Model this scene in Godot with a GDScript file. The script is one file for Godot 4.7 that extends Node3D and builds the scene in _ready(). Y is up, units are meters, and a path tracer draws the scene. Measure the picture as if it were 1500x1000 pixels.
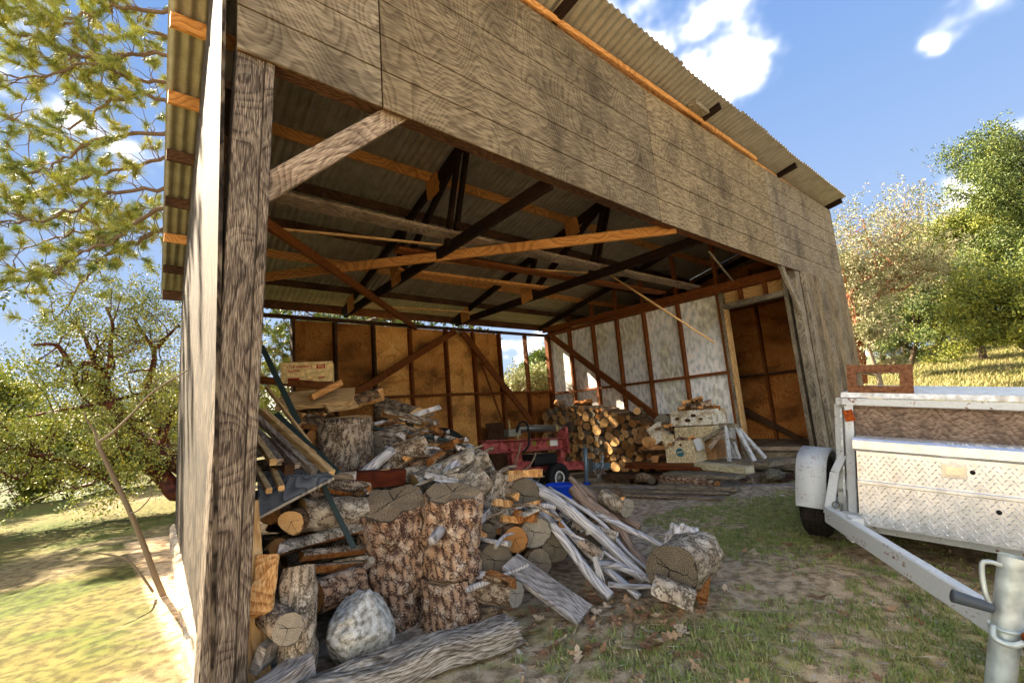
extends Node3D
# An old open-fronted shed full of firewood on a wooded hillside, a small trailer parked before it. Units are metres, y is up.

var rng := RandomNumberGenerator.new()
var M := {}
var used := {}
const CAMERA_HEIGHT := 0.97

func _ready():
	rng.seed = 7
	set_view()
	make_materials()
	build_ground()
	build_shed()
	build_trees()
	build_firewood_stack()
	build_wood_pile()
	build_front_wood()
	build_splitter()
	build_boxes()
	build_floor_lumber()
	build_trailer()
	build_ground_cover()

func set_view():
	var cam := Camera3D.new(); cam.name = "camera"
	add_child(cam)
	cam.position = Vector3(0, CAMERA_HEIGHT, 0)
	cam.rotation_order = EULER_ORDER_YXZ
	cam.rotation_degrees = Vector3(9.010, -41.692, -4.537)
	cam.fov = 70.46
	cam.near = 0.05
	cam.far = 2500.0
	cam.current = true
	var env := Environment.new()
	env.background_mode = Environment.BG_SKY
	var sky := Sky.new()
	var sm := PanoramaSkyMaterial.new()
	sm.panorama = ImageTexture.create_from_image(sky_image())
	sky.sky_material = sm
	env.sky = sky
	env.background_energy_multiplier = 1.0
	env.tonemap_mode = Environment.TONE_MAPPER_LINEAR
	env.tonemap_exposure = 19.0
	env.sdfgi_enabled = true
	env.ssao_enabled = true
	env.ssil_enabled = true
	var we := WorldEnvironment.new(); we.name = "world_environment"
	we.environment = env
	add_child(we)
	var sun := DirectionalLight3D.new(); sun.name = "sun"
	add_child(sun)
	var towards := Vector3(-0.30, 0.82, -0.97).normalized()      # where the sun stands: behind the shed, to its open-country side
	sun.look_at_from_position(towards * 50.0, Vector3.ZERO)
	sun.light_energy = 0.62
	sun.light_color = Color(1.0, 0.92, 0.80)
	sun.light_angular_distance = 0.5
	sun.shadow_enabled = true

# Clear afternoon sky with torn white clouds.
func sky_image() -> Image:
	var w := 2048
	var h := 1024
	var big := FastNoiseLite.new(); big.seed = 21; big.frequency = 0.9; big.fractal_octaves = 3
	var fine := FastNoiseLite.new(); fine.seed = 5; fine.frequency = 4.0; fine.fractal_octaves = 5; fine.fractal_gain = 0.55
	var img := Image.create(w, h, false, Image.FORMAT_RGBF)
	var ground := Color(0.10, 0.09, 0.06)
	var banks := [[Vector3(0.70, 0.63, -0.34), 0.12, 0.08], [Vector3(0.84, 0.53, -0.07), 0.04, 0.06], [Vector3(0.88, 0.47, -0.04), 0.035, 0.24], [Vector3(0.94, 0.31, -0.13), 0.045, 0.20], [Vector3(0.03, 0.42, -0.90), 0.16, 0.10], [Vector3(-0.02, 0.55, -0.83), 0.38, -0.60], [Vector3(-0.02, 0.20, -0.98), 0.24, -0.45], [Vector3(0.95, 0.30, -0.08), 0.20, -0.45], [Vector3(0.86, 0.50, -0.12), 0.26, -0.55]]
	for j in h:
		var el := (0.5 - (j + 0.5) / h) * PI
		var y := sin(el)
		if y < -0.02:
			for i in w: img.set_pixel(i, j, ground)
			continue
		var k := clampf(y, 0.0, 1.0)
		var base := Color(0.048, 0.056, 0.064).lerp(Color(0.0046, 0.0155, 0.0415), pow(k, 0.45))
		var c := cos(el)
		for i in w:
			var az := (i + 0.5) / w * TAU
			var d := Vector3(sin(az) * c, y, -cos(az) * c)
			var q := d / (y + 0.45)
			var n := big.get_noise_3d(q.x, 0.0, q.z) * 1.1 + 0.6 * fine.get_noise_3d(q.x, q.y * 0.2, q.z)
			for b in banks: n += b[2] * exp(-d.distance_squared_to(b[0]) / (b[1] * b[1]))
			var m := smoothstep(-0.02, 0.60, n + 0.14)
			var col := base.lerp(Color(0.70, 0.63, 0.53), m * m * m)
			img.set_pixel(i, j, col)
	return img

# ---------------------------------------------------------------- helpers
func numbered(called: String) -> String:
	used[called] = used.get(called, 0) + 1
	return called if used[called] == 1 else "%s_%03d" % [called, used[called] - 1]

func thing(called: String, label: String, category: String, at := Vector3.ZERO, group := "") -> Node3D:
	var o := Node3D.new(); o.name = numbered(called)
	add_child(o); o.position = at
	return tag(o, label, category, group)

func tag(o: Node, label: String, category: String, group := "") -> Node:
	o.set_meta("label", label); o.set_meta("category", category)
	if group != "": o.set_meta("group", group)
	return o

func solid(called: String, mesh: Mesh, mats, parent: Node = self, xf := Transform3D()) -> MeshInstance3D:
	var o := MeshInstance3D.new()
	o.name = numbered(called) if parent == self else called
	o.mesh = mesh
	if mats is Array:
		for i in mesh.get_surface_count(): o.set_surface_override_material(i, mats[mini(i, mats.size() - 1)])
	else:
		for i in mesh.get_surface_count(): o.set_surface_override_material(i, mats)
	parent.add_child(o, true)
	if parent == self or not (parent is Node3D): o.transform = xf
	else: o.transform = parent.global_transform.affine_inverse() * xf
	return o

func from_to(a: Vector3, b: Vector3, up := Vector3.UP) -> Transform3D:
	var x := (b - a).normalized()
	var z := x.cross(up)
	if z.length() < 0.01: z = x.cross(Vector3(0.3, 0.1, 0.9))
	z = z.normalized()
	return Transform3D(Basis(x, z.cross(x).normalized(), z), (a + b) * 0.5)

func quad(st: SurfaceTool, a: Vector3, b: Vector3, c: Vector3, d: Vector3, ua := Vector2.ZERO, ub := Vector2.RIGHT, uc := Vector2.ONE, ud := Vector2.DOWN):
	st.set_uv(ua); st.add_vertex(a); st.set_uv(ub); st.add_vertex(b); st.set_uv(uc); st.add_vertex(c)
	st.set_uv(ua); st.add_vertex(a); st.set_uv(uc); st.add_vertex(c); st.set_uv(ud); st.add_vertex(d)

func tri(st: SurfaceTool, a: Vector3, b: Vector3, c: Vector3, ua := Vector2.ZERO, ub := Vector2.RIGHT, uc := Vector2.ONE):
	st.set_uv(ua); st.add_vertex(a); st.set_uv(ub); st.add_vertex(b); st.set_uv(uc); st.add_vertex(c)

func tool(flat := true) -> SurfaceTool:
	var st := SurfaceTool.new(); st.begin(Mesh.PRIMITIVE_TRIANGLES)
	st.set_smooth_group(-1 if flat else 0)
	return st

func finish(st: SurfaceTool, into: ArrayMesh = null) -> ArrayMesh:
	st.generate_normals()
	return st.commit(into) if into else st.commit()

# A sawn board along x: its long edges are eased, and it may be bowed a little.
func board_shape(length: float, wide: float, thick: float, ease := 0.003, bow := 0.0, sides := 1) -> ArrayMesh:
	var st := tool()
	var e := minf(ease, minf(wide, thick) * 0.3)
	var hy := wide * 0.5; var hz := thick * 0.5
	var ring := [Vector2(hy, hz - e), Vector2(hy - e, hz), Vector2(-hy + e, hz), Vector2(-hy, hz - e), Vector2(-hy, -hz + e), Vector2(-hy + e, -hz), Vector2(hy - e, -hz), Vector2(hy, -hz + e)]
	var off := Vector2(rng.randf() * 3.0, rng.randf() * 3.0)
	var bows := Vector2(rng.randf_range(-1, 1), rng.randf_range(-1, 1)) * bow
	var steps := maxi(1, sides)
	for k in steps:
		var x0 := (float(k) / steps - 0.5) * length; var x1 := (float(k + 1) / steps - 0.5) * length
		var s0 := bows * sin((float(k) / steps) * PI); var s1 := bows * sin((float(k + 1) / steps) * PI)
		var v := off.y
		for i in 8:
			var p: Vector2 = ring[i]; var q: Vector2 = ring[(i + 1) % 8]
			var dv := p.distance_to(q)
			quad(st, Vector3(x0, p.x + s0.x, p.y + s0.y), Vector3(x0, q.x + s0.x, q.y + s0.y), Vector3(x1, q.x + s1.x, q.y + s1.y), Vector3(x1, p.x + s1.x, p.y + s1.y), Vector2(off.x + x0, v), Vector2(off.x + x0, v + dv), Vector2(off.x + x1, v + dv), Vector2(off.x + x1, v))
			v += dv
	for s in [-1, 1]:
		var x: float = s * length * 0.5
		for i in range(1, 7):
			var a: Vector2 = ring[0]; var b: Vector2 = ring[i]; var c: Vector2 = ring[i + 1]
			var A := Vector3(x, a.x, a.y); var B := Vector3(x, b.x, b.y); var C := Vector3(x, c.x, c.y)
			if s > 0: tri(st, A, B, C, off + Vector2(a.y, a.x), off + Vector2(b.y, b.x), off + Vector2(c.y, c.x))
			else: tri(st, A, C, B, off + Vector2(a.y, a.x), off + Vector2(c.y, c.x), off + Vector2(b.y, b.x))
	return finish(st)

# Board from a to b; wide is measured along up, thick across it.
func board(called: String, a: Vector3, b: Vector3, wide: float, thick: float, mat, parent: Node = self, up := Vector3.UP, ease := 0.003, bow := 0.0) -> MeshInstance3D:
	return solid(called, board_shape(a.distance_to(b), wide, thick, ease, bow, 6 if bow > 0.0 else 1), mat, parent, from_to(a, b, up))

func ring_frames(path: Array) -> Array:
	var out := []
	var n := path.size()
	var side := Vector3.ZERO
	for i in n:
		var t: Vector3 = (path[mini(i + 1, n - 1)] - path[maxi(i - 1, 0)]).normalized()
		if side == Vector3.ZERO:
			side = t.cross(Vector3.UP if absf(t.y) < 0.9 else Vector3.RIGHT).normalized()
		side = (side - t * side.dot(t)).normalized()
		out.append([t, side, t.cross(side).normalized()])
	return out

func smooth_path(points: Array, per := 5) -> Array:
	var out := []
	var n := points.size()
	for i in n - 1:
		var p0: Vector3 = points[maxi(i - 1, 0)]; var p1: Vector3 = points[i]; var p2: Vector3 = points[i + 1]; var p3: Vector3 = points[mini(i + 2, n - 1)]
		for k in per:
			out.append(p1.cubic_interpolate(p2, p0, p3, float(k) / per))
	out.append(points[n - 1])
	return out

# A round member swept along a path; radii has one value for each point. The skin may be lumpy.
func sweep(st: SurfaceTool, path: Array, radii: Array, n := 8, lumps := 0.0, seed_ := 0, lump_freq := 6.0, cap := true, squash := 1.0):
	var noise: FastNoiseLite = null
	if lumps > 0.0:
		noise = FastNoiseLite.new(); noise.seed = seed_; noise.frequency = lump_freq; noise.fractal_octaves = 3
	var fr := ring_frames(path)
	var rings := []
	var along := 0.0
	for i in path.size():
		if i > 0: along += (path[i] as Vector3).distance_to(path[i - 1])
		var ring := []
		var c: Vector3 = path[i]
		for k in n + 1:
			var a := TAU * k / n
			var dir: Vector3 = fr[i][1] * cos(a) + fr[i][2] * sin(a) * squash
			var r: float = radii[i]
			if noise: r *= 1.0 + lumps * (noise.get_noise_3d(cos(a) * 0.6 + seed_, sin(a) * 0.6, along * 0.35) * 1.6)
			ring.append([c + dir * r, Vector2(along, float(k) / n * TAU * maxf(radii[0], 0.02))])
		rings.append(ring)
	for i in rings.size() - 1:
		for k in n:
			var a = rings[i][k]; var b = rings[i][k + 1]; var c = rings[i + 1][k + 1]; var d = rings[i + 1][k]
			quad(st, a[0], d[0], c[0], b[0], a[1], d[1], c[1], b[1])
	if cap:
		for e in [0, rings.size() - 1]:
			for k in n:
				var a: Vector3 = rings[e][k][0]; var b: Vector3 = rings[e][k + 1][0]
				var ua := Vector2(0.5 + 0.45 * cos(TAU * k / n), 0.5 + 0.45 * sin(TAU * k / n)); var ub := Vector2(0.5 + 0.45 * cos(TAU * (k + 1) / n), 0.5 + 0.45 * sin(TAU * (k + 1) / n))
				if e == 0: tri(st, path[e], a, b, Vector2(0.5, 0.5), ua, ub)
				else: tri(st, path[e], b, a, Vector2(0.5, 0.5), ub, ua)

func tube(called: String, points: Array, r0: float, r1: float, mat, parent: Node = self, n := 8, per := 5, lumps := 0.0, lump_freq := 6.0, squash := 1.0) -> MeshInstance3D:
	var path := smooth_path(points, per) if points.size() > 2 or lumps > 0.0 else points
	var o: Vector3 = path[0]
	var local := []
	var radii := []
	for i in path.size():
		local.append(path[i] - o); radii.append(lerpf(r0, r1, float(i) / maxi(1, path.size() - 1)))
	var st := tool(false)
	sweep(st, local, radii, n, lumps, rng.randi() % 1000, lump_freq, true, squash)
	return solid(called, finish(st), mat, parent, Transform3D(Basis(), o))

# A piece of round timber along x. Surface 0 is the bark, surface 1 the two sawn ends.
func log_shape(length: float, r0: float, r1: float, n := 16, m := 4, rough := 0.06, bend := 0.0, seed_ := 1, freq := 9.0, slant := 0.0, oval := 0.0) -> ArrayMesh:
	var noise := FastNoiseLite.new(); noise.seed = seed_; noise.frequency = freq; noise.fractal_octaves = 3
	var st := tool(false)
	var rings := []
	var turn := rng.randf() * TAU
	var uo := Vector2(rng.randf() * 2.0, rng.randf() * 2.0)
	for i in m + 1:
		var t := float(i) / m
		var ring := []
		for k in n + 1:
			var a := TAU * (k % n) / n
			var r := lerpf(r0, r1, t)
			var dy := cos(a); var dz := sin(a)
			r *= 1.0 + rough * noise.get_noise_3d(t * length, dy * r0 * 1.2, dz * r0 * 1.2) * 2.0 + oval * cos(2.0 * a + turn) + oval * 0.5 * cos(3.0 * a + turn * 2.0)
			var x := (t - 0.5) * length
			if i == 0 or i == m: x += slant * dy * r
			ring.append([Vector3(x, dy * r + bend * sin(t * PI), dz * r), uo + Vector2(float(k) / n * TAU * r0, t * length)])
		rings.append(ring)
	for i in m:
		for k in n:
			var a = rings[i][k]; var b = rings[i][k + 1]; var c = rings[i + 1][k + 1]; var d = rings[i + 1][k]
			quad(st, a[0], d[0], c[0], b[0], a[1], d[1], c[1], b[1])
	var mesh := finish(st)
	var ends := tool()
	for e in [0, m]:
		var mid := Vector3.ZERO
		for k in n: mid += rings[e][k][0] / n
		for k in n:
			var a: Vector3 = rings[e][k][0]; var b: Vector3 = rings[e][k + 1][0]
			var ua := Vector2(0.5 + 0.47 * cos(TAU * k / n), 0.5 + 0.47 * sin(TAU * k / n)); var ub := Vector2(0.5 + 0.47 * cos(TAU * (k + 1) / n), 0.5 + 0.47 * sin(TAU * (k + 1) / n))
			if e == 0: tri(ends, mid, b, a, Vector2(0.5, 0.5), ub, ua)
			else: tri(ends, mid, a, b, Vector2(0.5, 0.5), ua, ub)
	return finish(ends, mesh)

# Firewood split along the grain, along x: bark on the outer arc (surface 0), raw wood on the rest (surface 1).
func split_shape(length: float, r: float, open: float, seed_ := 1, rough := 0.05, m := 5) -> ArrayMesh:
	var noise := FastNoiseLite.new(); noise.seed = seed_; noise.frequency = 7.0; noise.fractal_octaves = 3
	var arc := 6
	var section := []
	for k in arc + 1:
		var a := (float(k) / arc - 0.5) * open
		section.append(Vector2(cos(a) - 0.45, sin(a)) * r)
	section.append(Vector2(-0.43 * r, -0.14 * r + 0.28 * r * 0.8))
	section.append(Vector2(-0.45 * r, -0.10 * r))
	var n := section.size()
	var pts := []
	for i in m + 1:
		var t := float(i) / m
		var row := []
		for k in n:
			var s: Vector2 = section[k]
			var w := 1.0 + rough * 2.5 * noise.get_noise_3d(t * length * 1.5, s.x * 6.0 / r * 0.1, s.y * 6.0 / r * 0.1)
			row.append(Vector3((t - 0.5) * length + noise.get_noise_2d(s.x * 40.0, s.y * 40.0 + i) * 0.02 * (1.0 if i == 0 or i == m else 0.0), s.x * w, s.y * w))
		pts.append(row)
	var bark := tool(false); var wood := tool()
	var uo := Vector2(rng.randf() * 2.0, rng.randf() * 2.0)
	for i in m:
		for k in n:
			var l := (k + 1) % n
			var st := bark if k < arc else wood
			var u0 := uo + Vector2((section[k] as Vector2).y, float(i) / m * length); var u1 := uo + Vector2((section[l] as Vector2).y + (0.0 if k < arc else 0.02), float(i) / m * length)
			var u2 := u1 + Vector2(0, length / m); var u3 := u0 + Vector2(0, length / m)
			if k >= arc:
				u0 = Vector2(u0.y, u0.x); u1 = Vector2(u1.y, u1.x); u2 = Vector2(u2.y, u2.x); u3 = Vector2(u3.y, u3.x)
			quad(st, pts[i][k], pts[i + 1][k], pts[i + 1][l], pts[i][l], u0, u3, u2, u1)
	for e in [0, m]:
		for k in range(1, n - 1):
			var a: Vector3 = pts[e][0]; var b: Vector3 = pts[e][k]; var c: Vector3 = pts[e][k + 1]
			var f := func(p: Vector3): return uo + Vector2(p.y, p.z)
			if e == 0: tri(wood, a, c, b, f.call(a), f.call(c), f.call(b))
			else: tri(wood, a, b, c, f.call(a), f.call(b), f.call(c))
	return finish(wood, finish(bark))

func box_into(st: SurfaceTool, lo: Vector3, hi: Vector3):
	var v := []
	for i in 8: v.append(Vector3(hi.x if i & 1 else lo.x, hi.y if i & 2 else lo.y, hi.z if i & 4 else lo.z))
	var d := hi - lo
	for f in [[0, 2, 3, 1, 0, 1], [5, 7, 6, 4, 0, 1], [4, 6, 2, 0, 2, 1], [1, 3, 7, 5, 2, 1], [2, 6, 7, 3, 0, 2], [4, 0, 1, 5, 0, 2]]:
		var uv := []
		for k in 4:
			var p: Vector3 = v[f[k]]
			uv.append(Vector2(p[f[4]], p[f[5]]))
		quad(st, v[f[0]], v[f[1]], v[f[2]], v[f[3]], uv[0], uv[1], uv[2], uv[3])

# ---------------------------------------------------------------- materials
func noise_of(seed_: int, freq: float, octaves := 3, kind := FastNoiseLite.TYPE_SIMPLEX_SMOOTH) -> FastNoiseLite:
	var n := FastNoiseLite.new(); n.seed = seed_; n.frequency = freq; n.fractal_octaves = octaves; n.noise_type = kind
	return n

# Wood with the grain along u. lines: growth lines across the picture; wander: how much they swing (sawn plywood swings most).
func wood_image(w: int, h: int, seed_: int, dark: Color, mid: Color, pale: Color, lines: float, wander: float, fibre: float, stain: float, swing_u := 1.0, knots := 0) -> Image:
	var a := noise_of(seed_, 0.35, 2); var b := noise_of(seed_ + 1, 1.0, 3); var c := noise_of(seed_ + 2, 0.8, 4)
	var data := PackedByteArray(); data.resize(w * h * 3)
	var kn := []
	var r := RandomNumberGenerator.new(); r.seed = seed_ * 13 + 1
	for k in knots: kn.append(Vector2(r.randf(), r.randf_range(0.15, 0.85)))
	var at := 0
	for j in h:
		var v := float(j) / h
		for i in w:
			var u := float(i) / w
			var th := u * TAU
			var cx := cos(th); var cz := sin(th)
			var bend := 0.0
			var spot := 0.0
			for k in kn:
				var du := absf(u - k.x); du = minf(du, 1.0 - du) * float(w) / h * 0.5
				var dv: float = v - k.y
				var q := du * du * 30.0 + dv * dv * 160.0
				bend += exp(-q) * signf(dv) * 0.12
				spot = maxf(spot, exp(-(du * du * 1500.0 + dv * dv * 1500.0)))
			var t := v * lines + a.get_noise_3d(cx * 1.6 * swing_u, v * 2.6, cz * 1.6 * swing_u) * wander - bend * lines
			var g := t - floorf(t)
			g = g * g * (1.0 if g < 0.86 else (1.0 - g) / 0.14)
			var f := b.get_noise_3d(cx * 3.5, v * 75.0, cz * 3.5)
			var s := c.get_noise_3d(cx * 1.1, v * 2.0, cz * 1.1)
			var col := mid.lerp(dark, clampf(g * 0.95 + fibre * maxf(f, 0.0) + spot * 0.9, 0.0, 1.0)).lerp(pale, clampf(-f * fibre * 1.5 + maxf(s, 0.0) * stain, 0.0, 0.85))
			var m := 1.0 - stain * 0.7 * maxf(-s, 0.0)
			data[at] = int(clampf(col.r * m, 0, 1) * 255.0); data[at + 1] = int(clampf(col.g * m, 0, 1) * 255.0); data[at + 2] = int(clampf(col.b * m, 0, 1) * 255.0)
			at += 3
	return Image.create_from_data(w, h, false, Image.FORMAT_RGB8, data)

# Blotched surfaces: a blend of up to three colours by two noises, with fine grain.
func blotch_image(w: int, h: int, seed_: int, cols: Array, freq: float, fine: float, sharp := 2.0, kind := FastNoiseLite.TYPE_SIMPLEX_SMOOTH, stretch := 1.0, grain := 0.12) -> Image:
	var a := noise_of(seed_, freq, 4, kind); var b := noise_of(seed_ + 1, fine, 4)
	var ia: Image = a.get_seamless_image(w, h, false, false, 0.12, true)
	var ib: Image = b.get_seamless_image(w, h, false, false, 0.12, true)
	ia.convert(Image.FORMAT_L8); ib.convert(Image.FORMAT_L8)
	var da := ia.get_data(); var db := ib.get_data()
	var data := PackedByteArray(); data.resize(w * h * 3)
	for i in w * h:
		var x := clampf((da[i] / 255.0 - 0.5) * sharp + 0.5, 0, 1)
		var y := db[i] / 255.0
		var k := x * (cols.size() - 1)
		var lo := int(floorf(k)); lo = mini(lo, cols.size() - 2)
		var c: Color = (cols[lo] as Color).lerp(cols[lo + 1], k - lo)
		var m := 1.0 + (y - 0.5) * 2.0 * grain * 2.0
		data[i * 3] = int(clampf(c.r * m, 0, 1) * 255.0); data[i * 3 + 1] = int(clampf(c.g * m, 0, 1) * 255.0); data[i * 3 + 2] = int(clampf(c.b * m, 0, 1) * 255.0)
	return Image.create_from_data(w, h, false, Image.FORMAT_RGB8, data)

# Sawn end of a log: growth rings round an off-centre heart, with drying cracks.
func end_image(w: int, seed_: int, dark: Color, mid: Color, pale: Color, rings: float, cracks: int) -> Image:
	var a := noise_of(seed_, 2.0, 3); var b := noise_of(seed_ + 3, 14.0, 3)
	var img := Image.create(w, w, false, Image.FORMAT_RGB8)
	var r := RandomNumberGenerator.new(); r.seed = seed_
	var ways := []
	for k in cracks: ways.append([r.randf() * TAU, r.randf_range(0.5, 1.0)])
	for j in w:
		for i in w:
			var p := Vector2((i + 0.5) / w - 0.5, (j + 0.5) / w - 0.5) * 2.0
			var q := p - Vector2(0.08, -0.05)
			var d := q.length() * (1.0 + 0.12 * a.get_noise_2d(p.x, p.y))
			var t := d * rings + 0.4 * a.get_noise_2d(p.x * 2.0, p.y * 2.0 + 7.0)
			var g := t - floorf(t)
			var n := b.get_noise_2d(p.x, p.y)
			var col := mid.lerp(dark, clampf(g * g * 0.75 + maxf(n, 0.0) * 0.5, 0, 1)).lerp(pale, clampf(-n * 0.7 + 0.35 * a.get_noise_2d(p.x + 9.0, p.y), 0, 0.8))
			var an := q.angle()
			for c in ways:
				var da := absf(angle_difference(an, c[0] + 0.15 * a.get_noise_2d(d * 3.0, c[0]))) * d
				if da < 0.014 * (1.2 - d) + 0.004 and d < c[1]: col = col.lerp(dark * 0.35, 0.85)
			if d > 0.93: col = col.lerp(dark * 0.6, 0.7)
			img.set_pixel(i, j, col)
	return img

func surface(img: Image, scale := Vector3.ONE, rough := 0.9, bump := 0.0, world := false) -> StandardMaterial3D:
	var m := StandardMaterial3D.new()
	if img:
		m.albedo_texture = ImageTexture.create_from_image(img)
		if bump > 0.0:
			var n := img.duplicate() as Image
			n.convert(Image.FORMAT_RGBA8)
			n.bump_map_to_normal_map(bump)
			m.normal_enabled = true
			m.normal_texture = ImageTexture.create_from_image(n)
			m.normal_scale = 1.0
	m.uv1_scale = scale
	m.roughness = rough
	m.metallic_specular = 0.3
	if world:
		m.uv1_triplanar = true; m.uv1_world_triplanar = true
	return m

func tinted(m: StandardMaterial3D, tint: Color) -> StandardMaterial3D:
	var t := m.duplicate() as StandardMaterial3D
	t.albedo_color = tint
	return t

func plain(c: Color, rough := 0.8, metal := 0.0) -> StandardMaterial3D:
	var m := StandardMaterial3D.new()
	m.albedo_color = c; m.roughness = rough; m.metallic = metal; m.metallic_specular = 0.4
	return m

func make_materials():
	var grain := Vector3(1.0 / 1.6, 1.0 / 0.4, 1)
	M.grey_wood = surface(wood_image(1024, 256, 3, Color(0.32, 0.26, 0.21), Color(0.57, 0.50, 0.42), Color(0.76, 0.71, 0.62), 9.0, 5.0, 0.85, 0.5, 1.0, 3), grain, 0.9, 2.5)
	M.silver_wood = surface(wood_image(1024, 256, 29, Color(0.36, 0.33, 0.30), Color(0.60, 0.57, 0.53), Color(0.80, 0.78, 0.74), 9.0, 5.0, 0.85, 0.5), grain, 0.9, 2.5)
	M.dark_wood = tinted(M.grey_wood, Color(0.58, 0.48, 0.41))
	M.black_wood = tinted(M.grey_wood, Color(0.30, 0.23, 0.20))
	M.fir = surface(wood_image(1024, 256, 9, Color(0.56, 0.35, 0.17), Color(0.78, 0.56, 0.31), Color(0.88, 0.71, 0.46), 8.0, 4.0, 0.45, 0.3, 1.0, 2), grain, 0.75, 1.0)
	M.old_fir = tinted(M.fir, Color(0.62, 0.52, 0.46))
	M.pale_fir = surface(wood_image(1024, 256, 19, Color(0.62, 0.45, 0.26), Color(0.82, 0.68, 0.46), Color(0.93, 0.83, 0.64), 7.0, 3.0, 0.4, 0.3, 1.0, 1), grain, 0.8, 1.0)
	var sheet := Vector3(1.0 / 2.4, 1.0 / 1.2, 1)
	M.siding = surface(wood_image(1024, 512, 31, Color(0.33, 0.29, 0.23), Color(0.50, 0.455, 0.375), Color(0.63, 0.585, 0.49), 10.0, 13.0, 0.7, 0.55, 1.2), sheet, 0.92, 3.0)
	M.ply = surface(wood_image(1024, 512, 41, Color(0.70, 0.43, 0.19), Color(0.92, 0.70, 0.39), Color(0.97, 0.83, 0.55), 6.0, 16.0, 0.4, 0.9, 1.2), sheet, 0.8, 0.8)
	M.brown_ply = tinted(M.ply, Color(0.62, 0.58, 0.56))
	M.galvanised = surface(blotch_image(512, 512, 51, [Color(0.54, 0.52, 0.46), Color(0.60, 0.58, 0.52), Color(0.65, 0.63, 0.57)], 0.008, 0.04, 1.4, FastNoiseLite.TYPE_SIMPLEX_SMOOTH, 1.0, 0.04), Vector3(1.5, 1.5, 1.5), 0.5, 0.0, true)
	M.galvanised.metallic = 0.4
	M.white_board = surface(blotch_image(512, 512, 61, [Color(0.84, 0.85, 0.80), Color(0.91, 0.93, 0.93), Color(0.93, 0.96, 0.97), Color(0.93, 0.96, 0.98)], 0.006, 0.05, 1.8), Vector3(0.5, 0.22, 0.5), 0.55, 0.0, true)
	M.concrete = surface(blotch_image(512, 512, 71, [Color(0.50, 0.45, 0.37), Color(0.64, 0.58, 0.49), Color(0.72, 0.68, 0.60)], 0.015, 0.15, 1.8), Vector3(1, 1, 1), 0.95, 3.0, true)
	# ground
	M.ground = surface(blotch_image(1024, 1024, 81, [Color(0.62, 0.60, 0.55), Color(0.85, 0.83, 0.80), Color(1, 0.98, 0.94)], 0.012, 0.20, 1.9, FastNoiseLite.TYPE_SIMPLEX_SMOOTH, 1.0, 0.28), Vector3(0.9, 0.9, 0.9), 1.0, 3.0, true)
	M.ground.vertex_color_use_as_albedo = true
	# timber in the round
	var bark := Vector3(1.0 / 0.6, 1.0 / 0.6, 1)
	M.bark_grey = surface(bark_image(11, Color(0.30, 0.24, 0.18), Color(0.62, 0.54, 0.44), Color(0.80, 0.74, 0.63)), bark, 0.95, 5.0)
	M.bark_dark = tinted(M.bark_grey, Color(0.76, 0.68, 0.60))
	M.bark_pale = surface(bark_image(13, Color(0.34, 0.30, 0.24), Color(0.64, 0.58, 0.49), Color(0.82, 0.78, 0.69)), bark, 0.95, 5.0)
	M.bark_pine = surface(bark_image(17, Color(0.26, 0.19, 0.15), Color(0.66, 0.53, 0.41), Color(0.84, 0.78, 0.68)), bark, 0.95, 6.0)
	M.end_grey = surface(end_image(256, 5, Color(0.36, 0.33, 0.28), Color(0.60, 0.57, 0.50), Color(0.74, 0.71, 0.64), 13.0, 4), Vector3.ONE, 0.95, 2.0)
	M.end_block = surface(end_image(256, 6, Color(0.40, 0.32, 0.22), Color(0.66, 0.56, 0.42), Color(0.80, 0.72, 0.57), 16.0, 6), Vector3.ONE, 0.95, 2.0)
	M.end_tan = surface(end_image(256, 8, Color(0.62, 0.44, 0.25), Color(0.88, 0.71, 0.47), Color(0.95, 0.84, 0.64), 11.0, 3), Vector3.ONE, 0.9, 1.0)
	M.end_brown = tinted(M.end_tan, Color(0.74, 0.66, 0.58))
	M.end_dark = tinted(M.end_grey, Color(0.75, 0.72, 0.68))
	M.split = surface(wood_image(512, 256, 23, Color(0.62, 0.40, 0.20), Color(0.87, 0.66, 0.40), Color(0.95, 0.82, 0.60), 10.0, 3.0, 0.8, 0.4), Vector3(1.0 / 0.6, 1.0 / 0.25, 1), 0.9, 2.0)
	M.split_old = tinted(M.split, Color(0.70, 0.62, 0.55))
	M.drift = surface(wood_image(1024, 256, 27, Color(0.42, 0.39, 0.36), Color(0.80, 0.78, 0.75), Color(0.93, 0.92, 0.90), 10.0, 4.0, 0.8, 0.4), Vector3(1.0 / 2.4, 1.0 / 0.22, 1), 0.9, 3.0)
	make_more_materials()
	make_thing_materials()
	make_metal_materials()

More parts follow.
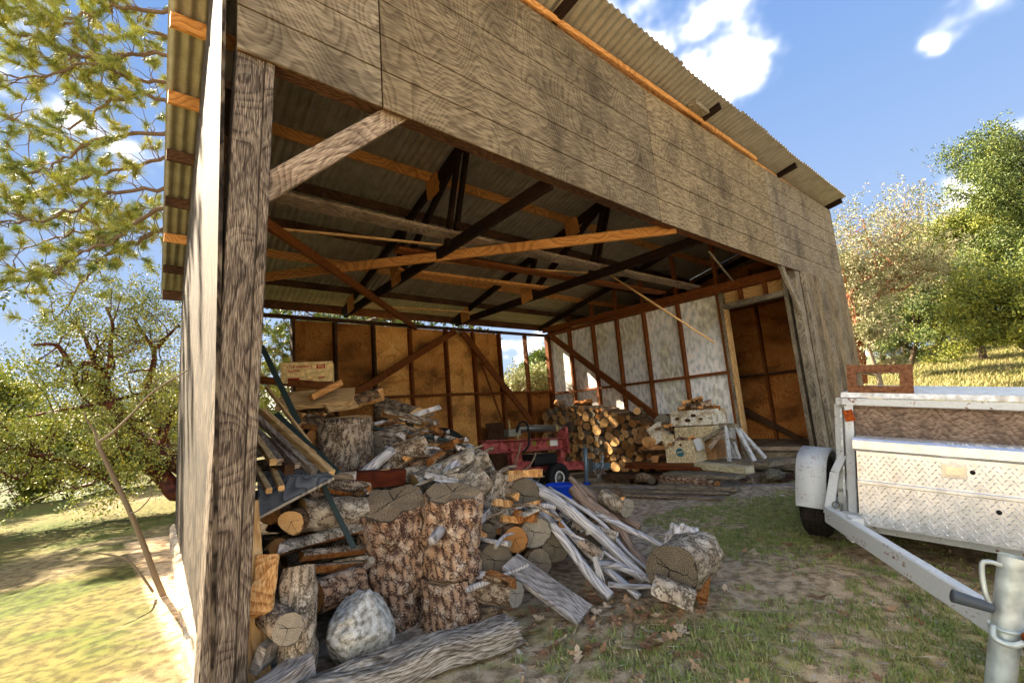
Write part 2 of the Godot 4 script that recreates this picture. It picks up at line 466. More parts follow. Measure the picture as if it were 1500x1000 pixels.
# Rugged bark: plates broken by dark furrows that run along v.
func bark_image(seed_: int, dark: Color, mid: Color, pale: Color) -> Image:
	var w := 512
	var cell := noise_of(seed_, 0.030, 2, FastNoiseLite.TYPE_CELLULAR)
	cell.cellular_return_type = FastNoiseLite.RETURN_DISTANCE2_SUB
	cell.cellular_jitter = 1.0
	var b := noise_of(seed_ + 1, 0.09, 4); var c := noise_of(seed_ + 2, 0.012, 3)
	var ia := cell.get_seamless_image(w, w, false, false, 0.1, true); ia.convert(Image.FORMAT_L8)
	var ib := b.get_seamless_image(w, w, false, false, 0.1, true); ib.convert(Image.FORMAT_L8)
	var ic := c.get_seamless_image(w, w, false, false, 0.1, true); ic.convert(Image.FORMAT_L8)
	var da := ia.get_data(); var db := ib.get_data(); var dc := ic.get_data()
	var data := PackedByteArray(); data.resize(w * w * 3)
	for j in w:
		for i in w:
			var at := j * w + i
			var wob := int((db[at] - 128) * 0.10)
			var from := ((j / 2 + wob + w) % w) * w + (i + wob + w) % w
			var e := da[from] / 255.0
			var f := db[at] / 255.0
			var col := dark.lerp(mid, smoothstep(0.05, 0.45, e + (f - 0.5) * 0.5)).lerp(pale, clampf((dc[at] / 255.0 - 0.45) * 1.6 + (f - 0.5) * 0.8, 0, 0.9))
			data[at * 3] = int(clampf(col.r, 0, 1) * 255.0); data[at * 3 + 1] = int(clampf(col.g, 0, 1) * 255.0); data[at * 3 + 2] = int(clampf(col.b, 0, 1) * 255.0)
	return Image.create_from_data(w, w, false, Image.FORMAT_RGB8, data)

func make_more_materials():
	M.post_wood = surface(wood_image(1024, 256, 131, Color(0.20, 0.17, 0.145), Color(0.41, 0.37, 0.325), Color(0.59, 0.55, 0.49), 7.0, 5.0, 1.1, 0.5, 1.0, 2), Vector3(1.0 / 1.5, 1.0 / 0.33, 1), 0.9, 3.5)
	M.weathered = surface(wood_image(1024, 256, 137, Color(0.32, 0.29, 0.24), Color(0.54, 0.50, 0.42), Color(0.68, 0.64, 0.55), 8.0, 4.0, 0.8, 0.5), Vector3(1.0 / 1.5, 1.0 / 0.33, 1), 0.9, 2.5)
	M.siding_0 = M.siding
	M.siding_1 = tinted(M.siding, Color(0.92, 0.90, 0.86))
	M.siding_2 = tinted(M.siding, Color(1.0, 0.97, 0.90))
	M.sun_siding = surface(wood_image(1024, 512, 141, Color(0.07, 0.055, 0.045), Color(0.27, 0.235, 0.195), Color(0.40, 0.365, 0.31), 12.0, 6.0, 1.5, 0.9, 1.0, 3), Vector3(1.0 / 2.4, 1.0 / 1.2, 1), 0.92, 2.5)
	M.ply_0 = tinted(M.ply, Color(0.70, 0.64, 0.58))
	M.ply_1 = M.ply
	M.ply_2 = tinted(M.ply, Color(0.88, 0.84, 0.80))
	M.ply_3 = tinted(M.ply, Color(0.75, 0.66, 0.60))

func make_thing_materials():
	M.wavy_ply = surface(wood_image(512, 512, 151, Color(0.26, 0.25, 0.23), Color(0.60, 0.58, 0.53), Color(0.72, 0.70, 0.65), 1.5, 9.0, 0.2, 0.2, 0.8), Vector3(1.0 / 0.8, 1.0 / 0.8, 1), 0.85, 1.5)
	M.green_metal = plain(Color(0.20, 0.25, 0.23), 0.6, 0.1)
	M.red_brown = tinted(M.fir, Color(0.42, 0.27, 0.24))
	M.carton = surface(blotch_image(128, 128, 161, [Color(0.78, 0.66, 0.42), Color(0.84, 0.73, 0.50)], 0.02, 0.1, 1.5), Vector3(2, 2, 2), 0.85, 0.0, true)
	M.cardboard = surface(blotch_image(128, 128, 163, [Color(0.56, 0.42, 0.28), Color(0.66, 0.51, 0.35)], 0.02, 0.1, 1.5), Vector3(2, 2, 2), 0.9, 0.0, true)
	M.print_red = plain(Color(0.62, 0.09, 0.07), 0.8)
	M.rock = surface(blotch_image(512, 512, 171, [Color(0.44, 0.41, 0.34), Color(0.70, 0.67, 0.59), Color(0.83, 0.81, 0.74), Color(0.88, 0.87, 0.82)], 0.03, 0.16, 2.3, FastNoiseLite.TYPE_SIMPLEX_SMOOTH, 1.0, 0.14), Vector3(1.7, 1.7, 1.7), 0.95, 1.6, true)
	M.ridge_wood = surface(wood_image(1024, 256, 181, Color(0.30, 0.26, 0.20), Color(0.66, 0.61, 0.53), Color(0.84, 0.80, 0.73), 14.0, 3.0, 1.1, 0.6), Vector3(1.0 / 1.3, 1.0 / 0.4, 1), 0.95, 4.0)
	M.drift_brown = tinted(M.drift, Color(0.78, 0.68, 0.60))
	M.drift_pale = surface(blotch_image(256, 256, 191, [Color(0.45, 0.40, 0.35), Color(0.74, 0.71, 0.67), Color(0.82, 0.80, 0.77)], 0.03, 0.12, 2.0), Vector3(4, 2, 4), 0.9, 3.0, true)

func make_metal_materials():
	M.red_paint = surface(blotch_image(256, 256, 211, [Color(0.44, 0.18, 0.16), Color(0.60, 0.28, 0.26), Color(0.66, 0.36, 0.34)], 0.02, 0.1, 1.6), Vector3(2, 2, 2), 0.6, 0.0, true)
	M.steel = plain(Color(0.42, 0.42, 0.39), 0.45, 0.7)
	M.blue_steel = plain(Color(0.45, 0.55, 0.60), 0.45, 0.5)
	M.chrome = plain(Color(0.75, 0.76, 0.77), 0.25, 0.9)
	M.chrome_bright = plain(Color(0.82, 0.82, 0.80), 0.22, 0.9)
	M.brass = plain(Color(0.60, 0.52, 0.34), 0.5, 0.4)
	M.rubber = plain(Color(0.06, 0.06, 0.06), 0.7)
	M.rubber_old = surface(blotch_image(128, 128, 213, [Color(0.13, 0.12, 0.10), Color(0.24, 0.21, 0.18)], 0.03, 0.1, 1.6), Vector3(4, 4, 4), 0.9, 0.0, true)
	M.pale_hose = plain(Color(0.55, 0.48, 0.38), 0.7)
	M.paper = plain(Color(0.82, 0.82, 0.78), 0.8)
	M.olive_print = plain(Color(0.45, 0.42, 0.12), 0.8)
	M.bucket_blue = plain(Color(0.03, 0.24, 0.72), 0.4)
	M.red_brown_wood = tinted(M.fir, Color(0.55, 0.40, 0.32))
	M.cream_paint = surface(wood_image(256, 128, 217, Color(0.60, 0.56, 0.44), Color(0.80, 0.77, 0.64), Color(0.88, 0.86, 0.76), 5.0, 2.0, 0.4, 0.4), Vector3(1, 3, 1), 0.8, 1.0)
	M.white_wood = surface(wood_image(256, 128, 219, Color(0.55, 0.54, 0.52), Color(0.74, 0.76, 0.77), Color(0.88, 0.89, 0.89), 6.0, 2.0, 0.6, 0.6), Vector3(2, 6, 1), 0.8, 1.5)
	M.carton_pale = surface(blotch_image(128, 128, 221, [Color(0.74, 0.68, 0.53), Color(0.82, 0.77, 0.63)], 0.02, 0.1, 1.5), Vector3(2, 2, 2), 0.85, 0.0, true)
	M.carton_white = surface(blotch_image(128, 128, 223, [Color(0.66, 0.60, 0.48), Color(0.82, 0.80, 0.73), Color(0.86, 0.85, 0.80)], 0.02, 0.1, 1.8), Vector3(2, 2, 2), 0.85, 0.0, true)
	M.teal_print = plain(Color(0.20, 0.42, 0.45), 0.8)
	M.rock_dark = tinted(M.rock, Color(0.55, 0.54, 0.50))
	M.aluminium = surface(blotch_image(512, 512, 231, [Color(0.78, 0.79, 0.79), Color(0.85, 0.86, 0.86), Color(0.90, 0.90, 0.89)], 0.012, 0.08, 1.6, FastNoiseLite.TYPE_SIMPLEX_SMOOTH, 1.0, 0.03), Vector3(1.6, 1.6, 1.6), 0.32, 0.0, true)
	M.aluminium.metallic = 0.75
	M.white_paint = surface(blotch_image(512, 512, 233, [Color(0.76, 0.75, 0.72), Color(0.83, 0.85, 0.85), Color(0.86, 0.88, 0.88), Color(0.87, 0.89, 0.89)], 0.02, 0.05, 2.0), Vector3(0.8, 0.8, 0.8), 0.4, 0.0, true)
	M.white_rust = surface(rust_image(237, 0.18), Vector3(1.4, 1.4, 1.4), 0.5, 0.0, true)
	M.white_rust_streak = surface(rust_image(239, 0.20), Vector3(2.2, 2.2, 2.2), 0.5, 0.0, true)
	M.rust_white = surface(rust_image(241, 0.62), Vector3(2.2, 2.2, 2.2), 0.65, 0.0, true)
	M.rust = surface(blotch_image(128, 128, 243, [Color(0.36, 0.15, 0.06), Color(0.60, 0.28, 0.10), Color(0.70, 0.38, 0.15)], 0.04, 0.12, 1.8), Vector3(5, 5, 5), 0.9, 0.0, true)
	M.pale_steel = surface(blotch_image(128, 128, 245, [Color(0.58, 0.62, 0.60), Color(0.68, 0.72, 0.70), Color(0.72, 0.75, 0.73)], 0.02, 0.05, 1.6), Vector3(2, 2, 2), 0.42, 0.0, true)
	M.pale_steel.metallic = 0.3
	M.grip = plain(Color(0.26, 0.29, 0.31), 0.55)
	M.dark_board = surface(wood_image(512, 256, 247, Color(0.32, 0.26, 0.21), Color(0.52, 0.44, 0.37), Color(0.64, 0.57, 0.49), 14.0, 3.0, 0.8, 0.5), Vector3(1.0 / 0.6, 1.0 / 0.6, 1), 0.85, 1.5)
	M.brown_block = surface(blotch_image(256, 256, 249, [Color(0.36, 0.24, 0.16), Color(0.47, 0.32, 0.22), Color(0.53, 0.38, 0.27)], 0.03, 0.25, 1.6, FastNoiseLite.TYPE_SIMPLEX_SMOOTH, 1.0, 0.2), Vector3(4, 4, 4), 0.95, 3.0, true)

# White enamel with chips and runs of rust.
func rust_image(seed_: int, share: float) -> Image:
	var w := 512
	var a := noise_of(seed_, 0.012, 4); var b := noise_of(seed_ + 1, 0.07, 4); var s := noise_of(seed_ + 2, 0.03, 3)
	var ia := a.get_seamless_image(w, w, false, false, 0.1, true); ia.convert(Image.FORMAT_L8)
	var ib := b.get_seamless_image(w, w, false, false, 0.1, true); ib.convert(Image.FORMAT_L8)
	var da := ia.get_data(); var db := ib.get_data()
	var data := PackedByteArray(); data.resize(w * w * 3)
	for j in w:
		for i in w:
			var at := j * w + i
			var v := da[at] / 255.0 * 0.7 + db[at] / 255.0 * 0.5
			var run := s.get_noise_2d(i * 2.0, j * 0.15)
			var m := smoothstep(1.0 - share * 0.75, 1.06 - share * 0.72, v + maxf(run, 0.0) * 0.10)
			var c := Color(0.82, 0.84, 0.84).lerp(Color(0.76, 0.77, 0.74), db[at] / 255.0)
			c = c.lerp(Color(0.66, 0.50, 0.30), clampf(m * 1.2, 0, 0.8)).lerp(Color(0.42, 0.20, 0.09), clampf(m * 1.6 - 0.6, 0, 1))
			data[at * 3] = int(c.r * 255.0); data[at * 3 + 1] = int(c.g * 255.0); data[at * 3 + 2] = int(c.b * 255.0)
	return Image.create_from_data(w, w, false, Image.FORMAT_RGB8, data)

# ---------------------------------------------------------------- ground
func land(x: float, z: float) -> float:
	var h := 0.0
	h -= 0.13 * smoothstep(-1.3, 0.6, z) * smoothstep(1.0, 2.4, x)          # falls a little towards the trailer's coupling
	h -= 0.10 * smoothstep(0.0, 6.0, z)
	if x > 9.5: h += pow(minf(x, 46.0) - 9.5, 1.1) * 0.078 * smoothstep(-18.0, -4.0, z)     # the hillside beyond the trailer climbs
	var drop := maxf(0.0, -z - 15.0 - 0.5 * maxf(0.0, x + 2.0))
	h -= drop * 0.28 * (1.0 - smoothstep(6.0, 16.0, x))                       # beyond the crest the slope falls away
	if x < 0.3: h -= 0.10 * smoothstep(0.0, 4.0, 0.3 - x)
	if x > 3.0 and z < -9.0: h += smoothstep(0.0, 8.0, -9.0 - z) * 0.5
	return h

func spread(lo: float, hi: float, dense_lo: float, dense_hi: float, step: float) -> Array:
	var out := []
	var v := dense_lo
	while v <= dense_hi: out.append(v); v += step
	var s := step
	v = dense_hi
	while v < hi:
		s *= 1.17; v += s; out.append(v)
	s = step; v = dense_lo
	while v > lo:
		s *= 1.17; v -= s; out.push_front(v)
	return out

func build_ground():
	var xs := spread(-260.0, 300.0, -1.2, 6.6, 0.07)
	var zs := spread(-300.0, 120.0, -7.2, 0.4, 0.07)
	var bump := noise_of(91, 1.3, 4); var patch := noise_of(92, 0.55, 4); var fine := noise_of(93, 4.0, 3); var far := noise_of(94, 0.16, 3)
	var st := SurfaceTool.new(); st.begin(Mesh.PRIMITIVE_TRIANGLES); st.set_smooth_group(0)
	var dirt := Color(0.70, 0.53, 0.33); var moss := Color(0.48, 0.41, 0.155); var straw := Color(0.15, 0.14, 0.04); var lawn := Color(0.085, 0.115, 0.018); var floor_ := Color(0.78, 0.62, 0.44); var pale := Color(0.21, 0.175, 0.10)
	for z in zs:
		for x in xs:
			var y := land(x, z) + bump.get_noise_2d(x, z) * 0.025 + fine.get_noise_2d(x, z) * 0.008
			var p := patch.get_noise_2d(x, z) + 0.6 * fine.get_noise_2d(x * 1.7, z * 1.7)
			var inside: bool = z < -2.15 and z > -6.7 and x > 0.4 and x < 8.6
			var c := dirt.lerp(moss, smoothstep(-0.05, 0.42, p))
			if inside: c = floor_.lerp(dirt, smoothstep(-0.1, 0.4, p))
			elif x < 0.45 + 0.0925 * maxf(0.0, -z - 2.0) and z < -1.6 or z < -6.8 or x > 9.0 or z > 2.0:
				c = straw.lerp(lawn, smoothstep(-0.22, 0.22, patch.get_noise_2d(x * 0.9 + 4.0, z * 2.0) + 0.3 * fine.get_noise_2d(x, z))).lerp(pale, smoothstep(0.05, 0.4, far.get_noise_2d(x * 2.5, z * 2.5)) * 0.8)
				var edge := absf(x - (0.40 + 0.0925 * maxf(0.0, -z - 2.0)))
				if z > -6.8 and x < 1.0: c = c.lerp(pale, (1.0 - smoothstep(0.05, 0.45, edge + 0.25 * fine.get_noise_2d(x * 2.0, z * 2.0))) * 0.9)
			if z > 1.2 and x < 9.0: c = c.lerp(Color(0.54, 0.505, 0.43), smoothstep(1.2, 2.4, z + 0.8 * patch.get_noise_2d(x, z)))     # unseen bare yard before the shed, made pale to bounce light into the shade
			st.set_color(c); st.set_uv(Vector2(x, z)); st.add_vertex(Vector3(x, y, z))
	var n := xs.size()
	for j in zs.size() - 1:
		for i in n - 1:
			var a := j * n + i
			st.add_index(a); st.add_index(a + 1); st.add_index(a + n + 1)
			st.add_index(a); st.add_index(a + n + 1); st.add_index(a + n)
	st.generate_normals()
	var g := solid("ground", st.commit(), M.ground)
	g.set_meta("kind", "structure"); g.set_meta("label", "bare earth, moss and dry grass sloping round the shed")

# ---------------------------------------------------------------- the shed
const FRONT := -2.0
const BACK := -6.65

func roof_y(z: float) -> float: return 3.87 + 0.22 * (z + 2.0)             # middle of the corrugation
func purlin_y(z: float) -> float: return roof_y(z) - 0.058                   # middle of a purlin
func wall_x(z: float) -> float: return 0.40 - 0.0925 * (z + 2.0)
func roof_edge_x(z: float) -> float: return 0.265 - 0.093 * (z + 3.2)

# Flat sheet with four corners given clockwise as seen from its face; it is as thick as stated, away from the face. grain: direction of the grain.
func sheet_of(called: String, p: Array, thick: float, mat, parent: Node, grain := Vector3.UP, set_off = null) -> MeshInstance3D:
	var n: Vector3 = -(p[1] - p[0]).cross(p[3] - p[0]).normalized()
	var o: Vector3 = p[0]
	var across := n.cross(grain).normalized()
	var off := Vector2(rng.randf() * 3.0, rng.randf() * 3.0)
	if set_off != null: off = set_off + Vector2(o.dot(grain), o.dot(across))
	var uv := func(q: Vector3): return off + Vector2(q.dot(grain), q.dot(across))
	var f := []
	var b := []
	for q in p:
		f.append(q - o); b.append(q - o - n * thick)
	var st := tool()
	quad(st, f[0], f[1], f[2], f[3], uv.call(f[0]), uv.call(f[1]), uv.call(f[2]), uv.call(f[3]))
	quad(st, b[3], b[2], b[1], b[0], uv.call(b[3]), uv.call(b[2]), uv.call(b[1]), uv.call(b[0]))
	for i in 4:
		var k := (i + 1) % 4
		quad(st, f[k], f[i], b[i], b[k], uv.call(f[k]), uv.call(f[i]), uv.call(b[i]) + Vector2(0, 0.01), uv.call(b[k]) + Vector2(0, 0.01))
	return solid(called, finish(st), mat, parent, Transform3D(Basis(), o))

func group_of(called: String, parent: Node) -> Node3D:
	var o := Node3D.new(); o.name = called
	parent.add_child(o, true)
	return o

func build_shed():
	var shed := thing("shed", "open-fronted wooden shed with deep plywood fascia and corrugated metal roof", "shed")
	build_roof(shed)
	build_front(shed)
	build_left_wall(shed)
	build_back_wall(shed)
	build_right_wall(shed)

func build_roof(shed: Node3D):
	var roof := group_of("roof", shed)
	var eave := -1.74; var low := -7.0
	var waves := 112.0; var sheets := 14; var per := 8.0; var seg := 8
	var rows := 6
	for k in sheets:
		var st := tool(false)
		var w0 := k * per; var w1 := minf(w0 + per + 0.4, waves)
		var steps := int(ceil((w1 - w0) * seg))
		var e := eave + rng.randf_range(-0.012, 0.012)
		var cols := []
		for i in steps + 1:
			var w := lerpf(w0, w1, float(i) / steps)
			var col := []
			for j in rows + 1:
				var z := lerpf(e, low, float(j) / rows)
				var x := lerpf(roof_edge_x(z), 8.68, w / waves)
				col.append([Vector3(x, roof_y(z) + 0.011 * cos(w * TAU) + 0.0025 * (k % 2) , z), Vector2(x, z)])
			cols.append(col)
		for i in steps:
			for j in rows:
				var a = cols[i][j]; var b = cols[i + 1][j]; var c = cols[i + 1][j + 1]; var d = cols[i][j + 1]
				quad(st, a[0], d[0], c[0], b[0], a[1], d[1], c[1], b[1])
		solid("roof_sheet", finish(st), M.galvanised, roof)
	# purlins run the whole width and jut out past the gable wall
	var rows_at := [-2.06, -2.6, -3.22, -3.83, -4.43, -5.04, -5.63, -6.25, -6.82]
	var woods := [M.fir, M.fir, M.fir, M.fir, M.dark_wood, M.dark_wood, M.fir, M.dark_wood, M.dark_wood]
	for i in rows_at.size():
		var z: float = rows_at[i]
		var x0 := roof_edge_x(z) + 0.012
		var cut := lerpf(x0, 8.66, rng.randf_range(0.42, 0.58))
		var tilt := Vector3(0, 1, 0.22)
		var hi := 0.089 if i < 8 else 0.12
		board("purlin", Vector3(x0, purlin_y(z) - (0.0 if i < 8 else 0.02), z), Vector3(cut, purlin_y(z) - (0.0 if i < 8 else 0.02), z), hi, 0.038, woods[i], roof, tilt)
		board("purlin", Vector3(cut + 0.003, purlin_y(z) - (0.0 if i < 8 else 0.02), z), Vector3(8.66, purlin_y(z) - (0.0 if i < 8 else 0.02), z), hi, 0.038, woods[i], roof, tilt)
	# roof trusses
	for t in [[2.36, 2.74], [4.50, 4.66], [6.74, 6.74], [8.60, 8.60]]:
		var truss := group_of("roof_truss", roof)
		var X := func(z: float) -> float: return lerpf(t[0], t[1], (z + 2.0) / (BACK + 2.0))
		var T := func(z: float) -> Vector3: return Vector3(X.call(z), roof_y(z) - 0.155, z)
		var B := func(z: float) -> Vector3: return Vector3(X.call(z), 2.57 + 0.06 * (z + 2.0) / (BACK + 2.0), z)
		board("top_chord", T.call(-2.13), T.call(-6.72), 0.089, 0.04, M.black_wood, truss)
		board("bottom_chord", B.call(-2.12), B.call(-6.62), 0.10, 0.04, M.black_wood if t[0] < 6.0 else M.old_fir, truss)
		if t[0] > 6.0: continue
		for s in [-0.03, 0.03]:
			var side := Vector3(s, 0, 0)
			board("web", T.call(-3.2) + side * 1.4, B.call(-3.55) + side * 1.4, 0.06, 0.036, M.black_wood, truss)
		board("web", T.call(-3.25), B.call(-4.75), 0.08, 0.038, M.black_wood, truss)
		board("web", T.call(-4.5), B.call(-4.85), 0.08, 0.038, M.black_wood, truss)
		for g in [T.call(-3.78) + Vector3(-0.03, -0.03, 0), B.call(-4.75) + Vector3(-0.03, 0.06, 0), B.call(-6.3) + Vector3(-0.03, 0.08, 0)]:
			sheet_of("gusset", [g + Vector3(0, -0.12, -0.10), g + Vector3(0, 0.10, -0.12), g + Vector3(0, 0.12, 0.10), g + Vector3(0, -0.10, 0.12)], 0.012, M.fir, truss)
	# ties and loose members at plate height
	board("tie_brace", Vector3(1.10, 2.625, -5.56), Vector3(3.90, 2.525, -2.06), 0.089, 0.038, M.fir, shed)
	board("tie_brace", Vector3(0.52, 2.56, -3.30), Vector3(3.86, 2.50, -6.58), 0.085, 0.038, M.old_fir, shed)

func build_front(shed: Node3D):
	# fascia sheets, grooved into six boards each; the header behind has sagged
	var xs := [0.395, 1.043, 3.553, 6.12, 8.712]
	var ys := [2.556, 2.545, 2.500, 2.521, 2.578]
	for i in 4:
		var pan := group_of("fascia_panel", shed)
		var x0: float = xs[i] + 0.005; var x1: float = xs[i + 1] - 0.005
		var dip := -0.006 if i == 2 else 0.0
		var tall := 1.23
		sheet_of("backing_sheet", [Vector3(x0, ys[i] + dip, -2.004), Vector3(x0, ys[i] + dip + tall, -2.004), Vector3(x1, ys[i + 1] + tall, -2.004), Vector3(x1, ys[i + 1], -2.004)], 0.012, M.dark_wood, pan, Vector3.RIGHT)
		for k in 6:
			var a := k / 6.0 * tall + (0.0042 if k > 0 else 0.0); var b := (k + 1) / 6.0 * tall - (0.0042 if k < 5 else 0.0)
			var yl: float = ys[i] + dip; var yr: float = ys[i + 1]
			var f := -1.994 + rng.randf_range(-0.001, 0.001)
			sheet_of("board", [Vector3(x0, yl + a, f), Vector3(x0, yl + b, f), Vector3(x1, yr + b, f), Vector3(x1, yr + a, f)], 0.0095, M["siding_%d" % (i % 3)], pan, Vector3.RIGHT, Vector2(i * 0.37, i * 0.29))
	board("header", Vector3(0.46, 2.70, -2.07), Vector3(3.55, 2.645, -2.07), 0.25, 0.085, M.dark_wood, shed)
	board("header", Vector3(3.56, 2.645, -2.07), Vector3(6.85, 2.68, -2.07), 0.25, 0.085, M.old_fir, shed)
	board("trim", Vector3(1.5, 3.80, -1.985), Vector3(5.9, 3.80, -1.985), 0.05, 0.02, M.fir, shed)
	for x in [2.47, 4.62, 6.70, 8.62]:
		board("rafter_tail", Vector3(x, 3.84, -2.03), Vector3(x, 3.885, -1.80), 0.085, 0.045, M.black_wood, shed)
	board("block", Vector3(4.30, 3.845, -1.93), Vector3(4.56, 3.845, -1.93), 0.05, 0.09, M.weathered, shed)
	# leaning corner post of two timbers, with its knee brace
	var post := group_of("corner_post", shed)
	board("timber", Vector3(0.360, -0.05, -2.075), Vector3(0.461, 2.62, -2.065), 0.105, 0.10, M.post_wood, post, Vector3(1, 0, 0), 0.006)
	board("timber", Vector3(0.432, -0.05, -2.072), Vector3(0.533, 2.62, -2.062), 0.036, 0.10, M.post_wood, post, Vector3(1, 0, 0), 0.004)
	board("knee_brace", Vector3(0.48, 1.955, -2.055), Vector3(1.17, 2.60, -2.055), 0.10, 0.038, M.grey_wood, shed)
	# right-hand post, jambs and siding beside the door
	board("door_post", Vector3(6.74, 0.0, -2.06), Vector3(6.74, 2.6, -2.06), 0.15, 0.09, M.weathered, shed, Vector3(1, 0, 0))
	board("corner_trim", Vector3(6.835, 0.1, -1.985), Vector3(6.835, 2.53, -1.985), 0.04, 0.05, M.weathered, shed, Vector3(1, 0, 0))
	board("knee_brace", Vector3(6.22, 2.56, -2.03), Vector3(6.74, 1.92, -2.03), 0.085, 0.038, M.weathered, shed)
	var wall := group_of("front_wall", shed)
	var w := (8.70 - 6.86) / 9.0
	for k in 9:
		var x := 6.86 + k * w
		sheet_of("board", [Vector3(x + 0.002, 0.12, -1.99), Vector3(x + 0.002, 2.535 + (x - 6.86) * 0.022, -1.99), Vector3(x + w - 0.002, 2.535 + (x + w - 6.86) * 0.022, -1.99), Vector3(x + w - 0.002, 0.12, -1.99)], 0.012, M["siding_%d" % (k % 3)], wall)
	sheet_of("backing_sheet", [Vector3(6.86, 0.12, -2.005), Vector3(6.86, 2.6, -2.005), Vector3(8.70, 2.6, -2.005), Vector3(8.70, 0.12, -2.005)], 0.01, M.dark_wood, wall)

func build_left_wall(shed: Node3D):
	var wall := group_of("gable_wall", shed)
	var zs := [-2.02, -3.2, -4.4, -5.6, -6.65]
	for i in 4:
		var a: float = zs[i]; var b: float = zs[i + 1] + 0.004
		var xa := wall_x(a) - 0.045; var xb := wall_x(b) - 0.045
		if i == 0: xa -= 0.01
		sheet_of("siding_sheet", [Vector3(xb, 0.10, b), Vector3(xb, roof_y(b) - 0.03, b), Vector3(xa, roof_y(a) - 0.03, a), Vector3(xa, 0.10, a)], 0.015, M.sun_siding, wall)
		for z in [a - 0.03, (a + b) * 0.5]:
			if z > -2.2: continue
			board("stud", Vector3(wall_x(z) + 0.02, 0.1, z), Vector3(wall_x(z) + 0.02, 2.5, z), 0.089, 0.038, M.dark_wood, wall, Vector3(1, 0, 0))
	board("top_plate", Vector3(wall_x(-2.2) + 0.02, 2.52, -2.2), Vector3(wall_x(-6.6) + 0.02, 2.52, -6.6), 0.038, 0.089, M.dark_wood, wall)
	# rough concrete footing under it
	var st := tool(false)
	var n := noise_of(5, 2.2, 3)
	var rows := []
	for i in 41:
		var z := lerpf(-1.9, -6.8, i / 40.0)
		var x := wall_x(z) - 0.02
		var row := []
		var g := absf(n.get_noise_2d(z, 3.0)) * 0.05 + 0.01
		for p in [Vector2(-0.045 - g, -0.05), Vector2(-0.045 - g, 0.06 + g), Vector2(-0.03, 0.095 + g * 0.6), Vector2(0.08, 0.095), Vector2(0.10, -0.05)]:
			row.append(Vector3(x + p.x + n.get_noise_2d(z * 3.0, p.y * 20.0) * 0.02, p.y + n.get_noise_2d(z * 2.0, p.x * 30.0) * 0.02, z))
		rows.append(row)
	for i in 40:
		for k in 4: quad(st, rows[i][k], rows[i][k + 1], rows[i + 1][k + 1], rows[i + 1][k])
	solid("footing", finish(st), M.concrete, wall)

func build_back_wall(shed: Node3D):
	var wall := group_of("back_wall", shed)
	var xs := [2.02, 2.584, 3.158, 3.763, 4.425, 4.99, 5.574, 6.213, 6.80]
	var z := BACK
	var kinds := [M.ply_0, M.ply_0, M.ply_1, M.ply_2, M.ply_1, M.ply_2, M.ply_0, M.ply_0]
	for i in 8:
		var x0: float = xs[i] + 0.002; var x1: float = xs[i + 1] - 0.002
		var top := 2.50 if i < 6 else 1.44
		sheet_of("plywood_panel", [Vector3(x0, 0.05, z), Vector3(x0, top, z), Vector3(x1, top, z), Vector3(x1, 0.05, z)], 0.012, kinds[i], wall)
	for i in 9:
		var x: float = xs[i]
		board("stud", Vector3(x, 0.05, z + 0.048), Vector3(x - 0.01, 2.50, z + 0.048), 0.038, 0.09, M.old_fir if i > 2 else M.dark_wood, wall, Vector3(1, 0, 0))
	for i in 8:
		board("blocking", Vector3(xs[i] + 0.022, 1.425 + rng.randf_range(-0.01, 0.01), z + 0.046), Vector3(xs[i + 1] - 0.022, 1.43, z + 0.046), 0.038, 0.08, M.old_fir, wall)
	board("top_plate", Vector3(0.84, 2.525, z + 0.045), Vector3(6.85, 2.525, z + 0.045), 0.04, 0.09, M.dark_wood, wall)
	for x in [0.88, 1.45]: board("stud", Vector3(x, 0.05, z + 0.048), Vector3(x, 2.5, z + 0.048), 0.038, 0.09, M.dark_wood, wall, Vector3(1, 0, 0))
	board("wall_brace", Vector3(4.56, 2.47, z + 0.13), Vector3(2.50, 1.36, z + 0.42), 0.10, 0.038, M.old_fir, wall)
	board("wall_brace", Vector3(4.70, 2.47, z + 0.13), Vector3(5.95, 0.86, z + 0.35), 0.10, 0.038, M.old_fir, wall)
	board("leaning_lath", Vector3(5.05, 1.95, z + 0.15), Vector3(5.35, 0.9, z + 0.25), 0.03, 0.02, M.old_fir, wall)

